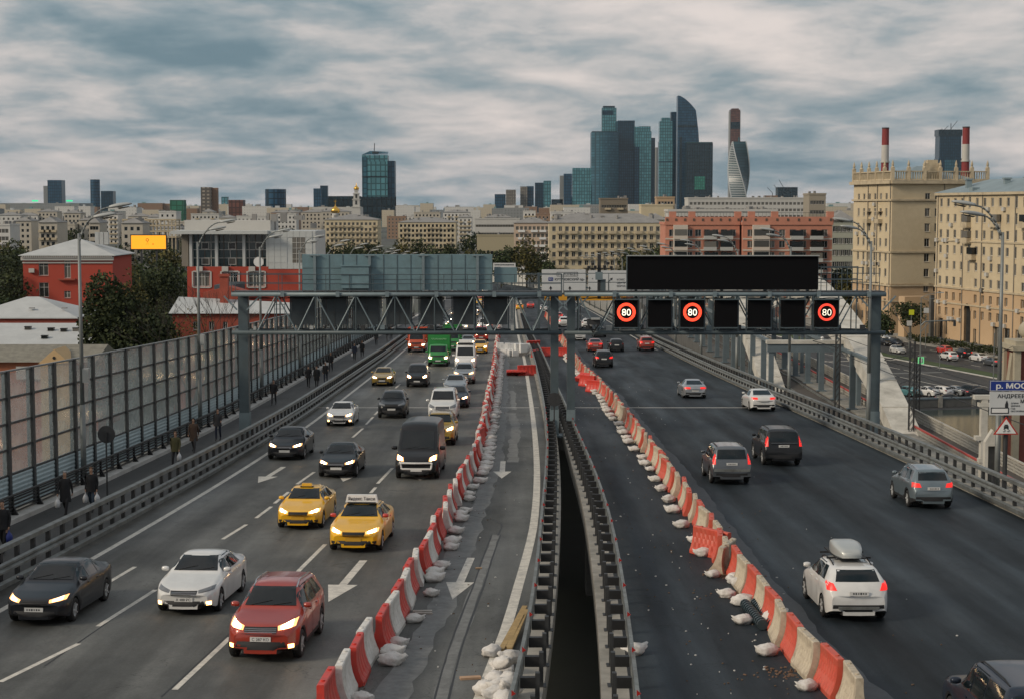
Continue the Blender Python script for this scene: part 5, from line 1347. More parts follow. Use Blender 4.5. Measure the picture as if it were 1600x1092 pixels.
# --- generic block with windows; far ones keep their windows in one joined part
def block(name, label, px0, px1, D, z1, floors, cols, m, depth=14, yaw=0.0, win=(1.3, 1.6), fm=None, roof=None, rise=2.5, z0=0, side_cols=4, far=False, balconies=0, bm_=None, seed=1, group=None, clutter=6, trim=None, fh=None, sill=0.9, mull=1):
    fm = fm or M_FRAME
    xa, xb = at(px0, 330, D).x, at(px1, 330, D).x; w = (xb - xa)
    A = Vector((xa, D)); B = A + Vector((math.cos(yaw), math.sin(yaw))) * w / max(0.3, math.cos(yaw))
    t = thing(name, label, 'building', (A.x, A.y, 0), 0, group); pts = rect(A, B, depth); L = (B - A).length
    fh = fh or (z1 - z0 - 0.8) / floors; fl = [z1 - 0.8 - fh * (i + 1) for i in range(floors)]
    h1 = grid_holes(L, cols, fl, *win, sill=sill); mb = MB(); facade(mb, A, B, z0, z1, h1)
    fw = MB() if far else None
    put_windows(t, A, B, h1, fm, mull, far=fw)
    P = [Vector(p) for p in pts]
    for a_, b_ in ((P[3], P[0]), (P[1], P[2])):
        h2 = grid_holes(depth, side_cols, fl, *win, sill=sill) if side_cols else []
        facade(mb, a_, b_, z0, z1, h2); put_windows(t, a_, b_, h2, fm, mull, far=fw)
    mb.add([(P[2].x, P[2].y, z0), (P[3].x, P[3].y, z0), (P[3].x, P[3].y, z1), (P[2].x, P[2].y, z1)], [(0, 1, 2, 3)])
    shift(mb, t.location).build('wall', m, t)
    if far: o = fw.build('windows', [fm, M_GLASS], t); o['kind'] = 'stuff'
    mb = MB()
    if roof == 'hip': roof_hip(mb, pts, z1 + 0.12, rise, 0.6); shift(mb, t.location).build('roof', M_ROOFG, t)
    else:
        c_ = (P[0] + P[2]) / 2 - Vector((A.x, A.y)); MB().box((c_.x, c_.y, z1 + 0.0), (L - 0.3, depth - 0.3, 0.3), yaw).build('roof', M_ROOFG, t)
        for (a_, b_) in ((P[0], P[1]), (P[1], P[2]), (P[3], P[0])):
            dd = (b_ - a_).normalized(); nn = Vector((dd.y, -dd.x)); cc = (a_ + b_) / 2 + nn * 0.05 - Vector((A.x, A.y)); MB().box((cc.x, cc.y, z1 + 0.35), ((b_ - a_).length + 0.1, 0.35, 0.7), math.atan2(dd.y, dd.x)).build('parapet', trim or m, t)
    dd = (B - A) / L; nn = Vector((dd.y, -dd.x)); rr = math.atan2(dd.y, dd.x)
    r_ = random.Random(seed)
    bl = MB()
    us = even(L, cols, win[0], 0.6) if isinstance(cols, int) else cols
    if balconies:
        for k in range(balconies):
            u = us[int((k + 0.5) * len(us) / balconies)] + win[0] / 2
            for z in fl:
                if r_.random() < 0.12: continue
                q = dd * u + nn * 0.55; (bl if far else MB()).box((q.x, q.y, z + 0.5), (min(3.2, win[0] * 2.2), 1.1, 1.0), rr) if far else MB().box((q.x, q.y, z + 0.5), (min(3.2, win[0] * 2.2), 1.1, 1.0), rr).build('balcony', bm_ or M_TRIM, t)
        if far: bl.build('balconies', bm_ or M_TRIM, t)['kind'] = 'stuff'
    roof_clutter(t, pts, z1 + (rise * 0.5 if roof == 'hip' else 0.2), clutter, seed, M_ROOFG)
    return t, A, B, fl
M_PINK = mat('brick_pink', (0.50, 0.215, 0.145), 0.85, var=0.08, vscale=0.5)
M_PINKB = mat('band_white', (0.56, 0.50, 0.43), 0.8)
def zat(py, D): return at(800, py, D).z
for px0, px1, D, lb, sd in ((1040, 1156, 420, 'pink brick apartment block with white floor bands and glazed loggias by the dark trees', 3), (1161, 1301, 418, 'pink brick apartment block with white floor bands next to the grey-roofed house', 4)):
    t, A, B, fl = block('brick_apartment_block', lb, px0, px1, D, zat(352, D), 8, 8, M_PINK, 15, 0.0, (1.5, 1.7), clutter=4, seed=sd, side_cols=0, trim=M_PINK, sill=0.75)
    L = (B - A).length; z1 = zat(352, D)
    for z in fl: MB().box((L / 2, -0.06, z + 0.15), (L + 0.02, 0.14, 0.38)).build('floor_band', M_PINKB, t)
    MB().box((L * 0.20, -0.7, z1 - 12), (L * 0.19, 1.4, 24 - 0.01)).build('loggia_column', M_PINKB, t)
    for z in fl[:6]:
        MB().box((L * 0.20, -1.46, z + 1.75), (L * 0.165, 0.1, 1.5)).build('loggia_glazing', M_GLASS, t); MB().box((L * 0.20, -1.55, z + 0.5), (L * 0.185, 0.2, 0.85)).build('loggia_parapet', M_PINKB, t)
        for k in (0.60, 0.82): 
            MB().box((L * k, -0.7, z + 0.45), (3.1, 1.4, 0.9)).build('balcony', mat('balcony_grey', (0.42, 0.43, 0.41), 0.7), t)
            MB().box((L * k, -0.62, z + 1.6), (2.9, 1.2, 1.35)).build('balcony_glazing', M_GLASS, t)
    MB().box((L / 2, 0.05, z1 + 1.0), (L + 0.2, 0.6, 2.0)).build('attic_wall', M_PINK, t)
    for k in np.linspace(0.02, 0.98, 9): MB().box((L * k, -0.32, z1 + 1.3), (0.45, 0.12, 0.6)).build('attic_vent', M_FRAME_B, t)
    for k in (0.10, 0.36, 0.98): MB().box((L * k, 1.0, z1 + 2.0), (1.6, 1.8, 2.6)).build('roof_pier', M_PINK, t)
    MB().bar((0, 0.3, z1 + 3.0), (L, 0.3, z1 + 3.0), 0.08).build('roof_rail', M_STEEL_D, t)
    for k in np.linspace(0, 1, 24): MB().bar((L * k, 0.3, z1 + 2.0), (L * k, 0.3, z1 + 3.0), 0.05).build('rail_post', M_STEEL_D, t)
M_BEI2 = mat('stucco_pale', (0.55, 0.47, 0.32), 0.85, var=0.08, vscale=0.2)
M_GREYW = mat('stucco_greywhite', (0.50, 0.49, 0.46), 0.85, var=0.06, vscale=0.2)
M_GRN = mat('roof_green', (0.16, 0.26, 0.26), 0.6, var=0.1, vscale=0.2)
block('apartment_block', 'pale beige block of many balconies behind the white direction signs', 858, 1036, 600, zat(349, 600), 7, 17, M_BEI2, 16, 0.0, (1.25, 1.7), roof='hip', rise=3.2, balconies=8, clutter=12, seed=5, far=False, side_cols=0)
block('apartment_block', 'pale beige block with stacked balconies behind the tree belt, next to the white tiled wall', 507, 590, 980, zat(344, 980), 6, 12, M_BEI2, 26, 0.0, (1.5, 1.7), roof='hip', rise=3.0, balconies=6, clutter=8, seed=6, far=True, side_cols=5)
block('apartment_block', 'pale beige block behind the tree belt, beside the gap with small houses', 622, 712, 1020, zat(348, 1020), 6, 14, M_BEI2, 26, 0.0, (1.5, 1.7), roof='hip', rise=3.0, balconies=5, clutter=8, seed=7, far=True, side_cols=6)
block('office_block', 'long white office block with ribbon windows behind the trees', 742, 812, 1100, zat(343, 1100), 3, 16, M_GREYW, 20, 0.0, (2.0, 1.6), clutter=5, seed=8, far=True, side_cols=0, fh=5.2)
block('apartment_block', 'pinkish block with white balconies beside the balconied beige one', 803, 860, 760, zat(349, 760), 6, 8, mat('stucco_pink', (0.52, 0.40, 0.30), 0.85), 15, 0.0, (1.4, 1.7), roof='hip', rise=2.5, balconies=3, bm_=M_WHITE, clutter=4, seed=9, far=True, side_cols=0)
block('hall', 'low ochre hall with a dark glass front below the white office block', 745, 806, 900, zat(369, 900), 1, 9, mat('hall_ochre', (0.38, 0.33, 0.22), 0.8), 20, 0.0, (1.6, 4.0), clutter=1, seed=10, far=True, side_cols=0, sill=0.5)
block('house', 'grey-roofed green-grey house squeezed beside the tall beige corner building', 1299, 1336, 470, zat(345, 470), 7, 5, mat('stucco_green', (0.36, 0.37, 0.30), 0.85), 14, 0.0, (1.3, 1.6), roof='hip', rise=2.6, seed=11, side_cols=0, clutter=1)
block('apartment_block', 'cream block with a grey roof behind the direction signs and dark trees', 1010, 1042, 700, zat(344, 700), 6, 5, M_BEI2, 14, 0.0, (1.4, 1.6), roof='hip', rise=2.5, seed=12, far=True, side_cols=0, clutter=2)
block('roof_house', 'white roof-top storey with a row of windows above the pink brick blocks', 1045, 1215, 520, zat(331, 520), 1, 24, M_GREYW, 14, 0.0, (1.0, 1.5), seed=13, far=True, side_cols=0, clutter=14, fh=3.0)
block('office_block', 'white many-windowed office block below the twisted tower', 1075, 1290, 900, zat(311, 900), 4, 34, M_GREYW, 18, 0.0, (1.6, 1.5), seed=14, far=True, side_cols=0, clutter=14, fh=3.4)
block('apartment_block', 'brown-grey block standing on the skyline before the glass towers', 938, 981, 850, zat(312, 850), 7, 10, mat('brick_brown', (0.20, 0.17, 0.13), 0.85), 14, 0.0, (1.4, 1.5), seed=15, far=True, side_cols=0, balconies=2, clutter=3)
block('apartment_block', 'cream block with a roof hut before the glass towers', 1002, 1052, 800, zat(322, 800), 4, 9, M_BEI2, 14, 0.0, (1.4, 1.5), seed=16, far=True, side_cols=0, clutter=3)
block('roof_hut', 'ochre roof hut on top of the cream block before the towers', 1026, 1054, 806, zat(310, 806), 1, 5, mat('hut_ochre', (0.42, 0.30, 0.19), 0.85), 10, 0.0, (1.2, 1.3), seed=17, far=True, side_cols=0, clutter=1, fh=3)
block('apartment_block', 'brown-grey tower block between the chimney and the white office block', 1264, 1290, 700, zat(305, 700), 8, 5, mat('brick_grey', (0.30, 0.265, 0.21), 0.85), 14, 0.0, (1.4, 1.5), seed=18, far=True, side_cols=0, clutter=2)
# ------------------------------------------------------------------ left bank
M_REDW = mat('stucco_red', (0.40, 0.060, 0.036), 0.85, var=0.08, vscale=0.3, dirt=(0.27, 0.05, 0.035), dscale=0.3, damt=0.5)
M_BRICK2 = mat('brick_red_low', (0.30, 0.065, 0.04), 0.85, var=0.12, vscale=0.8)
M_ROOFW = mat('roof_whitish', (0.46, 0.475, 0.47), 0.7, var=0.08, vscale=0.4, dirt=(0.32, 0.34, 0.34), dscale=0.3, damt=0.5)
D = 300.0; A = (at(36, 420, D).x, D); B = (at(176, 420, D).x, D); zt = zat(402, D)
t = thing('red_house', 'bright red house with pale hip roof and white cornice', 'building', (A[0], D, 0))
L = B[0] - A[0]; pts = rect(A, B, 15)
def hole(px0, px1, py0, py1): return (at(px0, 400, D).x - A[0], at(px1, 400, D).x - A[0], zat(py1, D), zat(py0, D))
hs = [hole(60, 75, 409, 431), hole(100, 110, 408, 435), hole(60, 75, 442, 464.5), hole(99, 109, 455, 466)]
mb = MB(); facade(mb, A, B, 0, zt, hs); P = pts
for a_, b_ in ((P[3], P[0]), (P[1], P[2]), (P[2], P[3])): mb.add([(a_[0], a_[1], 0), (b_[0], b_[1], 0), (b_[0], b_[1], zt), (a_[0], a_[1], zt)], [(0, 1, 2, 3)])
shift(mb, t.location).build('wall', M_REDW, t); put_windows(t, A, B, hs, M_FRAME, 2)
MB().box((L / 2, -0.25, zt - 0.3), (L + 0.5, 0.5, 0.6)).box((L / 2, -0.1, zt - 1.0), (L + 0.1, 0.2, 0.25)).build('cornice', M_GREYW, t)
for k in range(44): MB().box((0.1 + k * L / 43.5, -0.6, zt + 0.0), (0.16, 0.25, 0.3)).build('dentil', M_GREYW, t)
mb = MB(); roof_hip(mb, pts, zt + 0.3, zat(375, D) - zt - 0.3, 0.9); shift(mb, t.location).build('roof', M_ROOFW, t)
MB().box((7.8, -0.25, zat(437, D)), (3.0, 0.9, 0.3)).build('balcony_slab', M_BRICK2, t); link('air_conditioner', acm, t, (1.6, 0, zat(423, D)))
for k in (3.2, 4.2, 5.0): MB().box((L + 0.5 - k * 0.9, 6, zt + 3.2), (0.8, 0.8, 2.2)).build('chimney', M_ROOFW, t)
# white-roofed low buildings below it
D = 232.0; A = (at(-60, 480, D).x, D); B = (at(118, 480, D).x, D); pts = rect(A, B, 14)
t = thing('white_roof_house', 'low brick house with a whitish hip roof in front of the red house', 'building', (A[0], D, 0)); z = zat(498, D)
MB().prism([(p[0] - A[0], p[1] - D) for p in pts], 0, z).build('wall', M_BRICK2, t); mb = MB(); roof_hip(mb, pts, z + 0.1, zat(465, D + 7) - z, 0.5); shift(mb, t.location).build('roof', M_ROOFW, t)
for k in (4, 8.5): MB().box((k + 5, 2.2, z + 1.3), (0.7, 0.6, 0.12)).build('roof_hatch', M_ROOFG, t)
D = 205.0; A = (at(-60, 520, D).x, D); B = (at(150, 520, D).x, D)
t = thing('skylight_house', 'low house with a pale sheet roof and dark skylights', 'building', (A[0], D, 0)); L = B[0] - A[0]; z0, z1 = zat(541, D), zat(505, D + 9)
MB().box((L / 2, 6, z0 / 2), (L, 11.5, z0)).build('wall', M_BRICK2, t)
MB().add([(0, 0, z0), (L, 0, z0), (L, 9, z1), (0, 9, z1), (0, 13, z0), (L, 13, z0)], [(0, 1, 2, 3), (3, 2, 5, 4), (1, 5, 2), (0, 3, 4)]).build('roof', M_ROOFW, t)
for px, py in ((44, 515), (80, 517), (100, 518), (119, 517), (70, 529)):
    k = (541 - py) / 36; x_ = at(px, py, D + 9 * k).x - A[0]; yy = 9 * k; zz = z0 + (z1 - z0) * k
    MB().box((x_, yy, zz + 0.15), (0.75, 0.6, 0.35)).build('skylight', M_GLASS, t); MB().box((x_, yy, zz + 0.34), (0.85, 0.7, 0.06)).build('skylight_frame', M_BLACK, t)
D = 170.0; A = (at(-60, 560, D).x, D); B = (at(112, 560, D).x, D)
t = thing('cream_house', 'low orange brick house with weathered tile roof and cream gable', 'building', (A[0], D, 0)); L = B[0] - A[0]; z0, z1 = zat(565, D), zat(538, D + 5)
MB().box((L / 2, 4, z0 / 2), (L, 7.8, z0)).build('wall', mat('brick_orange', (0.40, 0.14, 0.07), 0.85, var=0.1), t)
MB().add([(-0.4, -0.5, z0), (L + 2.5, -0.5, z0), (L + 2.5, 5, z1), (-0.4, 5, z1), (-0.4, 9.5, z0), (L + 2.5, 9.5, z0)], [(0, 1, 2, 3), (3, 2, 5, 4), (1, 5, 2), (0, 3, 4)]).build('roof', mat('roof_tile_old', (0.20, 0.19, 0.155), 0.9, var=0.25, vscale=1.5), t)
gx0, gx1 = at(68, 560, D).x - A[0], at(112, 560, D).x - A[0]
MB().prism([(gx0, -1.2), (gx1, -1.2), (gx1, 0.2), (gx0, 0.2)], 0, z0 - 0.1).add([(gx0 - .2, -1.3, z0 - 0.1), (gx1 + .2, -1.3, z0 - 0.1), ((gx0 + gx1) / 2, -1.3, z0 + 1.35), (gx0 - .2, 2.5, z0 - 0.1), (gx1 + .2, 2.5, z0 - 0.1), ((gx0 + gx1) / 2, 3.0, z0 + 1.35)], [(0, 1, 2), (1, 4, 5, 2), (0, 2, 5, 3)]).build('gable', mat('gable_cream', (0.55, 0.38, 0.20), 0.85, var=0.06), t)
disc(MB(), ((gx0 + gx1) / 2, -1.33, z0 + 0.5), 0.16, 12).build('gable_vent', M_BLACK, t)
for k in (0.55, 0.68): MB().box((L * k, -0.08, z0 - 1.1), (1.2, 0.16, 1.3)).build('window', M_FRAME, t)
# red and glass building
D = 258.0
def X(px): return at(px, 400, D).x
def Z(py): return zat(py, D)
t = thing('glass_house', 'red building with a big glazed upper floor and white tiled end', 'building', (X(292), D, 0)); ox = X(292)
hs_lo = [(X(a) - ox, X(b) - ox, Z(448), Z(426)) for a, b in ((302.5, 327), (347, 371), (388, 412))]
mb = MB(); facade(mb, (X(292), D), (X(472), D), 0, Z(417), hs_lo); mb.add([(X(281), D + 12, 0), (X(292), D, 0), (X(292), D, Z(417)), (X(281), D + 12, Z(417))], [(0, 1, 2, 3)]); shift(mb, (ox, D, 0)).build('lower_wall', M_REDW, t)
put_windows(t, (X(292), D), (X(472), D), hs_lo, M_FRAME, 2)
for a, b in ((302.5, 327), (347, 371), (388, 412)): 
    mb = MB(); c0, c1, d0, d1 = X(a) - ox - 0.2, X(b) - ox + 0.2, Z(449.5), Z(424.5)
    mb.box((c0, -0.05, (d0 + d1) / 2), (0.22, 0.12, d1 - d0)).box((c1, -0.05, (d0 + d1) / 2), (0.22, 0.12, d1 - d0)).box(((c0 + c1) / 2, -0.05, d1), (c1 - c0 - 0.2, 0.11, 0.2)).box(((c0 + c1) / 2, -0.05, d0), (c1 - c0 - 0.2, 0.11, 0.2)).build('window_surround', M_FRAME, t)
    for k_ in (1, 2): MB().box((c0 + (c1 - c0) * k_ / 3, 0.1, (d0 + d1) / 2), (0.10, 0.08, d1 - d0 - 0.2)).build('mullion', M_FRAME, t)
M_TILEW = mat('tile_white', (0.50, 0.52, 0.51), 0.5, var=0.05, vscale=0.6)
MB().prism([(X(419) - ox, 0), (X(493) - ox, 0), (X(493) - ox, 14), (X(419) - ox, 14)], Z(421), Z(361.5)).build('tiled_end', M_TILEW, t)
tl = MB().box((0, 0, 0), (0.92, 0.06, 0.92)).mesh('tile', M_TILEW); wx0, wx1 = X(457) - ox, X(477) - ox
xx = X(419) - ox + 0.5
while xx < X(493) - ox - 0.3:
    zz = Z(421) + 0.5
    while zz < Z(362):
        if not (wx0 - 0.5 < xx < wx1 + 0.5 and Z(415) < zz < Z(371)): link('tile', tl, t, (xx, -0.03, zz))
        zz += 0.96
    xx += 0.96
MB().box(((wx0 + wx1) / 2, 0.0, Z(393)), (wx1 - wx0, 0.05, Z(371) - Z(414))).build('stair_window', M_GLASS, t)
for k in range(1, 3): MB().box((wx0 + (wx1 - wx0) * k / 3, -0.05, Z(393)), (0.07, 0.08, Z(371) - Z(414))).build('mullion', M_FRAME, t)
for k in range(1, 5): MB().box(((wx0 + wx1) / 2, -0.06, Z(414) + (Z(371) - Z(414)) * k / 5), (wx1 - wx0, 0.08, 0.07)).build('mullion', M_FRAME, t)
MB().box(((X(296) + X(419)) / 2 - ox, 1.2, (Z(417) + Z(366)) / 2), (X(419) - X(296), 0.1, Z(366) - Z(417))).build('glazing', mat('glazing_teal', (0.03, 0.055, 0.06), 0.06), t)
for px in (298, 338, 381, 418): MB().box((X(px) - ox, 0.6, (Z(417) + Z(366)) / 2), (0.42, 1.2, Z(366) - Z(417))).build('pilaster', M_TILEW, t)
for i in range(1, 12):
    x_ = X(298) - ox + (X(418) - X(298)) * i / 12; MB().box((x_, 1.1, (Z(417) + Z(366)) / 2), (0.09, 0.12, Z(366) - Z(417))).build('mullion', M_FRAME_B if i % 3 else M_FRAME, t)
for py in (379, 391, 404): MB().box(((X(298) + X(418)) / 2 - ox, 1.09, Z(py)), (X(418) - X(298), 0.1, 0.09)).build('transom', M_FRAME, t)
for px in (313, 355, 398):
    for py in (385, 409): MB().box((X(px + 6) - ox, 1.05, Z(py)), (1.2, 0.05, 1.1)).build('opening_light', M_FRAME, t); MB().box((X(px + 6) - ox, 1.02, Z(py)), (0.95, 0.05, 0.85)).build('pane', M_GLASS, t)
MB().box(((X(271) + X(421)) / 2 - ox, 5, Z(363.5)), (X(421) - X(271), 14, 0.5)).build('roof_slab', M_TILEW, t)
MB().box(((X(282) + X(418)) / 2 - ox, 8, (Z(363) + Z(345)) / 2), (X(418) - X(282), 9, Z(345) - Z(363))).build('penthouse', M_GREYW, t)
MB().box((X(287) - ox, 9, (Z(417) + Z(366)) / 2), (1.0, 16, Z(366) - Z(417))).build('side_wall', mat('side_taupe', (0.22, 0.20, 0.17), 0.85), t)
for px in (312, 352, 394): link('air_conditioner', acm, t, (X(px) - ox, 0, Z(420.5)))
rr_ = random.Random(3)
for i in range(14): MB().box((X(rr_.uniform(285, 490)) - ox, rr_.uniform(4, 9), Z(345 if i % 2 else 358) + 0.4), (rr_.uniform(0.4, 1.2), 0.8, rr_.uniform(0.5, 1.6))).build('roof_vent', M_ROOFG, t)
disc(MB(), (X(407) - ox, -2.0, Z(409)), 0.75, 20, 0.15).build('satellite_dish', M_WHITE, t)
# low red building before it
D = 205.0
t = thing('low_red_building', 'low dark red brick building with whitish roof behind the noise wall', 'building', (X(268), D, 0)); ox = X(268)
hs = [(X(a) - ox, X(b) - ox, Z(516), Z(503)) for a, b in ((300, 308), (325, 333), (347, 354))]
mb = MB(); facade(mb, (X(268), D), (X(452), D), 0, Z(490), hs); mb.add([(X(268), D + 10, 0), (X(268), D, 0), (X(268), D, Z(490)), (X(268), D + 10, Z(490))], [(0, 1, 2, 3)]); shift(mb, (ox, D, 0)).build('wall', M_BRICK2, t); put_windows(t, (X(268), D), (X(452), D), hs, M_FRAME, 1)
L = X(452) - ox
MB().add([(-0.4, -0.5, Z(490)), (L, -0.5, Z(490)), (L, 6, Z(478)), (-0.4, 6, Z(468)), (L, 12, Z(490)), (-0.4, 12, Z(490))], [(0, 1, 2, 3), (3, 2, 4, 5), (0, 3, 5), (1, 4, 2)]).build('roof', M_ROOFW, t)
MB().box((X(339) - ox, 5, Z(455)), (1.0, 1.0, 3.6)).box((X(339) - ox, 5, Z(433)), (1.3, 1.3, 0.3)).build('chimney', M_BRICK2, t)
MB().add([(X(300) - ox, 7, Z(462)), (X(340) - ox, 7, Z(452)), (X(375) - ox, 7, Z(462)), (X(300) - ox, 10, Z(462)), (X(340) - ox, 10, Z(452)), (X(375) - ox, 10, Z(462)), (X(300) - ox, 7, Z(475)), (X(375) - ox, 7, Z(475))], [(0, 1, 4, 3), (1, 2, 5, 4), (6, 7, 2, 1, 0)]).build('gable', M_BRICK2, t)
tag(MB().prism([(X(243), D + 40), (X(276), D + 40), (X(276), D + 52), (X(243), D + 52)], 0, zat(446, D + 40)).build('shed', mat('shed_dark', (0.07, 0.085, 0.10), 0.7, var=0.15)), 'dark slate shed between the big tree and the glazed red building', 'building')
# orange billboard
p = at(232, 379, 450); t = thing('billboard', 'glowing orange billboard with a dark emblem above the trees', 'billboard', (p.x, 450, 0))
w, h = 54 / F * 450, 21 / F * 450
MB().box((0, 0.3, p.z), (w + 0.5, 0.5, h + 0.5)).build('case', M_STEEL_D, t); MB().box((0, 0, p.z), (w, 0.06, h)).build('screen', emitter('screen_orange', (1.0, 0.36, 0.012), 1.0), t)
for X_ in (-2, 2): MB().box((X_, 0.5, p.z / 2), (0.5, 0.5, p.z)).build('leg', M_STEEL_D, t)
mb = MB(); annulus(mb, (-0.3, -0.04, p.z + 0.6), 0.28, 0.42, 16); mb.bar((-0.6, -0.05, p.z - 0.7), (-0.2, -0.05, p.z + 0.2), 0.16, 0.03).bar((0.1, -0.05, p.z - 0.7), (-0.3, -0.05, p.z + 0.2), 0.16, 0.03).box((1.2, -0.05, p.z - 0.5), (0.3, 0.03, 0.3)).build('emblem', mat('emblem_brown', (0.25, 0.05, 0.01), 0.6), t)
# ------------------------------------------------------------------ skyline
def tower_mat(key, glass, line, fx, fz, lit=0.0, rough=0.25, mort=0.10, var=0.25):
    """glass facade far away: floor lines and panels too fine to model"""
    if key in MATS: return MATS[key]
    m = bpy.data.materials.new(key); m.use_nodes = True; N, L = m.node_tree.nodes, m.node_tree.links; b = N['Principled BSDF']
    tc = N.new('ShaderNodeTexCoord'); sp = N.new('ShaderNodeSeparateXYZ'); L.new(tc.outputs['Object'], sp.inputs[0])
    ad = N.new('ShaderNodeMath'); L.new(sp.outputs[0], ad.inputs[0]); L.new(sp.outputs[1], ad.inputs[1])
    cb = N.new('ShaderNodeCombineXYZ'); L.new(ad.outputs[0], cb.inputs[0]); L.new(sp.outputs[2], cb.inputs[1])
    br = N.new('ShaderNodeTexBrick'); br.offset = 0.0; br.inputs['Scale'].default_value = 1.0
    br.inputs['Brick Width'].default_value = fx; br.inputs['Row Height'].default_value = fz; br.inputs['Mortar Size'].default_value = mort * fz
    br.inputs['Color1'].default_value = (*[c * (1 - var) for c in glass], 1); br.inputs['Color2'].default_value = (*[c * (1 + var) for c in glass], 1); br.inputs['Mortar'].default_value = (*line, 1)
    L.new(cb.outputs[0], br.inputs['Vector']); L.new(br.outputs['Color'], b.inputs['Base Color']); b.inputs['Roughness'].default_value = rough
    MATS[key] = m; return m
T_TEAL = tower_mat('tower_teal', (0.030, 0.105, 0.150), (0.014, 0.045, 0.065), 6, 8)
T_TEALL = tower_mat('tower_teal_light', (0.080, 0.225, 0.265), (0.03, 0.085, 0.10), 7, 9)
T_NAVY = tower_mat('tower_navy', (0.008, 0.034, 0.062), (0.004, 0.016, 0.03), 6, 8)
T_BLUE = tower_mat('tower_blue', (0.014, 0.060, 0.115), (0.006, 0.022, 0.04), 6, 8)
T_DARK = tower_mat('tower_dark', (0.010, 0.026, 0.038), (0.005, 0.012, 0.017), 7, 10)
T_COPP = tower_mat('tower_copper', (0.14, 0.060, 0.045), (0.06, 0.03, 0.025), 5, 7)
T_CONC = tower_mat('tower_concrete', (0.34, 0.30, 0.25), (0.10, 0.09, 0.08), 5, 4, rough=0.8, mort=0.3)
T_BEI = tower_mat('city_beige', (0.06, 0.06, 0.055), (0.50, 0.44, 0.34), 3.2, 3.3, rough=0.8, mort=0.45)
T_WHT = tower_mat('city_white', (0.07, 0.075, 0.075), (0.58, 0.57, 0.54), 3.4, 3.3, rough=0.8, mort=0.45)
T_GRY = tower_mat('city_grey', (0.05, 0.06, 0.065), (0.24, 0.25, 0.25), 3.4, 3.3, rough=0.8, mort=0.4)
T_BRN = tower_mat('city_brown', (0.04, 0.04, 0.04), (0.24, 0.15, 0.10), 3.2, 3.2, rough=0.8, mort=0.45)
T_GREEN = tower_mat('tower_netting', (0.03, 0.15, 0.10), (0.02, 0.08, 0.05), 6, 5, rough=0.8)
def bx(px, D): return at(px, 326, D).x
def htop(py, D): return at(800, py, D).z
def tower(name, label, px0, px1, py, D, m, depth=None, shape='box', parts=(), group=None, cat='building', yaw=0.0):
    xa, xb = bx(px0, D), bx(px1, D); w = xb - xa; H = htop(py, D); depth = depth or w
    t = thing(name, label, cat, ((xa + xb) / 2, D, 0), 0.0, group)
    if shape == 'box': MB().box((0, depth / 2, H / 2), (w, depth, H), yaw).build('shaft', m, t)
    elif shape == 'cyl':
        n = 28; poly = [(w / 2 * math.cos(2 * math.pi * i / n), depth / 2 + depth / 2 * math.sin(2 * math.pi * i / n)) for i in range(n)]
        MB().prism(poly, 0, H).build('shaft', m, t)
    elif shape == 'bow':
        poly = [(w / 2, depth), (-w / 2, depth)] + [(-w / 2 + w * i / 12, -0.22 * w * math.sin(math.pi * i / 12)) for i in range(13)]
        MB().prism(poly, 0, H).build('shaft', m, t)
    for (nm, q0, q1, y0, y1, mm, dy) in parts:
        a, b_ = bx(q0, D) - (xa + xb) / 2, bx(q1, D) - (xa + xb) / 2; z0, z1 = max(0.0, htop(y0, D)), htop(y1, D)
        MB().box(((a + b_) / 2, depth / 2 + dy, (z0 + z1) / 2), (b_ - a, depth * 0.93 + 0.37, z1 - z0)).build(nm, mm, t)
    return t
DC = 5000.0
tower('glass_tower', 'round-fronted dark teal glass tower at the left of the cluster', 923.5, 966, 207, DC, T_TEAL, 70, 'bow', [('crown', 925, 964, 208, 205.5, T_DARK, 4)])
tower('glass_tower', 'pale teal tower with jagged top behind the round-fronted one', 940, 962.5, 169, DC + 120, T_TEALL, 40, 'box', [('crown', 942, 960, 169, 166, T_DARK, 0), ('dark_band', 940.3, 957, 180, 173, T_NAVY, -2.5)])
tower('glass_tower', 'dark navy tower with a lower dark teal front next to the round-fronted one', 965, 991, 189, DC + 60, T_NAVY, 45, 'box', [('front', 966, 991.5, 340, 237, T_BLUE, -5), ('side_strip', 962, 967, 340, 190, T_TEAL, 4)])
tower('glass_tower', 'stepped light teal tower with dark cap between navy and pale towers', 991, 1015.5, 198.5, DC + 40, T_TEALL, 50, 'box', [('cap', 998, 1015.7, 207, 198, T_DARK, -1), ('front', 998, 1017, 340, 206, T_TEALL, -6), ('side', 1017, 1023, 340, 216, T_NAVY, 0), ('lower_side', 990.8, 998, 340, 230, T_BLUE, -2)])
tower('glass_tower', 'pale teal stepped tower beside the tall curved-top tower', 1029, 1050, 222, DC + 30, T_TEALL, 40, 'box', [('middle', 1030, 1049.8, 222, 190, T_TEALL, 0), ('top', 1033, 1047, 190, 184.5, T_TEALL, 0), ('ledge', 1028.5, 1050.2, 254, 252.5, T_NAVY, -2)])
tower('glass_tower', 'slim dark slab tower behind the curved-top one', 1047.5, 1060, 175.5, DC + 160, T_NAVY, 40)
tower('glass_tower', 'thin spiral grey tower deep between teal towers', 1021.5, 1030, 231, DC + 300, T_GRY, 20, 'cyl')
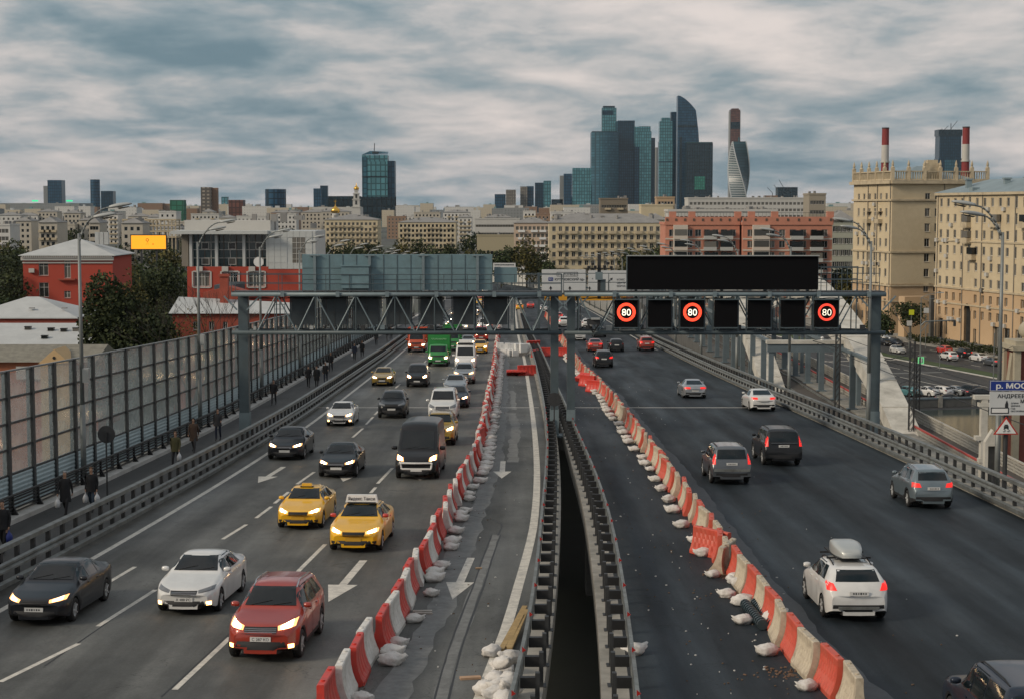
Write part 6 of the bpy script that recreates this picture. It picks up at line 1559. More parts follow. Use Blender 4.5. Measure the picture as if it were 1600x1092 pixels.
# curved-top tower
xa = bx(1058, DC); t = thing('curved_tower', 'tallest dark blue tower with a curved sail-like top', 'building', (xa, DC, 0)); k = DC / F
prof = [(0, -6), (0, 174)] + [(12 * math.sin(a) * 1.0 + 16 * (1 - math.cos(a)) * 1.0, 174 - 24 * (1 - math.cos(a)) ** 1.0 * 0.95) for a in [math.pi / 2 * i / 8 for i in range(1, 9)]] + [(32, 120), (35.5, 70), (37, -6)]
prof = [(x_ * k, (z_ + 14.3) * k) for x_, z_ in prof]; n = len(prof)
mb = MB().add([(x_, 0, z_) for x_, z_ in prof] + [(x_, 45, z_) for x_, z_ in prof], [tuple(range(n)), tuple(range(2 * n - 1, n - 1, -1))] + [(i, n + i, n + (i + 1) % n, (i + 1) % n) for i in range(n)]); fix_normals(mb.build('shaft', T_BLUE, t).data)
MB().box((14.5 * k, -1, (127 + 14.3) * k), (29.5 * k, 3, 3 * k)).build('belt', T_DARK, t)
MB().box((5 * k, -1.2, 70 * k), (3 * k, 2, 110 * k)).build('groove', T_DARK, t)
t = tower('glass_tower', 'squat black-green tower with a lit green panel', 1072, 1113, 224, DC - 60, T_DARK, 60, 'box', [('rim', 1072.5, 1112.5, 229, 222.5, tower_mat('tower_green', (0.03, 0.09, 0.085), (0.015, 0.04, 0.04), 6, 8), -1.5)])
MB().box((0.5 * k, -1, (330 - 277) * k), (16 * k, 3, 20 * k)).build('green_panel', tower_mat('tower_green_bright', (0.03, 0.20, 0.15), (0.02, 0.1, 0.08), 6, 8), t)  # panel in a brighter green than the rim
# twisted tower: square plan turning with height
D = DC - 100; k = D / F; xc = bx(1153.5, D)
t = thing('twisted_tower', 'twisted white-ribbed glass tower leaning like a ribbon', 'building', (xc, D, 0)); rows = []; nz = 44; Hh = htop(222, D); hw = 11.5 * k
for i in range(nz + 1):
    f = i / nz; a = R(30) - R(125) * f; s_ = hw * (0.92 + 0.16 * math.sin(math.pi * f))
    rows.append([(s_ * 1.35 * math.cos(a + q), s_ * 1.35 * math.sin(a + q), Hh * f) for q in (R(45), R(135), R(225), R(315))])
M_TW = [tower_mat('twist_glass', (0.03, 0.07, 0.085), (0.02, 0.04, 0.05), 400, 8), mat('twist_rib', (0.50, 0.52, 0.52), 0.4)]
mb = MB()
for i in range(nz):
    for j in range(4):
        a0, a1, b0, b1 = rows[i][j], rows[i][(j + 1) % 4], rows[i + 1][j], rows[i + 1][(j + 1) % 4]
        L_ = lambda p, q, f: tuple(p[c] + (q[c] - p[c]) * f for c in range(3))
        m0, m1 = L_(a0, b0, 0.62), L_(a1, b1, 0.62)
        mb.add([a0, a1, m1, m0], [(0, 1, 2, 3)], 0); mb.add([m0, m1, b1, b0], [(0, 1, 2, 3)], 1 if j in (1, 2) else 0)
mb.add(rows[-1], [(0, 1, 2, 3)], 0); mb.build('shaft', M_TW, t)
for j in range(4):
    mb = MB()
    for i in range(nz): mb.bar(rows[i][j], rows[i + 1][j], 2.6, 2.6)
    mb.build('edge_rib', M_TW[1], t)
t = tower('slim_tower', 'slim copper-red tower with a dark waist behind the twisted one', 1140, 1155, 172, DC + 500, T_COPP, 40, 'box', [('waist', 1140.2, 1154.8, 202, 191, T_DARK, -1.5), ('side', 1139.2, 1142, 330, 174, T_GRY, -1), ('other_side', 1153.5, 1155.6, 330, 174, T_GRY, -1), ('cap', 1142, 1153, 172, 170, T_COPP, 0)])
MB().box((6.0 * k, -2, (330 - 196) * k), (1.6 * k, 2, 8 * k)).build('pale_strip', T_TEALL, t)  # strip of pale teal facade colour
for px0, px1, py, m, lb in ((894.5, 923.5, 263, T_TEALL, 'low pale teal glass block beside the round-fronted tower'), (903, 925, 290, T_TEAL, 'small teal block at the foot of the round-fronted tower'), (881, 893.5, 272, T_BLUE, 'narrow blue tower left of the pale teal block'), (875, 884, 275, T_GRY, 'narrow grey tower beside the narrow blue one'),
                         (773, 790, 304, T_BLUE, 'short blue glass block far left of the tower cluster'), (790.5, 806, 297, T_CONC, 'striped round-shouldered concrete tower beside the short blue block'), (813, 824, 292, T_CONC, 'white-edged tower with a blue flank'), (823, 834, 291.5, T_BLUE, 'blue flank tower stuck to the white-edged one'), (836, 850, 286, T_NAVY, 'dark blue slab tower with horizontal bands'), (849.5, 861, 283, T_TEALL, 'pale narrow tower at the shoulder of the dark slab'), (862, 880, 312, T_DARK, 'low dark building site before the cluster'), (880, 902, 308, T_GRY, 'low grey grid block before the cluster')):
    tower('glass_tower', lb, px0, px1, py, DC - 400 - (px0 % 13) * 5, m, 40)
# tower under construction on the right, with cranes
t = tower('unfinished_tower', 'dark unfinished tower with cranes on top between the striped chimneys', 1466, 1500, 205, DC - 300, T_NAVY, 50, 'box', [('top_floors', 1464, 1501, 213, 203, T_DARK, -3), ('skirt', 1465, 1512, 290, 248, T_BLUE, 2), ('bright_strip', 1474, 1492, 290, 250, T_TEAL, -4)]); k = (DC - 300) / F
for x_, h_ in ((-11, 14), (3, 22)): MB().bar((x_ * k, 20, (330 - 205) * k), (x_ * k, 20, (330 - 205 + h_) * k), 1.6).bar((x_ * k, 20, (330 - 205 + h_ * 0.6) * k), ((x_ + 10) * k, 20, (330 - 205 + h_ + 4) * k), 1.2).build('crane', M_STEEL_D, t)
t = tower('unfinished_block', 'dark blue building site with thin cranes right of the twisted tower', 1215, 1246, 293, 4600, T_DARK, 40, 'box', [('wing', 1196, 1220, 330, 306, T_BRN, 0)]); k = 4600 / F
for x_, h_ in ((-22, 22), (-12, 26), (-4, 34)): MB().bar((x_ * k, 20, (326 - 300) * k), (x_ * k, 20, (326 - 300 + h_ * .6) * k), 1.4).bar((x_ * k, 20, (326 - 300 + h_ * .6) * k), ((x_ - 8) * k, 20, (326 - 300 + h_) * k), 1.1).build('crane', M_STEEL_D, t)
# striped chimneys
M_CHR = mat('chimney_red', (0.22, 0.030, 0.028), 0.8, var=0.12, vscale=0.1); M_CHW = mat('chimney_white', (0.47, 0.45, 0.41), 0.8, var=0.08, vscale=0.1)
for px, top, lb in ((1381.5, 200, 'red and white striped chimney behind the balustrade of the corner building'), (1507, 198.5, 'red and white striped chimney beside the dark unfinished tower')):
    D = 1500.0; t = thing('striped_chimney', lb, 'chimney', (bx(px, D), D, 0)); k = D / F; H = htop(top, D); z = H; c = 0; r = 5.3 * k
    while z > 1:
        h = min(27 * k, z); MB().lathe([(r + 0.012 * (H - z), z), (r + 0.012 * (H - z + h), z - h)][::-1], n=18).build('band', M_CHR if c % 2 == 0 else M_CHW, t, True); z -= h; c += 1
    MB().lathe([(r, H - 1), (r + 0.25, H - 1), (r + 0.25, H), (r - 0.5, H), (r - 0.5, H - 3), (0, H - 3)], n=18).build('rim', M_STEEL_D, t)
    MB().lathe([(r + 0.2, H - 54 * k), (r + 1.1, H - 54 * k), (r + 1.1, H - 54 * k + 1), (r + 0.2, H - 54 * k + 1)], n=18).build('gallery', M_CHW, t)
# glass office tower on the left with its dark wing
D = 2500.0
t = tower('office_tower', 'big teal glass office tower with sloped crown and dark side', 566, 606, 243, D, T_TEALL, 30, 'box', [('dark_side', 605.5, 617, 340, 252, T_NAVY, -1), ('front_panel', 576, 606, 310, 253, T_TEALL, -2.5), ('belt', 566, 605, 277, 275.5, T_DARK, -2.8), ('plinth', 562, 617, 340, 308, T_DARK, -4), ('left_strip', 566.2, 574, 340, 246, T_TEAL, -1.5)]); k = D / F
MB().add([(-20 * k, 0, (326 - 243) * k + 27), (20 * k, 0, (326 - 243) * k + 27), (20 * k, 20, (326 - 238) * k + 27), (-20 * k, 20, (326 - 243) * k + 27), (-8 * k, 10, (326 - 237) * k + 27)], [(0, 1, 2, 4), (0, 4, 3), (3, 4, 2)]).build('crown', T_TEAL, t)
MB().bar((-2 * k, 12, (326 - 243) * k + 27), (-1 * k, 12, (326 - 225) * k + 27), 1.0).box((0, 12, (326 - 240) * k + 27), (9 * k, 9, 3 * k)).build('mast', M_STEEL_D, t)
tower('office_block', 'long low dark glass wing left of the teal office tower', 512, 562, 307, D + 60, T_DARK, 30)
tower('stadium_roof', 'low pale curved roof before the dark glass wing', 488, 560, 324, 1900, M_GREYW, 60)
# bell tower and golden domes
M_GOLD = mat('gold_leaf', (0.80, 0.48, 0.10), 0.25, 1.0)
D = 1300.0; k = D / F; t = thing('bell_tower', 'white tiered church bell tower with a golden dome', 'church', (bx(557, D), D, 0))
for w, y0, y1 in ((13, 350, 324), (10.5, 324, 312), (8.5, 312, 303), (5.5, 303, 298)):
    MB().box((0, 0, (htop(y0, D) + htop(y1, D)) / 2), (w * k, w * k, htop(y1, D) - htop(y0, D))).box((0, 0, htop(y1, D)), (w * k + 0.8, w * k + 0.8, 0.7)).build('tier', M_GREYW, t)
for w, y in ((3.0, 317), (2.6, 307)): MB().box((0, -w * 1.75 * k, htop(y, D)), (w * 0.8 * k, 0.4, 6 * k)).build('bell_opening', M_BLACK, t)
MB().lathe([(2.2 * k, 0), (4.3 * k, 2.2 * k), (4.0 * k, 4 * k), (2.0 * k, 6 * k), (0.6 * k, 8 * k), (0.15 * k, 12 * k), (0, 12.2 * k)], (0, 0, htop(298, D)), 16).build('dome', M_GOLD, t, True)
t = thing('golden_dome', 'wide golden church dome with cross beside the bell tower', 'church', (bx(524, D), D, 0))
MB().lathe([(5.4 * k, 0), (5.4 * k, htop(333, D))], (0, 0, 0), 18).build('drum', M_GREYW, t)
MB().lathe([(5.6 * k, 0), (7.2 * k, 3 * k), (6.6 * k, 6 * k), (3.4 * k, 9 * k), (0.9 * k, 11 * k), (0.3 * k, 14 * k), (0, 14.2 * k)], (0, 0, htop(333.5, D)), 18).build('dome', M_GOLD, t, True)
MB().bar((0, 0, htop(319, D)), (0, 0, htop(313, D)), 0.4).bar((-1.2, 0, htop(315, D)), (1.2, 0, htop(315, D)), 0.35).build('cross', M_GOLD, t)
# scattered towers on the left horizon
for nm, lb, px0, px1, py, D, m, sh in (('round_tower', 'blue round office tower before the skyline', 412, 445, 296, 2300, T_BLUE, 'cyl'), ('glass_tower', 'pair tower, lower blue half', 490, 502, 295, 4200, T_BLUE, 'box'), ('glass_tower', 'pair tower, taller dark half', 500.5, 512, 290.5, 4250, T_NAVY, 'box'),
    ('far_tower', 'wide hazy blue tower on the far skyline above the stadium', 75, 97, 282, 4600, T_BLUE, 'box'), ('far_tower', 'narrow hazy tower stuck to the wide one', 68.5, 75, 291, 4620, T_GRY, 'box'), ('round_tower', 'hazy round tower standing alone on the far skyline', 140, 155, 281, 4600, T_BLUE, 'cyl'), ('far_tower', 'short square dark blue tower next to the lone round one', 158, 177, 299, 4400, T_NAVY, 'box'),
    ('residential_tower', 'white and brown residential tower above the glazed house', 314, 330, 293, 1900, T_CONC, 'box'), ('residential_tower', 'dark balcony flank of the residential tower', 329.5, 340, 294, 1905, T_BRN, 'box'), ('netted_block', 'block wrapped in green netting', 265.5, 287, 313, 1800, T_GREEN, 'box'), ('brown_block', 'dark red-brown block left of the blue round tower', 357, 380, 313, 2200, T_COPP, 'box'), ('far_tower', 'pale hazy tower behind the red-brown block', 346, 356, 308, 4300, T_TEALL, 'box')):
    tower(nm, lb, px0, px1, py, D, m, None, sh)
t = tower('stadium', 'long low grey stadium with green-lit edges under the far towers', 0, 124, 318, 3600, T_GRY, 120, 'box'); k = 3600 / F
for x_ in (-6.5, 47): MB().box((x_ * k, -2, (326 - 314.5) * k + 27), (9 * k, 4, 2.2 * k)).build('green_light', emitter('green_glow', (0.02, 0.9, 0.35), 0.8), t)
# unfinished concrete frame
D = 900.0; k = D / F; t = thing('concrete_frame', 'unfinished concrete frame building behind the orange billboard', 'building', (bx(190, D), D, 0)); w = (bx(275, D) - bx(190, D))
for py in (344, 353, 362, 371): MB().box((w / 2, 6, htop(py, D)), (w, 12, 0.8)).build('slab', M_TRIM, t)
for i in range(15):
    for y_ in (0.6, 11): MB().box((0.5 + (w - 1) * i / 14, y_, htop(344, D) / 2), (0.5, 0.5, htop(344, D))).build('column', M_TRIM, t)
MB().box((w / 2, 6, htop(372, D) / 2), (w - 2, 8, htop(372, D))).build('core', M_CONC_D, t)
# dense low city
r_ = random.Random(77)
M_BEIG = mat('stucco_greybeige', (0.46, 0.42, 0.35), 0.85, var=0.06, vscale=0.2); M_WHT2 = mat('stucco_white', (0.58, 0.57, 0.54), 0.85, var=0.06, vscale=0.2); M_BRN2 = mat('stucco_brown', (0.30, 0.20, 0.14), 0.85, var=0.06, vscale=0.2)
kinds = [(T_BEI, 'beige'), (T_WHT, 'white'), (T_GRY, 'grey'), (T_BRN, 'brown'), (T_WHT, 'white'), (T_BEI, 'beige')]
for band, (D0, D1, ya, yb, n, xr) in enumerate(((3000, 4200, 318, 325, 46, (-30, 1340)), (1900, 2700, 322, 331, 40, (-30, 1340)), (1150, 1600, 331, 341, 34, (-20, 1010)), (700, 1000, 344, 360, 10, (-20, 300)))):
    for i in range(n):
        px = xr[0] + (xr[1] - xr[0]) * (i + r_.uniform(-0.2, 0.7)) / n; D = r_.uniform(D0, D1); w = r_.uniform(16, 46)
        m, cn = r_.choice(kinds); py = r_.uniform(ya, yb)
        place = ('on the far skyline', 'in the dense city below the skyline', 'in the low city behind the trees', 'on the left bank beyond the trees')[band]
        lb = 'low %s city block %s' % (cn, place)
        gname = '%s blocks %s' % (cn, place)
        if band >= 2:
            zz_ = htop(py, D); wmm = {'beige': M_BEIG, 'white': M_WHT2, 'grey': M_GREYW, 'brown': M_BRN2}[cn]; ww = w / F * D
            block('city_block', lb, px, px + w, D, zz_, max(2, int(zz_ / 3.2)), max(3, int(ww / 3.0)), wmm, r_.uniform(13, 18), 0.0, (1.4, 1.7), roof='hip' if r_.random() < .5 else None, rise=2.2, seed=i, far=True, side_cols=0, clutter=r_.choice((2, 4, 6)), group=gname, balconies=r_.choice((0, 0, 2, 3)))
            continue
        t = tower('city_block', lb, px, px + w, py, D, m, r_.uniform(14, 30), 'box', group=gname)
        H = htop(py, D); wm = w / F * D
        if H > 1: MB().box((0, 8, H + 0.15), (wm + 0.6, 14, 0.3)).box((r_.uniform(-.3, .3) * wm, 8, H + 1.4), (wm * 0.15, 5, 2.4)).build('roof', (M_ROOFG, M_ROOFW, M_GRN)[i % 3], t)
for i in range(26):
    px = r_.uniform(-20, 480) if i < 16 else r_.uniform(480, 1330); D = r_.uniform(650, 1400); h = r_.uniform(11, 15)
    t = thing('deciduous_tree', 'dark rounded tree among the low city roofs', 'tree', ground_at(px, D), 0, 'trees among the city roofs')
    link('crown', crown_mesh(200 + i % 4, h * 0.55, h * 0.5, h * 0.5, 700, 1.7, m=M_LEAF_D), t, (0, 0, h * 0.55)); link('trunk', MB().tube((0, 0, 0), (0, 0, h * 0.5), 0.3, 0.2, 6).mesh('trunk', M_BARK), t)

for i in range(20):
    px = -15 + i * 15.5 + r_.uniform(-5, 5); D = r_.uniform(400, 640); h = r_.uniform(11.5, 15.5)
    t = thing('deciduous_tree', 'dark tree in the green belt beyond the red houses', 'tree', ground_at(px, D), r_.uniform(0, 6), 'green belt beyond the red houses')
    link('crown', crown_mesh(210 + i % 5, h * 0.5, h * 0.5, h * 0.48, 1500, 1.0, m=(M_LEAF_D, M_LEAF_D, M_LEAF_A, M_LEAF_G)[i % 4]), t, (0, 0, h * 0.55)); link('trunk', MB().tube((0, 0, 0), (0, 0, h * 0.5), 0.3, 0.2, 6).mesh('trunk', M_BARK), t)
# ------------------------------------------------------------------ white ribbed noise wall on the far bend
wallw = thing('white_noise_wall', 'white ribbed noise wall following the far bend of the road', 'noise barrier'); prev = None; cnt = 0
M_NW = mat('noise_white', (0.52, 0.52, 0.49), 0.7, var=0.08, vscale=0.3)
nwp = MB().box((0, 0, 2.5), (0.34, 0.34, 5.0)).mesh('post', M_STEEL_D)
for s in steps(330, 640, 3.6):
    p = rp(s, f_R(s) + 2.6)
    if prev is not None:
        d_ = p - prev; mid = (p + prev) / 2; rz = math.atan2(d_.y, d_.x)
        MB().box((0, 0, 2.4), (d_.xy.length - 0.3, 0.18, 4.8)).build('panel', M_NW, wallw, False, mid, rz); link('post', nwp, wallw, p, rz)
    prev = p
rebase(wallw, rp(330, f_R(330) + 2.6))
# ------------------------------------------------------------------ street below on the right
SO = Vector((67.6, 310.5)); SU = Vector((0.23, -0.973)); SN = Vector((0.973, 0.23))
def st(a, b, z=0.0): q = SO + SU * a + SN * b; return Vector((q.x, q.y, z))
def sheet(name, a0, a1, b0, b1, z, m, parent=None, kind='structure'):
    o = MB().add([st(a0, b0, z), st(a0, b1, z), st(a1, b1, z), st(a1, b0, z)][::-1], [(0, 1, 2, 3)]).build(name, m, parent)
    if parent is None: o['kind'] = kind
    return o
M_STREET = asphalt('asphalt_street', (0.050, 0.052, 0.054), 0.1, 0.2); M_GRASS = mat('grass', (0.045, 0.070, 0.022), 0.95, var=0.35, vscale=1.5)
street = sheet('street', -140, 120, -34, 28.5, 0.02, M_STREET)
def slab(name, a0, a1, b0, b1, h, m):
    mb = MB(); P = [st(a0, b0), st(a0, b1), st(a1, b1), st(a1, b0)]; mb.prism([(p.x, p.y) for p in P][::-1], 0.0, h); o = mb.build(name, m); fix_normals(o.data); return structure(o)
slab('pavement', -140, 120, 19, 28.4, 0.15, M_CONC); slab('grass_verge', -70, 75, 0.0, 3.4, 0.16, M_GRASS); slab('kerb', -70, 75, -0.45, -0.003, 0.14, M_KERBW)
mb = MB()
for b in (7.5, 11.5, 15):
    for a in range(-60, 80, 10): sheet('lane_marking', a, a + 3.5, b, b + 0.2, 0.026, M_MARK, street)
for b in (-8, -14): sheet('lane_marking', -60, 60, b, b + 0.2, 0.026, M_MARK, street)
sheet('stop_line', 8, 8.6, -20, -1, 0.026, M_MARK, street); sheet('stop_line', 30, 31.5, -19, -3, 0.026, M_PATCH, street)
# hedge before the beige building
for i in range(22):
    p = st(-30 + i * 3.6, 21.2, 0.15); t = link('hedge_bush', crown_mesh(300 + i % 3, 1.9, 1.0, 0.9, 320, 0.4, m=M_LEAF_D), None, p + Vector((0, 0, 0.7)), -1.34); tag(t, 'clipped dark bush in the hedge before the long beige building', 'bush', 'hedge before the beige building')
tree('street_tree', 'round dark street tree on the grass verge with a thin trunk', st(-4, 1.7, 0.16), 8.2, 3.0, 3200, 0.42, M_LEAF_G, 61, cb=0.3)
tree('street_tree', 'spreading dark tree behind the parked cars near the gateway', st(-30, 21, 0.1), 8.5, 3.6, 2200, 0.5, M_LEAF_D, 62, cb=0.3)
# street furniture
def simple_pole(name, label, p, h, arm=0.0, m=M_LAMP, r=0.09):
    t = thing(name, label, 'pole', p); MB().tube((0, 0, 0), (0, 0, h), r, r * 0.7, 8).build('pole', m, t)
    if arm: MB().path([(0, 0, h), (arm * 0.4, -0.2, h + 0.5), (arm, -0.4, h + 0.8)], 0.05, 6).build('arm', m, t); MB().box((arm + 0.4, -0.5, h + 0.85), (1.0, 0.35, 0.15)).build('lamp_head', M_LAMPH, t)
    return t
q = lambda px, py: at(px, py, 27.0 / (math.tan(PITCH + math.atan((py - 546) / F)))).xy
def gpos(px, py): v = q(px, py); return Vector((v.x, v.y, 0.02))
t = simple_pole('street_lamp', 'twin-armed lamp post beside the street with a crossing sign', gpos(1437, 585), 12.5, 2.6); MB().path([(0, 0, 12.5), (0.9, -0.3, 12.2), (2.2, -0.5, 12.4)], 0.05, 6).build('arm', M_LAMP, t)
t = thing('crossing_sign', 'bright green pedestrian crossing sign on the verge', 'road sign', gpos(1437, 592) + Vector((0, -0.5, 0))); g0 = t.location
MB().tube((0, 0, 0), (0, 0, 4), 0.06, n=6).build('pole', M_LAMP, t); zz = at(1437, 563, t.location.y).z
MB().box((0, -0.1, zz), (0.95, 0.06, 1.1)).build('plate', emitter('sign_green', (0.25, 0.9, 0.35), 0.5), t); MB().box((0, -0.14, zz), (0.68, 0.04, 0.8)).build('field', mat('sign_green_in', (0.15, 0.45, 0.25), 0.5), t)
mb = MB().bar((0, -0.17, zz - 0.3), (0.12, -0.17, zz + 0.1), 0.1, 0.02).bar((0, -0.17, zz + 0.2), (-0.14, -0.17, zz - 0.3), 0.1, 0.02); disc(mb, (0.05, -0.17, zz + 0.27), 0.09, 10); mb.build('walker', M_WHITE, t)
t = simple_pole('signal_gantry', 'grey cantilever arm reaching over the lower street', gpos(1437, 600), 9.3)
MB().path([(0, 0, 9.0), (0.6, 0, 9.6), (5.4, 0.5, 9.8)], 0.11, 6).bar((0, 0, 8.0), (1.4, 0.1, 9.6), 0.1).build('arm', M_LAMP, t); MB().box((5.3, 0.4, 9.3), (0.35, 0.3, 0.9)).build('signal_head', M_STEEL_D, t)
for px, py, h, c, lb in ((1420, 545, 10, (0.55, 0.60, 0.02), 'yellow-green warning sign on a pole'), (1417, 545, 7, (0.50, 0.50, 0.48), 'small white sign on a pole'), (1443, 545, 10.5, (0.5, 0.52, 0.52), 'white double plate sign on a pole')):
    t = thing('street_sign', lb + ' before the gateway', 'road sign', gpos(px + 3, py)); MB().tube((0, 0, 0), (0, 0, h * 0.7), 0.07, n=6).build('pole', M_LAMP, t); MB().box((0, -0.1, h * 0.7), (1.0, 0.06, 1.0)).build('plate', mat('plate_%d' % px, c, 0.5), t)
simple_pole('street_lamp', 'slim grey lamp post on the verge before the white saloon', gpos(1552, 595), 7.5); simple_pole('street_lamp', 'thin pole on the verge beside the white hatchback', gpos(1468, 578), 5.5, r=0.05)
# quay: parapet, water
quay = thing('quay_parapet', 'dark quay parapet with a pale pier beside the parked cars', 'wall', st(76, -60)); b0 = quay.location
for k in range(16):
    p = st(76, -30 + 5 * k) - b0; MB().box((p.x, p.y, 0.6), (4.7, 0.35, 1.1), math.atan2(SN.y, SN.x)).build('panel', M_CONC_D, quay); p2 = st(76, -27.4 + 5 * k) - b0; MB().box((p2.x, p2.y, 0.7), (0.6, 0.6, 1.5), 0.23).build('pier', M_CONC, quay)
MB().box(((st(76, 10) - b0).x, (st(76, 10) - b0).y, 1.25), (84, 0.5, 0.2), math.atan2(SN.y, SN.x)).build('rail', M_POSTG, quay)
M_WATER2 = mat('river_water_green', (0.035, 0.055, 0.05), 0.12, var=0.2, vscale=0.2)
sheet('river', 79, 240, -40, 120, 0.03, M_WATER2)
# ------------------------------------------------------------------ vehicles
M_CGLASS = mat('car_glass', (0.006, 0.010, 0.012), 0.05, spec=0.5, dirt=(0.022, 0.027, 0.028), dscale=1.6, damt=0.45)
M_TYRE = mat('tyre_rubber', (0.012, 0.012, 0.012), 0.8)
M_RIM = mat('alloy_rim', (0.50, 0.51, 0.51), 0.4, 0.25)
M_TRIMB = mat('car_black_trim', (0.014, 0.014, 0.015), 0.6)
M_CHROME = mat('chrome', (0.55, 0.56, 0.57), 0.18, 1.0)
M_PLATE = mat('plate_white', (0.62, 0.62, 0.60), 0.5)
M_PLATEY = mat('plate_yellow', (0.55, 0.30, 0.02), 0.5)
M_HL_ON = emitter('headlight_lit', (1.0, 0.70, 0.38), 20.0)
M_HL_ON2 = emitter('headlight_lit_dim', (1.0, 0.66, 0.36), 3.0)
M_HL_OFF = mat('headlight_glass', (0.20, 0.21, 0.22), 0.08, 0.3)
M_LENS_HALO = mat('headlight_lens_halo', (0.20, 0.18, 0.15), 0.1, emit=(1.0, 0.40, 0.12), estr=2.0)  # orange emission on the lens imitates the halo around the bulb
M_FOG = emitter('fog_lamp_lit', (1.0, 0.50, 0.16), 6.0)  # lit on some cars to add the headlights' orange glow
M_TL_ON = emitter('tail_lamp_lit', (1.0, 0.014, 0.008), 0.85)
M_TL_OFF = mat('tail_lamp_glass', (0.16, 0.012, 0.012), 0.15)
PAINT = {}
def paint(key, col, metal=0.0, rough=0.28):
    if key not in PAINT:
        PAINT[key] = mat('paint_' + key, col, rough, metal, spec=0.3 if max(col) < 0.06 else 0.45, coat=0.25 if max(col) < 0.06 else 0.8, var=0.06, vscale=2.0, dirt=tuple(min(1, c * 0.6 + 0.004) for c in col), dscale=1.2, damt=0.35)
    return PAINT[key]
paint('black', (0.012, 0.013, 0.015), 0.0); paint('white', (0.66, 0.66, 0.64)); paint('red', (0.34, 0.038, 0.020), 0.1); paint('yellow', (0.80, 0.43, 0.008)); paint('grey', (0.115, 0.125, 0.135), 0.5)
paint('silver', (0.36, 0.38, 0.39), 0.6); paint('navy', (0.020, 0.028, 0.045), 0.3); paint('graphite', (0.026, 0.028, 0.033), 0.3); paint('bluegrey', (0.16, 0.20, 0.22), 0.4); paint('brightred', (0.50, 0.035, 0.02)); paint('green', (0.03, 0.24, 0.055)); paint('gold', (0.40, 0.26, 0.05), 0.2); paint('orange', (0.52, 0.075, 0.02)); paint('teal', (0.08, 0.22, 0.24), 0.2); paint('beige', (0.40, 0.36, 0.28), 0.3)

def interp(pts, x):
    if x <= pts[0][0]: return pts[0][1]
    for (a, va), (b, vb) in zip(pts[:-1], pts[1:]):
        if x <= b:
            return va + (vb - va) * (x - a) / (b - a) if b > a else vb
    return pts[-1][1]
def smooth_curve(pts, L, sig):
    xs = np.linspace(0, 1, 241); ys = np.array([interp(pts, x) for x in xs]); k = np.exp(-0.5 * ((np.arange(-12, 13) * L / 240) / sig) ** 2); k /= k.sum()
    yp = np.concatenate([np.full(12, ys[0]), ys, np.full(12, ys[-1])]); yy = np.convolve(yp, k, 'valid')
    return lambda u: float(np.interp(u, xs, yy))
W_STD = [(0, .72), (.012, .82), (.04, .905), (.10, .965), (.22, .995), (.35, 1), (.75, 1), (.90, .975), (.96, .935), (.988, .87), (1, .80)]
W_BOX = [(0, .86), (.012, .93), (.04, .97), (.12, .99), (.3, 1), (.9, 1), (.975, .99), (.993, .97), (1, .95)]
TYPES = {}
def def_type(key, **k): TYPES[key] = k
def_type('sedan', L=4.75, W=1.83, H=1.45, wr=.64, rw=.325, wf=.19, wrr=.80, zb=.20, w=W_STD, clad=False, bow=(.26, .16),
    zc=[(0, .58), (.012, .68), (.04, .74), (.15, .86), (.275, .97), (.30, 1.0), (.43, 1.37), (.49, 1.44), (.57, 1.45), (.68, 1.40), (.83, 1.12), (.86, 1.08), (.95, 1.06), (.975, 1.0), (1, .72)],
    zs=[(0, .54), (.03, .66), (.15, .80), (.30, .91), (.6, .95), (.85, .99), (.96, .97), (.985, .90), (1, .68)],
    ws=(.30, .46, 1.04, 1.37, .69, .55), rear=(1.10, 1.37, .62, .53), side=[(.325, .475, .475, .415, 1.0, 1.38), (.485, .645, .645, .485, 1.0, 1.38), (.655, .735, .665, .655, 1.01, 1.34)],
    hl=[(.42, .64), (.80, .70), (.80, .80), (.40, .71)], tl=[(.42, .82), (.82, .84), (.82, .98), (.42, .96)], gr=(.36, .56, .70), low=(.62, .27, .42), pl_f=.46, pl_r=.74)
def_type('coupe', L=4.65, W=1.82, H=1.38, wr=.60, rw=.33, wf=.18, wrr=.79, zb=.18, w=W_STD, clad=False, bow=(.3, .2),
    zc=[(0, .56), (.012, .66), (.04, .72), (.15, .84), (.30, .95), (.33, .97), (.46, 1.30), (.53, 1.37), (.60, 1.38), (.70, 1.31), (.85, 1.04), (.88, 1.0), (.95, .99), (.975, .94), (1, .68)],
    zs=[(0, .52), (.03, .64), (.15, .78), (.30, .88), (.6, .91), (.85, .94), (.96, .92), (.985, .86), (1, .64)],
    ws=(.33, .48, 1.0, 1.30, .68, .52), rear=(1.03, 1.28, .60, .50), side=[(.355, .52, .52, .44, .96, 1.31), (.53, .72, .66, .53, .97, 1.29)],
    hl=[(.45, .62), (.80, .67), (.80, .76), (.42, .69)], tl=[(.38, .72), (.82, .74), (.82, .88), (.36, .86)], gr=(.32, .54, .68), low=(.62, .25, .40), pl_f=.44, pl_r=.60)
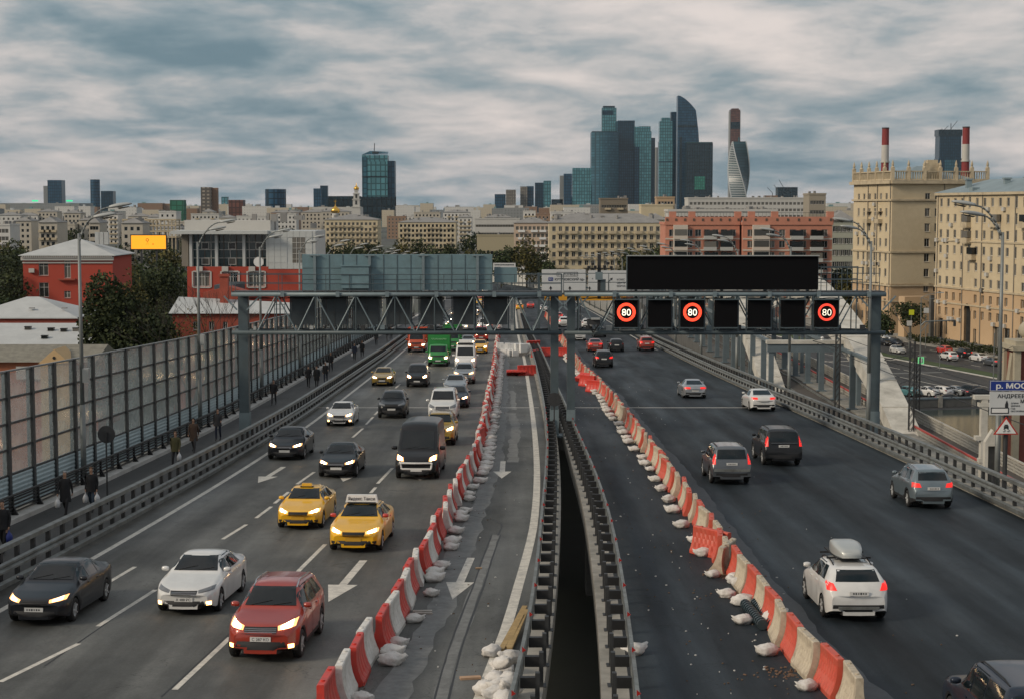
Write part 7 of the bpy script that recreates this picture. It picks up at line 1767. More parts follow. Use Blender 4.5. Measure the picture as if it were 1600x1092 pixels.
def_type('hatch', L=4.25, W=1.77, H=1.50, wr=.66, rw=.315, wf=.185, wrr=.80, zb=.20, w=W_STD, clad=False, bow=(.26, .12),
    zc=[(0, .62), (.012, .73), (.04, .80), (.16, .92), (.26, 1.02), (.285, 1.05), (.42, 1.42), (.49, 1.49), (.6, 1.50), (.84, 1.43), (.90, 1.33), (.965, 1.02), (.98, .95), (1, .68)],
    zs=[(0, .56), (.03, .70), (.15, .84), (.30, .95), (.6, .99), (.9, 1.03), (.965, .98), (1, .64)],
    ws=(.285, .45, 1.08, 1.42, .68, .56), rear=(1.08, 1.36, .60, .52), side=[(.315, .475, .475, .41, 1.03, 1.42), (.485, .66, .66, .485, 1.04, 1.42), (.67, .82, .75, .67, 1.06, 1.38)],
    hl=[(.42, .68), (.78, .74), (.78, .87), (.40, .77)], tl=[(.58, .86), (.82, .86), (.82, 1.08), (.66, 1.04)], gr=(.36, .60, .74), low=(.62, .27, .44), pl_f=.48, pl_r=.80)
def_type('suv', L=4.5, W=1.86, H=1.70, wr=.67, rw=.355, wf=.19, wrr=.795, zb=.25, w=W_STD, clad=True, bow=(.22, .10),
    zc=[(0, .72), (.012, .85), (.04, .94), (.16, 1.04), (.255, 1.12), (.28, 1.15), (.40, 1.58), (.47, 1.68), (.58, 1.70), (.86, 1.63), (.905, 1.55), (.97, 1.14), (.982, 1.05), (1, .75)],
    zs=[(0, .66), (.03, .82), (.15, .96), (.30, 1.06), (.6, 1.10), (.9, 1.15), (.965, 1.08), (1, .70)],
    ws=(.28, .43, 1.20, 1.59, .71, .58), rear=(1.20, 1.53, .62, .55), side=[(.31, .47, .47, .395, 1.14, 1.59), (.48, .655, .655, .48, 1.15, 1.60), (.665, .83, .77, .665, 1.18, 1.55)],
    hl=[(.44, .82), (.82, .88), (.82, 1.02), (.42, .91)], tl=[(.50, .92), (.86, .92), (.84, 1.12), (.56, 1.08)], gr=(.40, .74, .90), low=(.66, .34, .54), pl_f=.60, pl_r=.88)
def_type('box_suv', L=4.75, W=1.90, H=1.85, wr=.74, rw=.39, wf=.185, wrr=.785, zb=.30, w=W_BOX, clad=True, bow=(.12, .05),
    zc=[(0, .85), (.012, 1.0), (.04, 1.08), (.16, 1.14), (.265, 1.20), (.29, 1.24), (.385, 1.74), (.44, 1.83), (.55, 1.85), (.90, 1.82), (.94, 1.76), (.982, 1.2), (.99, 1.1), (1, .8)],
    zs=[(0, .80), (.03, .98), (.15, 1.08), (.30, 1.15), (.6, 1.17), (.9, 1.19), (.975, 1.14), (1, .76)],
    ws=(.29, .41, 1.28, 1.74, .74, .64), rear=(1.24, 1.68, .70, .64), side=[(.32, .475, .475, .385, 1.21, 1.72), (.485, .65, .65, .485, 1.21, 1.73), (.66, .88, .87, .66, 1.22, 1.70)],
    hl=[(.52, .84), (.86, .86), (.86, 1.04), (.50, 1.02)], tl=[(.76, 1.00), (.91, 1.00), (.86, 1.52), (.76, 1.48)], gr=(.46, .80, 1.0), low=(.70, .40, .60), pl_f=.62, pl_r=1.02)
def_type('minivan', L=4.95, W=1.90, H=1.93, wr=.76, rw=.345, wf=.18, wrr=.79, zb=.22, w=W_BOX, clad=False, bow=(.20, .06),
    zc=[(0, .72), (.012, .88), (.04, .97), (.13, 1.10), (.19, 1.20), (.21, 1.25), (.335, 1.80), (.40, 1.90), (.5, 1.93), (.94, 1.89), (.965, 1.80), (.99, 1.2), (1, .8)],
    zs=[(0, .66), (.03, .84), (.15, 1.02), (.25, 1.10), (.6, 1.13), (.95, 1.14), (.985, 1.08), (1, .74)],
    ws=(.212, .36, 1.29, 1.80, .76, .66), rear=(1.2, 1.72, .70, .64), side=[(.265, .42, .42, .335, 1.17, 1.74), (.43, .67, .67, .43, 1.17, 1.75), (.68, .93, .92, .68, 1.17, 1.73)],
    hl=[(.50, .80), (.86, .86), (.84, 1.06), (.48, .92)], tl=[(.78, .9), (.92, .9), (.90, 1.30), (.80, 1.3)], gr=(.42, .72, .92), low=(.68, .32, .50), pl_f=.52, pl_r=.9)
def_type('van', L=5.5, W=2.05, H=2.52, wr=.86, rw=.35, wf=.17, wrr=.80, zb=.26, w=W_BOX, clad=False, bow=(.22, .0),
    zc=[(0, .70), (.01, .90), (.03, 1.02), (.09, 1.16), (.14, 1.26), (.155, 1.32), (.29, 2.16), (.335, 2.40), (.38, 2.50), (.5, 2.52), (.97, 2.52), (1, 2.46)],
    zs=[(0, .66), (.03, .88), (.12, 1.12), (.2, 1.25), (.6, 1.25), (1, 1.25)],
    ws=(.16, .31, 1.36, 2.14, .84, .76), rear=(1.4, 2.1, .70, .66), side=[(.235, .37, .37, .30, 1.30, 1.98)],
    hl=[(.58, .86), (.92, .92), (.92, 1.14), (.60, 1.02)], tl=[(.86, .8), (.98, .8), (.98, 1.4), (.88, 1.4)], gr=(.62, .56, .74), low=(.80, .30, .46), pl_f=.46, pl_r=.8)
def_type('truck', L=6.2, W=2.05, H=2.2, wr=.84, rw=.38, wf=.14, wrr=.76, zb=.34, w=W_BOX, clad=False, bow=(.14, .0),
    zc=[(0, .9), (.006, 1.15), (.016, 1.3), (.03, 1.42), (.095, 2.08), (.13, 2.18), (.18, 2.2), (.285, 2.18), (.295, 2.1), (.30, .95), (1, .92)],
    zs=[(0, .84), (.02, 1.25), (.06, 1.32), (.285, 1.32), (.30, .88), (1, .86)],
    ws=(.03, .1, 1.46, 2.02, .84, .78), rear=None, side=[(.09, .25, .25, .12, 1.38, 2.0)],
    hl=[(.60, .78), (.94, .80), (.94, 1.0), (.62, .96)], tl=[(.80, .62), (.98, .62), (.98, .80), (.80, .80)], gr=(.56, .98, 1.12), low=(.80, .42, .60), pl_f=.58, pl_r=.6)

def wheel_meshes(rw, w=.21):
    p = [(rw * .62, -w / 2), (rw * .90, -w / 2), (rw, -w * .36), (rw, w * .36), (rw * .90, w / 2), (rw * .62, w / 2), (rw * .62, -w / 2)]
    a = MB().lathe(p, (0, 0, 0), 22); tyre = MB().add([(x, z, y) for x, y, z in a.v], a.f)
    rim = MB(); n = 20
    b = MB().lathe([(rw * .63, -w * .3), (rw * .66, w * .42), (rw * .58, w * .40), (rw * .55, w * .12), (0, w * .10)], (0, 0, 0), n); rim.add([(x, z, y) for x, y, z in b.v], b.f)
    for i in range(5):
        t = 2 * math.pi * i / 5; d = Vector((math.cos(t), 0, math.sin(t))); rim.bar(d * (rw * .08) + Vector((0, w * .34, 0)), d * (rw * .60) + Vector((0, w * .38, 0)), .07, .04)
    rim.lathe([(0, 0), (.05, 0)], (0, 0, 0), 3)
    return fix_normals(tyre.mesh('wheel', M_TYRE, True)), fix_normals(rim.mesh('rim', M_RIM))

CARMESH = {}
def car_meshes(key):
    if key in CARMESH: return CARMESH[key]
    T = TYPES[key]; L, hw, rw, zb0 = T['L'], T['W'] / 2, T['rw'], T['zb']; sg = .035
    zc, zs, wf = smooth_curve(T['zc'], L, sg), smooth_curve(T['zs'], L, .05), smooth_curve(T['w'], L, .02)
    Ra = rw * 1.15; uw = [T['wf'] * L, T['wrr'] * L]
    us = set(np.round(np.linspace(0, L, 34), 3)) | {0.012 * L, 0.03 * L, .985 * L, .995 * L}
    for c in uw: us |= {round(c + Ra * k, 3) for k in (-1.0, -.985, -.92, -.8, -.62, -.4, -.15, .15, .4, .62, .8, .92, .985, 1.0)}
    us = sorted(us); us = [u for i, u in enumerate(us) if i == 0 or u - us[i - 1] > .012]; rows = []
    for u in us:
        f = u / L; w = hw * wf(f); s_ = zs(f); c_ = max(zc(f), s_ + .015); h = c_ - s_
        za = zb0 + .02 + (.10 * max(0, 1 - u / .25) + .10 * max(0, 1 - (L - u) / .25))
        for c in uw:
            if abs(u - c) < Ra: za = max(za, rw + math.sqrt(max(0, Ra ** 2 - (u - c) ** 2)) * .98)
        za = min(za, s_ - .10)
        k = min(1, max(0, (h - .10) / .28)); k = k * k * (3 - 2 * k); yt = (.82 * w) * (1 - k) + T['wr'] * hw * k; yb = w * .945
        L_ = lambda a, b, t: a + (b - a) * t
        pts = [(0, min(zb0, za - .02)), (w * .60, min(zb0, za - .02)), (w * .61, za - .005), (w * .975, za), (w * .995, L_(za, s_, .22)), (w, L_(za, s_, .5)), (w * .992, L_(za, s_, .78)), (w * .968, L_(za, s_, .95)), (yb, s_ + .004),
               (L_(yb, yt, .10), s_ + h * .10), (L_(yb, yt, .48), s_ + h * .46), (L_(yb, yt, .86), s_ + h * .80), (yt * .95, s_ + h * .915), (yt * .80, s_ + h * .962), (yt * .42, s_ + h * .992), (0, c_)]
        x = L / 2 - u; row = []
        def B(y): 
            a = T['bow'][0] * max(0, 1 - u / (.22 * L)) ** 1.0 * (y / hw) ** 2; b = T['bow'][1] * max(0, 1 - (L - u) / (.2 * L)) * (y / hw) ** 2
            return x - a + b
        for y, z in pts: row.append((B(y), y, z))
        for y, z in pts[-2:0:-1]: row.append((B(y), -y, z))
        rows.append(row)
    mb = MB(); n = len(rows[0])
    for i in range(len(rows) - 1):
        for j in range(n):
            q = (i * n + j, i * n + (j + 1) % n, (i + 1) * n + (j + 1) % n, (i + 1) * n + j); jj = j if j < 15 else 29 - j
            mb.f.append(q); mb.m.append(1 if jj < 3 or (T['clad'] and jj == 3) else 0)
    mb.v = [p for r in rows for p in r]
    mb.f.append(tuple(range(n))); mb.f.append(tuple((len(rows) - 1) * n + j for j in range(n - 1, -1, -1))); mb.m += [0, 0]
    body = fix_normals(mb.mesh('body', [None, M_TRIMB], True)); bvh = BVHTree.FromPolygons(mb.v, mb.f)
    # sharp edges where panels meet hard
    for nm in ('sharp_edge',):
        at_ = body.attributes.new(nm, 'BOOLEAN', 'EDGE'); co = np.array(mb.v)
        nrm = {i: p.normal for i, p in enumerate(body.polygons)}; em = {}
        for p in body.polygons:
            for ek in p.edge_keys: em.setdefault(ek, []).append(p.index)
        at_.data.foreach_set('value', [len(em[tuple(sorted(e_.vertices))]) == 2 and nrm[em[tuple(sorted(e_.vertices))][0]].dot(nrm[em[tuple(sorted(e_.vertices))][1]]) < .80 for e_ in body.edges])
    def hit(mode, a, b):
        o, d = {'f': (Vector((L, a, b)), Vector((-1, 0, 0))), 'b': (Vector((-L, a, b)), Vector((1, 0, 0))), 'l': (Vector((a, 3, b)), Vector((0, -1, 0))), 'r': (Vector((a, -3, b)), Vector((0, 1, 0))), 't': (Vector((a, b, 5)), Vector((0, 0, -1)))}[mode]
        p, nn, _, _ = bvh.ray_cast(o, d)
        if p is None: p, nn, _, _ = bvh.find_nearest(o + d * (L / 2 if mode in 'fb' else 3 - hw))
        if nn.dot(d) > 0: nn = -nn
        return p, nn
    def patch(name, mode, q, nx=6, ny=5, off=.007, m=None):
        rows = []
        for j in range(ny + 1):
            v = j / ny; r = []
            for i in range(nx + 1):
                u = i / nx; a = (q[0][0] * (1 - u) + q[1][0] * u) * (1 - v) + (q[3][0] * (1 - u) + q[2][0] * u) * v; b = (q[0][1] * (1 - u) + q[1][1] * u) * (1 - v) + (q[3][1] * (1 - u) + q[2][1] * u) * v
                p, nn = hit(mode, a, b); r.append(p + nn * off)
            rows.append(r)
        me = fix_open(MB().grid(rows).mesh(name, m, True), mode); return me
    def fix_open(me, mode):
        d = {'f': (1, 0, 0), 'b': (-1, 0, 0), 'l': (0, 1, 0), 'r': (0, -1, 0), 't': (0, 0, 1)}[mode]
        if sum(p.normal.dot(Vector(d)) for p in me.polygons) < 0: me.flip_normals()
        return me
    P = []   # (name, mesh, slot, parent index, detail)
    def add(name, me, slot, parent=None, detail=0): P.append((name, me, slot, parent, detail)); return len(P) - 1
    add('body', body, 'paint')
    def sym(q): return [(-a, b) for a, b in q]
    u0, u1, z0, z1, y0, y1 = T['ws']
    add('windscreen', patch('windscreen', 'f', [(-y0 * .93, z0), (y0 * .93, z0), (y1 * .94, z1), (-y1 * .94, z1)], 20, 14, .010), M_CGLASS)
    if T['rear']:
        z0, z1, y0, y1 = T['rear']; add('rear_window', patch('rear_window', 'b', [(-y0, z0), (y0, z0), (y1, z1), (-y1, z1)], 10, 6, .006), M_CGLASS)
    for a, b, c, d, z0, z1 in T['side']:
        for md in 'lr':
            X_ = lambda f: L / 2 - f * L
            add('side_window', patch('side_window', md, [(X_(a), z0), (X_(b), z0), (X_(c), z1), (X_(d), z1)], 6, 4, .006), M_CGLASS)
    for sgn in (1, -1):
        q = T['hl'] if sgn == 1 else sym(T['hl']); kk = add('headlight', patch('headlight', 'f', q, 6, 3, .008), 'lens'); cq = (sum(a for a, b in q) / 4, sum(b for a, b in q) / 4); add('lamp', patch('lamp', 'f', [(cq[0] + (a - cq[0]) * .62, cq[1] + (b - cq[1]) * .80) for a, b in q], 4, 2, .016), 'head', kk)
        q = T['tl'] if sgn == 1 else sym(T['tl']); add('tail_lamp', patch('tail_lamp', 'b', q, 5, 4, .010), 'tail')
    y, z0, z1 = T['gr']; add('grille', patch('grille', 'f', [(-y, z0), (y, z0), (y * 1.06, z1), (-y * 1.06, z1)], 8, 3, .008), 'grille')
    g_ = MB()
    for k in range(1, 4):
        zz = z0 + (z1 - z0) * k / 4; pts = [hit('f', -y + 2 * y * i / 8, zz)[0] + Vector((.016, 0, 0)) for i in range(9)]; g_.path(pts, .008, 4)
    add('grille_bar', g_.mesh('grille_bar', M_CHROME), 'gbar', None, 1)
    y, z0, z1 = T['low']; add('lower_intake', patch('lower_intake', 'f', [(-y, z0), (y, z0), (y * .9, z1), (-y * .9, z1)], 8, 3, .007), M_TRIMB)
    for sgn in (1, -1):
        a = y * 1.12 * sgn; add('fog_lamp', patch('fog_lamp', 'f', [(a - .06, z0 + .04), (a + .06, z0 + .04), (a + .06, z0 + .14), (a - .06, z0 + .14)], 2, 2, .012), 'fog', None, 1)
    add('rear_bumper_trim', patch('rear_bumper_trim', 'b', [(-hw * .80, zb0 + .10), (hw * .80, zb0 + .10), (hw * .78, zb0 + .28), (-hw * .78, zb0 + .28)], 8, 2, .007), M_TRIMB)
    for nm, md, zz, sx_ in (('front_plate', 'f', T['pl_f'], 1), ('rear_plate', 'b', T['pl_r'], -1)):
        p, _ = hit(md, 0, zz); add(nm, MB().box((p.x + sx_ * .03, 0, zz), (.03, .52, .115)).mesh(nm, None), 'plate')
    if T['clad'] or key in ('minivan',):
        for sgn in (1, -1):
            pts = [hit('t', L / 2 - L * f, sgn * T['wr'] * hw * .90)[0] + Vector((0, 0, .05 if 0 < i < 6 else .0)) for i, f in enumerate(np.linspace(.42, .86, 7))]
            add('roof_rail', MB().path(pts, .018, 6).mesh('roof_rail', M_STEEL_D), M_CHROME if key != 'box_suv' else M_TRIMB)
    # mirrors, doors, handles
    xm = L / 2 - (T['side'][0][0] + .005) * L; zm = T['side'][0][4] + .02
    for sgn, md in ((1, 'l'), (-1, 'r')):
        p, _ = hit(md, xm, zm); yy = p.y; s_ = 1.35 if key in ('van', 'truck') else 1.0
        rr = []
        for i in range(7):
            a = i / 6; w_ = .05 * math.sin(math.pi * (.12 + .76 * a)) ** .5; rr.append([(xm - .02 + w_ * 1.6 * math.cos(t), yy + sgn * (.04 + .20 * a * s_), zm + .05 + (.075 * s_) * math.sin(math.pi * (.15 + .7 * a)) ** .5 * math.sin(t)) for t in [2 * math.pi * j / 8 for j in range(8)]])
        m_ = MB().grid(rr, 0, True); m_.f += [tuple(range(8)), tuple(48 + j for j in range(7, -1, -1))]; m_.m += [0, 0]
        add('mirror', fix_normals(m_.mesh('mirror', None, True)), 'mirror')
    if key != 'truck':
        u0_, u1_, z0_, z1_, y0_, y1_ = T['ws']
        for ya, yb in ((-.50, .02), (.06, .52)):
            g2 = MB(); pts = [hit('f', ya + (yb - ya) * i / 5, z0_ + .015 + .10 * i / 5 * (1 if ya < 0 else .6))[0] + Vector((.022, 0, .004)) for i in range(6)]; g2.path(pts, .010, 4)
            add('wiper', g2.mesh('wiper', M_BLACK), M_BLACK, None, 1)
    if key not in ('truck', 'van'):
        for i, (a, b, c, d, z0, z1) in enumerate(T['side'][:2]):
            for md in 'lr':
                x0, x1 = L / 2 - (a if i else a - .01) * L, L / 2 - b * L
                if i == 1: x1 = max(x1, L / 2 - (T['wrr'] * L - Ra * .75))
                k = add('door', patch('door', md, [(x0 - .01, zb0 + .14), (x1 + .01, zb0 + .14), (x1 + .01, z0 - .05), (x0 - .01, z0 - .05)], 5, 5, .0045), 'paint', None, 1)
                p, _ = hit(md, x1 + .14, z0 - .12); add('handle', MB().box((p.x, p.y + (.012 if md == 'l' else -.012), p.z), (.16, .03, .03)).mesh('handle', None), 'mirror', k, 1)
    wm = wheel_meshes(rw)
    CARMESH[key] = dict(parts=P, wheel=wm, T=T, uw=uw, hit=hit, L=L, hw=hw); return CARMESH[key]

def car(name, label, cat, key, colour, pos, yaw, lit='head', plate=None, detail=1, grille=None, group=None, mirror=None, fog=False, gbar=None, pitch=0.0, sc=1.0):
    C_ = car_meshes(key); t = thing(name, label, cat, pos, yaw, group); t.rotation_euler = (0, pitch, yaw); t.scale = (sc, sc, sc)
    pm_ = PAINT[colour]; slots = {'paint': pm_, 'lens': M_LENS_HALO if lit in ('head', 'dim') else M_HL_OFF, 'head': {'head': M_HL_ON, 'dim': M_HL_ON2}.get(lit, M_HL_OFF), 'tail': M_TL_ON if lit == 'tail' else M_TL_OFF, 'fog': M_FOG if fog else M_TRIMB, 'grille': grille or M_TRIMB, 'gbar': gbar or M_TRIMB, 'plate': plate or M_PLATE, 'mirror': PAINT[mirror] if mirror else pm_}
    objs = []
    for nm, me, slot, par, det in C_['parts']:
        if det and not detail: objs.append(None); continue
        o = link(nm, me, t if par is None else (objs[par] or t)); mm = slots.get(slot) if isinstance(slot, str) else slot
        if not me.materials: me.materials.append(None)
        o.material_slots[0].link = 'OBJECT'; o.material_slots[0].material = mm; objs.append(o)
    ty, ri = C_['wheel']
    for u in C_['uw']:
        for sgn in (1, -1):
            o = link('wheel', ty, t, (C_['L'] / 2 - u, sgn * (C_['hw'] - .125), C_['T']['rw'])); o.rotation_euler = (0, 0, 0 if sgn == 1 else math.pi); link('rim', ri, o)
    return t, C_
def place(px, py, key, away):
    """road position of the bumper nearest the viewer -> origin, heading"""
    x, y = road_at(px, py); T = TYPES[key]; d = tangent(y, lambda s: f_L0(s) if x < 2 else f_R(s)); d2 = d.xy.normalized(); h = d2 if away else -d2
    c = Vector((x, y)) + d2 * (T['L'] * ((.5 - T['wf']) if not away else (T['wrr'] - .5)) - .06); sl = math.asin(d.z)
    return Vector((c.x, c.y, zroad(c.y) + .004)), math.atan2(h.y, h.x), (-sl if away else sl)
def traffic(name, label, cat, key, colour, px, py, away=False, **k):
    p, yaw, pitch = place(px, py, key, away); k.setdefault('lit', 'tail' if away else 'head'); k.setdefault('detail', 1 if p.y < 125 else 0)
    return car(name, label, cat, key, colour, p, yaw, pitch=pitch, **k)
def plate_text(t, C_, s, side='f', m=None):
    T = C_['T']; z = T['pl_f'] if side == 'f' else T['pl_r']; p, _ = C_['hit'](side, 0, z); sg = 1 if side == 'f' else -1
    if not s:                                   # the characters cannot be read in the photograph: worn dark strokes
        mb = MB()
        for i in range(6): mb.box((p.x + sg * .047, -.18 + i * .066, z), (.004, .030 + .008 * (i % 3), .05 - .01 * (i % 2)))
        return mb.build('plate_number', M_INK, t)
    o = link('plate_number', text_mesh(s, .075, m or M_INK, extrude=.001, align='CENTER', width=.42), t, (p.x + sg * .048, 0, z - .037)); o.rotation_euler = (R(90), 0, R(90) * sg); return o

a = traffic('hatchback', 'black hatchback with orange-glowing lamps in the lane beside the walkway rail', 'car', 'sedan', 'graphite', 70, 968, lit='dim', fog=False); plate_text(*a, '')
a = traffic('saloon', 'white saloon with dark mesh grille and low fog lamps lit', 'car', 'sedan', 'white', 299, 952, lit='off', fog=True, gbar=M_CHROME); plate_text(*a, 'А 488 РС'); WS = a
a = traffic('suv', 'red family SUV with roof rails and bright headlights', 'car', 'suv', 'red', 418, 1024, fog=True, gbar=M_CHROME); plate_text(*a, 'С 287 КО')
a = traffic('taxi', 'yellow taxi saloon with a small yellow roof light beside the dark saloon', 'car', 'sedan', 'yellow', 471, 823, plate=M_PLATEY, sc=.96); T1 = a
a = traffic('taxi', 'yellow taxi saloon with a long white roof sign and red mirrors', 'car', 'sedan', 'yellow', 558, 857, plate=M_PLATEY, mirror='brightred', sc=1.02); T2 = a
rt = thing('roof_light', 'small yellow roof light box on the smaller yellow taxi', 'taxi sign', (0, 0, 0))
def on_roof(root, C_, u, y=0.0):
    p, _ = C_['hit']('t', u, y); bpy.context.view_layer.update(); return root.matrix_world @ p
rt.location = on_roof(*T1, 0.1); rt.rotation_euler = T1[0].rotation_euler
MB().box((0, 0, .07), (.16, .42, .14), taper=.85).build('case', PAINT['yellow'], rt); MB().box((0, 0, .01), (.22, .5, .03)).build('base', M_TRIMB, rt)
rs = thing('roof_sign', 'long white taxi roof sign with grey lettering', 'taxi sign', (0, 0, 0)); rs.location = on_roof(*T2, 0.15); rs.rotation_euler = T2[0].rotation_euler
MB().box((0, 0, .16), (.26, 1.15, .26), taper=.9).build('case', M_WHITE, rs); MB().box((0, 0, .02), (.3, 1.0, .05)).build('base', M_TRIMB, rs)
o = link('lettering', text_mesh('Яндекс Такси', .12, mat('sign_grey_ink', (.10, .10, .11), .5), align='CENTER', width=.95), rs, (.138, 0, .11)); o.rotation_euler = (R(90 - 4), 0, R(90))
a = traffic('delivery_van', 'tall black delivery van with a white-framed grille', 'van', 'van', 'black', 653, 746, detail=1); V1 = a; y, z0, z1 = TYPES['van']['gr']
mb = MB()
for (ya, za), (yb, zb_) in (((-y - .06, z0 - .05), (y + .06, z0 - .05)), ((y + .06, z0 - .05), (y + .1, z1 + .05)), ((y + .1, z1 + .05), (-y - .1, z1 + .05)), ((-y - .1, z1 + .05), (-y - .06, z0 - .05))):
    pts = [V1[1]['hit']('f', ya + (yb - ya) * i / 6, za + (zb_ - za) * i / 6)[0] + Vector((.02, 0, 0)) for i in range(7)]; mb.path(pts, .045, 6)
mb.build('grille_frame', M_WHITE, V1[0])
traffic('saloon', 'dark saloon with a broad chrome grille in the lane beside the walkway rail', 'car', 'sedan', 'graphite', 449, 716, gbar=M_CHROME, sc=1.04)
traffic('saloon', 'black saloon with orange-white headlamps ahead of the small taxi', 'car', 'sedan', 'black', 529, 743.5, gbar=M_CHROME)
traffic('saloon', 'white saloon with lamps lit low beside the walkway rail', 'car', 'sedan', 'white', 532, 664, fog=True, sc=.95)
traffic('crossover', 'black crossover with its lamps off in the middle lane', 'car', 'suv', 'black', 613, 652, lit='off')
traffic('minibus', 'white minibus with a wide chrome-barred grille', 'van', 'minivan', 'white', 692, 655.5, lit='off', gbar=M_CHROME)
traffic('saloon', 'golden-brown car half hidden behind the black delivery van', 'car', 'suv', 'gold', 686, 694)
traffic('saloon', 'navy saloon half hidden behind the white minibus', 'car', 'sedan', 'navy', 713, 636)
traffic('saloon', 'silver saloon wedged in the jam beside the barriers', 'car', 'sedan', 'silver', 711, 615, lit='off')
traffic('suv', 'silver SUV with one bright lamp behind the silver saloon', 'car', 'suv', 'silver', 725, 599, lit='dim')
a = traffic('taxi', 'golden-yellow taxi saloon beside the guard rail with both lamps glaring', 'car', 'sedan', 'gold', 598, 602)
traffic('minivan', 'dark minivan with orange-glowing lamps in the middle lane', 'van', 'minivan', 'black', 652, 604, sc=.95)
a = traffic('ambulance_van', 'white high-roofed van with a roof unit behind the silver SUV', 'van', 'van', 'white', 727, 578)
MB().box((-.2, 0, 2.66), (.9, 1.3, .26)).build('roof_unit', M_WHITE, a[0]); MB().box((.9, 0, 2.46), (.25, 1.5, .12)).build('light_bar', M_TRIMB, a[0])
def truck(name, label, colour, px, py, box, tall):
    a = traffic(name, label, 'truck', 'truck', colour, px, py); t = a[0]; m = PAINT[box]
    MB().box((-1.05, 0, .95 + tall / 2), (4.0, 2.15, tall)).build('cargo_box', m, t)
    for x_ in (-2.9, -1.9, -.9, .1, .9): MB().box((x_, 0, .95 + tall / 2), (.05, 2.2, tall + .04)).build('tarpaulin_hoop', m, t)
    MB().box((.96, 0, .95 + tall), (.06, 1.9, .1)).build('edge', m, t); return a
a = truck('green_truck', 'green tarpaulin lorry with an orange-lit cab', 'green', 685, 572, 'green', 2.25)
MB().path([(.985, -.75 + i * .05, 2.62 + .09 * math.sin(i * 1.9) * (1 if i % 7 else .2)) for i in range(31)], .022, 5).build('script_mark', mat('tarp_text', (.25, .55, .28), .6), a[0])
truck('red_truck', 'orange-red lorry beside the walkway rail with both lamps glaring', 'orange', 651, 550, 'orange', 1.75)
traffic('taxi', 'yellow taxi beside the barriers behind the white high-roofed van', 'car', 'hatch', 'yellow', 750, 552)
truck('green_truck', 'second green lorry half hidden behind the tarpaulin one', 'green', 706, 548, 'green', 2.0)
traffic('saloon', 'silver car in the jam before the red van', 'car', 'sedan', 'silver', 731, 543)
traffic('van', 'red van in the jam under the gantry beside the barriers', 'van', 'minivan', 'brightred', 752, 533)
r_ = random.Random(21)
jam = [('hatch', 'white'), ('sedan', 'silver'), ('suv', 'black'), ('van', 'orange'), ('sedan', 'graphite'), ('minivan', 'white'), ('van', 'white'), ('sedan', 'black'), ('hatch', 'silver'), ('suv', 'grey'), ('sedan', 'white'), ('van', 'yellow'), ('sedan', 'beige')]
k = 0
for s in range(262, 560, 13):
    for off in (-10.9, -7.2, -3.8):
        if r_.random() < .18: continue
        ty, co = jam[(k * 5 + k // 7) % len(jam)]; k += 1; ss = s + r_.uniform(-2, 2)
        p = rp(ss, off - .5 + r_.uniform(-.2, .2), .004); q_ = rp(ss - 1, off - .5, .004); d_ = (q_ - p)
        car('queued_vehicle', '%s %s in the jam beyond the gantry with headlamps lit' % (co, {'sedan': 'saloon', 'hatch': 'hatchback', 'suv': 'SUV', 'van': 'van', 'minivan': 'minivan'}[ty]), 'car', ty, co, p, math.atan2(d_.y, d_.x), 'head', detail=0, group='%s %s queue beyond the gantry' % (co, ty))
# carriageway leading away
a = traffic('crossover', 'white crossover carrying a silver roof box', 'car', 'hatch', 'white', 1331, 962, True, sc=1.02); X1 = a; plate_text(*a, '', 'b')
rb_ = thing('roof_box', 'silver-white roof box strapped on the white crossover', 'roof box', (0, 0, 0)); rb_.location = on_roof(*X1, -.15); rb_.rotation_euler = X1[0].rotation_euler
rows = []
for i in range(13):
    f = i / 12; x_ = 1.0 - 2.0 * f; w_ = .44 * (math.sin(math.pi * (.10 + .83 * f)) ** .35) * (1 - .22 * (1 - f)); h_ = .36 * (math.sin(math.pi * (.06 + .88 * f)) ** .45)
    rows.append([(x_, w_ * (1 if abs(c) < .5 else 1) * max(-1, min(1, 1.35 * math.cos(t_))), .10 + (h_ * min(1, 1.25 * math.sin(t_)) if math.sin(t_) > 0 else 0)) for t_, c in [(math.pi * j / 12, 0) for j in range(13)]])
m_ = MB().grid(rows); m_.f += [tuple(range(12, -1, -1)), tuple(12 * 13 + j for j in range(13))]; m_.m += [0, 0]
fix_normals(m_.build('shell', mat('box_silver', (.42, .44, .43), .35, .2, coat=.5), rb_, True).data); MB().box((0, 0, .09), (1.9, .82, .04)).build('base', M_TRIMB, rb_)
for x_ in (.45, -.55): MB().box((x_, 0, .045), (.06, 1.25, .05)).build('crossbar', M_TRIMB, rb_)
for sgn in (1, -1): pts = [X1[1]['hit']('t', u, sgn * .52)[0] + Vector((0, 0, .05 if abs(u + .2) < .8 else .0)) for u in np.linspace(.65, -1.2, 7)]; MB().path(pts, .02, 6).build('roof_rail', M_TRIMB, X1[0])
MB().box((-TYPES['hatch']['L'] / 2 + .03, 0, .40), (.10, 1.1, .07)).build('skid_plate', M_STEEL, X1[0])
a = traffic('crossover', 'blue-grey crossover with round red tail lamps near the steel rail', 'car', 'suv', 'bluegrey', 1450, 791, True, sc=.97); plate_text(*a, '', 'b')
a = traffic('suv', 'grey SUV with tall red tail lamps along its rear window', 'car', 'box_suv', 'grey', 1139, 754, True, sc=.95); XT = a; plate_text(*a, '', 'b'); MB().box((-TYPES['box_suv']['L'] / 2 + .02, 0, .72), (.12, 1.7, .12)).build('bumper_strip', M_STEEL, a[0])
a = traffic('suv', 'big black SUV with chrome tailgate strip ahead of the grey one', 'car', 'box_suv', 'black', 1219, 725, True, sc=1.0); plate_text(*a, '', 'b'); MB().box((-TYPES['box_suv']['L'] / 2 + .03, 0, 1.17), (.06, 1.3, .05)).build('tailgate_strip', M_CHROME, a[0])
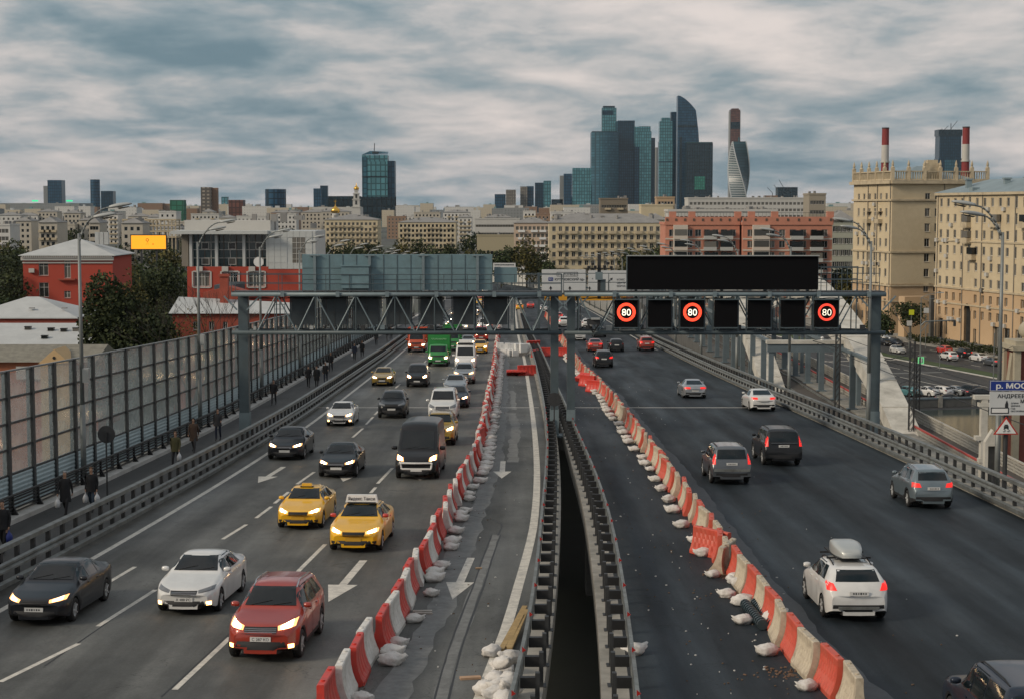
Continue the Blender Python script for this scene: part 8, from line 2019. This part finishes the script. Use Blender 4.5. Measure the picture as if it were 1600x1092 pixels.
traffic('coupe', 'silver coupe with a teal sheen on its tail', 'car', 'coupe', 'silver', 1084, 621, True)
traffic('saloon', 'white saloon close to the steel rail', 'car', 'sedan', 'white', 1190, 641, True)
traffic('suv', 'black SUV with red lamps beside the barrier chain', 'car', 'suv', 'black', 943, 574, True)
traffic('saloon', 'red saloon ahead of the black SUV', 'car', 'sedan', 'red', 930, 549, True)
traffic('hatchback', 'black hatchback with unlit lamps in the middle lane', 'car', 'hatch', 'black', 963, 549.5, True, lit='none')
traffic('crossover', 'dark red crossover with glowing tail lamps near the steel rail', 'car', 'suv', 'red', 1010, 548, True)
traffic('saloon', 'white saloon behind the gantry column', 'car', 'sedan', 'white', 905, 532, True, lit='none')
traffic('saloon', 'dark saloon with red lamps under the truss camera', 'car', 'sedan', 'graphite', 937, 527, True)
traffic('hatchback', 'white hatchback seen through the gantry truss', 'car', 'hatch', 'white', 917, 513, True, lit='none')
traffic('suv', 'white SUV between the gantry columns', 'car', 'suv', 'white', 881, 511, True)
traffic('hatchback', 'red hatchback beside the white SUV between the gantry columns', 'car', 'hatch', 'brightred', 872, 501, True)
traffic('saloon', 'white saloon on the far dark carriageway near the barriers', 'car', 'sedan', 'white', 849, 487, True, lit='none')
traffic('saloon', 'red car far on beneath the yellow banner', 'car', 'sedan', 'brightred', 829, 482, True)
traffic('taxi', 'yellow taxi far on beside the red car', 'car', 'hatch', 'yellow', 812, 485, True)
a = car('offroader', 'dark boxy off-roader entering beside the barriers on new asphalt', 'car', 'box_suv', 'navy', Vector((10.15, 33.4, zroad(33.4) + .004)), R(90), 'tail', sc=1.02, pitch=.0346)
# parked and passing cars in the street below
SYAW = math.atan2(SU.y, SU.x)
for nm, lb, key, co, px, py, back, lit in (('parked_car', 'white crossover at the kerb beyond the grass verge', 'suv', 'white', 1482, 563, 1, 'tail'), ('parked_car', 'black SUV with a red lamp beyond the verge', 'suv', 'black', 1504, 558, 1, 'tail'), ('parked_car', 'white saloon beyond the verge near the slim lamp post', 'sedan', 'white', 1529, 564, 1, 'off'), ('parked_car', 'grey car half hidden by the sign pole beyond the verge', 'sedan', 'grey', 1551, 571, 1, 'tail'), ('parked_car', 'red car tucked behind the white crossover', 'hatch', 'brightred', 1475, 552, 1, 'off'),
    ('parked_car', 'white hatchback near the round street tree', 'hatch', 'white', 1403, 552, 0, 'off'), ('parked_car', 'navy car near the gateway', 'hatch', 'navy', 1400, 541, 0, 'off'), ('parked_car', 'dark car in the row by the corner building', 'sedan', 'black', 1383, 540, 0, 'off'), ('parked_car', 'white car first in the row by the corner building', 'suv', 'white', 1379, 532, 0, 'off'), ('parked_car', 'silver car in the row by the corner building', 'suv', 'silver', 1388, 533, 0, 'off')):
    g_ = gpos(px, py); car(nm, lb, 'car', key, co, (g_.x, g_.y, .025), SYAW + (math.pi if back else 0), lit, detail=0)
for nm, lb, key, co, px, py, yw, lit in (('parked_car', 'white saloon in the row on the quay', 'sedan', 'white', 1444, 618, 2.3, 'off'), ('parked_car', 'silver-white car next to the white saloon on the quay', 'hatch', 'white', 1467, 618, 2.2, 'off'), ('parked_car', 'silver car in the middle of the quay row', 'sedan', 'silver', 1489, 617, 2.2, 'off'), ('parked_car', 'black car at the end of the quay row', 'suv', 'black', 1512, 618, 2.2, 'off'), ('parked_car', 'black saloon with a lit red lamp passing the quay row', 'sedan', 'black', 1487, 631, -.1, 'tail'), ('parked_car', 'black car with a red lamp near the cream column', 'sedan', 'graphite', 1534, 621, -.1, 'tail'), ('parked_car', 'blue covered car behind the lattice mast', 'hatch', 'teal', 1415, 618, 2.3, 'off')):
    g_ = gpos(px, py); car(nm, lb, 'car', key, co, (g_.x, g_.y, .025), yw, lit, detail=0)
# ------------------------------------------------------------------ people on the walkway
def skin_person(name, stride, arm_l, arm_r):
    """one continuous skinned figure walking along +X; returns (mesh, hand points)"""
    V = []; E_ = []; Rr = []
    def add(p, r, parent=None):
        V.append(p); Rr.append(r if isinstance(r, tuple) else (r, r))
        if parent is not None: E_.append((parent, len(V) - 1))
        return len(V) - 1
    pel = add((0, 0, .95), (.135, .165)); wa = add((0.01, 0, 1.10), (.115, .145), pel); ch = add((0.02, 0, 1.30), (.125, .175), wa); nk0 = add((0.02, 0, 1.46), (.075, .09), ch); nk = add((0.03, 0, 1.53), .052, nk0)
    h1 = add((0.045, 0, 1.60), (.075, .068), nk); h2 = add((0.045, 0, 1.68), (.095, .078), h1); add((0.03, 0, 1.76), (.06, .055), h2); add((0.145, 0, 1.655), .014, h2)
    hands = []
    for sy, st, (fwd, up) in ((1, stride, arm_l), (-1, -stride, arm_r)):
        hip = add((0, sy * .095, .90), .095, pel); kn = add((st * .55 + .05, sy * .10, .50), .068, hip); an = add((st * 1.05 - (.10 if st < 0 else 0), sy * .10, .10 + (.05 if st < 0 else 0)), .045, kn); add((st * 1.05 + .05, sy * .10, .045), .042, an); add((st * 1.05 + .17, sy * .105, .035), .032, len(V) - 1)
        sh = add((0.02, sy * .185, 1.415), .075, ch); el = add((-.02 + fwd * .35, sy * .235, 1.15 + up * .05), .052, sh); wr = add((fwd * .95 + .04, sy * .235, .92 + up * .30), .034, el); pm = add((fwd * .95 + .06 + fwd * .1, sy * .23, .85 + up * .33), (.022, .036), wr)
        p0 = V[pm]; hands.append(Vector(p0) + Vector((0, 0, -.06)))
        for k, (dx, ln) in enumerate(((-.030, .070), (-.010, .080), (.010, .076), (.030, .060))):
            a = add((p0[0] + dx, p0[1] - sy * .005, p0[2] - ln * .55), .0095, pm); add((p0[0] + dx + .006, p0[1] - sy * .022, p0[2] - ln), .0085, a)
        a = add((p0[0] + .045, p0[1] - sy * .01, p0[2] + .0), .0105, pm); add((p0[0] + .062, p0[1] - sy * .018, p0[2] - .035), .009, a)
    me = bpy.data.meshes.new(name); me.from_pydata(V, E_, [])
    o = bpy.data.objects.new(name, me); COL.objects.link(o); md = o.modifiers.new('skin', 'SKIN'); md.use_smooth_shade = True
    for i, sv in enumerate(me.skin_vertices[0].data): sv.radius = Rr[i]; sv.use_root = (i == 0)
    o.modifiers.new('sub', 'SUBSURF').levels = 1
    dg = bpy.context.evaluated_depsgraph_get(); m2 = bpy.data.meshes.new_from_object(o.evaluated_get(dg)); bpy.data.objects.remove(o)
    for _ in range(4): m2.materials.append(None)
    idx = []
    for p in m2.polygons:
        c = p.center
        if c.z > 1.50 or min((c - h).length for h in hands) < .105: idx.append(0)
        elif c.z < .11: idx.append(3)
        elif c.z < .90 and abs(c.y) < .19: idx.append(2)
        else: idx.append(1)
    m2.polygons.foreach_set('material_index', idx); m2.polygons.foreach_set('use_smooth', [True] * len(m2.polygons))
    return m2, hands
POSE = [skin_person('person', .30, (-.18, 0), (.20, .1)), skin_person('person', -.26, (.22, .1), (-.16, 0)), skin_person('person', .22, (.02, 0), (.02, 0)), skin_person('person', -.10, (.25, .75), (.05, 0))]
M_SKIN = mat('skin', (.42, .25, .17), .6); M_SHOE = mat('shoe_black', (.015, .015, .015), .6)
M_HAIRD = mat('hair_dark', (.018, .012, .009), .6); M_HAIRB = mat('hair_brown', (.10, .055, .025), .6); M_HAIRG = mat('hair_grey', (.30, .30, .30), .6)
CL = {'black': (.012, .012, .014), 'navy': (.018, .024, .045), 'olive': (.075, .070, .028), 'brown': (.075, .045, .030), 'white': (.60, .60, .60), 'jeans': (.035, .055, .085), 'grey': (.12, .12, .12), 'darkgrey': (.035, .035, .038)}
def cloth(k): return mat('cloth_' + k, CL[k], .85, var=.15, vscale=8)
hair_me = {}
def hair_mesh(kind):
    if kind in hair_me: return hair_me[kind]
    bm = bmesh.new(); bmesh.ops.create_icosphere(bm, subdivisions=2, radius=1.0); kill = []
    for v in bm.verts:
        x, y, z = v.co
        if x > .35 and z < .35: kill.append(v); continue
        if kind == 'short' and z < -.35: kill.append(v); continue
        v.co = (x * .112 + .028, y * .094, z * (.10 if z > 0 else (.10 if kind == 'short' else .24)) + 1.70)
    bmesh.ops.delete(bm, geom=kill, context='VERTS'); me = bpy.data.meshes.new('hair'); bm.to_mesh(me); bm.free(); me.materials.append(None); hair_me[kind] = me
    me.polygons.foreach_set('use_smooth', [True] * len(me.polygons)); return me
eye_me = MB().box((.124, .032, 1.69), (.012, .022, .012)).box((.124, -.032, 1.69), (.012, .022, .012)).mesh('eyes', M_BLACK)
coat_prof = {}
def coat_mesh(longer):
    rows = []
    for z, rx, ry in ((1.47, .10, .13), (1.40, .135, .20), (1.25, .15, .205), (1.08, .145, .185), (.92, .165, .205), (longer, .185, .225)):
        rows.append([(.015 + rx * math.cos(a), ry * math.sin(a), z) for a in [2 * math.pi * i / 14 for i in range(14)]])
    m_ = MB().grid(rows, 0, True).mesh('coat', None, True); m_.materials.clear(); m_.materials.append(None); return fix_normals(m_)
COAT = {'jacket': coat_mesh(.80), 'coat': coat_mesh(.58)}
M_BAGW = mat('bag_white', (.62, .62, .62), .6, var=.1, vscale=6); M_BAGB = mat('bag_blue', (.02, .035, .20), .6)
def bag_mesh():
    rows = []
    for z, w, d_ in ((0, .10, .06), (.04, .16, .10), (.20, .17, .11), (.30, .13, .07), (.36, .05, .025), (.44, .02, .012)):
        rows.append([(w * math.cos(a), d_ * math.sin(a), z - .44) for a in [2 * math.pi * i / 12 for i in range(12)]])
    m_ = MB().grid(rows, 0, True); m_.f.append(tuple(range(11, -1, -1))); m_.m.append(0); me = fix_normals(m_.mesh('carrier_bag', None, True)); me.materials.clear(); me.materials.append(None); return me
BAGM = bag_mesh()
def person(label, px, py, pose, top, legs, hair, hk, toward, coat='jacket', bags=()):
    x, y = road_at(px, py, .12); d_ = tangent(y, f_curb); yaw = math.atan2(d_.y, d_.x) + (math.pi if toward else 0); me, hands = POSE[pose]
    t = thing('person', label, 'person', Vector((x, y, zroad(y) + .12)), yaw, None)
    o = link('body', me, t)
    for i, m_ in enumerate((M_SKIN, cloth(top), cloth(legs), M_SHOE)): o.material_slots[i].link = 'OBJECT'; o.material_slots[i].material = m_
    for nm, mm, m_ in (('hair', hair_mesh(hk), hair), ('jacket', COAT[coat], cloth(top))):
        q_ = link(nm, mm, t); q_.material_slots[0].link = 'OBJECT'; q_.material_slots[0].material = m_
    link('eyes', eye_me, t)
    rot = Matrix.Rotation(yaw, 4, 'Z')
    for hi, mb_, lb in bags:
        p = Vector((x, y, zroad(y) + .12)) + (rot @ hands[hi]); b_ = link('carrier_bag', BAGM, None, p - Vector((0, 0, .0))); b_.rotation_euler = (0, 0, yaw); b_.material_slots[0].link = 'OBJECT'; b_.material_slots[0].material = mb_; tag(b_, lb, 'bag')
    return t
person('person in dark clothes with a blue bag walking beside the guard rail', 6, 862, 2, 'black', 'black', M_HAIRD, 'short', True, bags=((0, M_BAGB, 'blue carrier bag held by the person in dark clothes'),))
person('person in a long black coat walking ahead of the one with white bags', 103, 806, 0, 'black', 'black', M_HAIRG, 'short', True, 'coat', bags=((1, M_BAGW, 'white carrier bag held by the person in a long black coat'),))
person('person in a black jacket and jeans carrying white bags in both hands', 144, 798, 2, 'black', 'jeans', M_HAIRB, 'short', True, bags=((0, M_BAGW, 'white carrier bag in the left hand of the person in jeans'), (1, M_BAGW, 'white carrier bag in the right hand of the person in jeans')))
person('person in an olive jacket with a pale bag walking alone', 275, 730, 1, 'olive', 'black', M_HAIRB, 'long', True, bags=((0, M_BAGW, 'pale bag carried by the person in the olive jacket'),))
person('person in a long brown coat with a light scarf', 303, 705, 0, 'brown', 'darkgrey', M_HAIRD, 'long', True, 'coat')
person('person in a dark jacket looking at something in the raised hand', 341, 687, 3, 'darkgrey', 'navy', M_HAIRD, 'short', True)
person('person in dark clothes with an open collar near the gantry column', 428, 632, 1, 'black', 'darkgrey', M_HAIRD, 'short', True)
person('person in black at the walkway railing in the group of three', 482, 605, 0, 'black', 'black', M_HAIRD, 'short', False)
person('person in a black coat in the middle of the group of three', 495, 605, 2, 'black', 'black', M_HAIRD, 'short', False, 'coat')
person('person with light hair and hand raised in the group of three', 509, 598, 3, 'black', 'navy', M_HAIRG, 'short', True)
person('person in black behind the group of three', 517, 580, 1, 'black', 'black', M_HAIRD, 'short', True)
person('person in a dark jacket with a grey bag farther along the walkway', 554, 563, 0, 'navy', 'black', M_HAIRD, 'short', True, bags=((1, M_BAGW, 'light bag held by the person farther along the walkway'),))
person('person in a black coat beside the one with the grey bag', 566, 558, 1, 'black', 'black', M_HAIRB, 'long', True, 'coat')
person('person in dark clothes walking alone far along the walkway', 588, 540, 2, 'darkgrey', 'black', M_HAIRD, 'short', True)
person('person in light trousers far along the walkway', 605, 533, 0, 'black', 'grey', M_HAIRD, 'short', True)
person('person in black next to the one in light trousers', 611, 532, 1, 'black', 'black', M_HAIRD, 'short', True)

# ------------------------------------------------------------------ haze
hz = MB().box((0, 7825, 189), (18400, 16650, 380)).build('haze', [])
hz['kind'] = 'stuff'; hz['label'] = 'thin blue-grey haze in the air over the city'
hm = bpy.data.materials.new('haze'); hm.use_nodes = True; hn = hm.node_tree.nodes; hn.clear(); ho = hn.new('ShaderNodeOutputMaterial'); hv = hn.new('ShaderNodeVolumePrincipled')
hv.inputs['Color'].default_value = (.66, .83, .95, 1); hv.inputs['Density'].default_value = 0.000018; hv.inputs['Anisotropy'].default_value = 0.2
hm.node_tree.links.new(hv.outputs[0], ho.inputs['Volume']); hz.data.materials.append(hm)
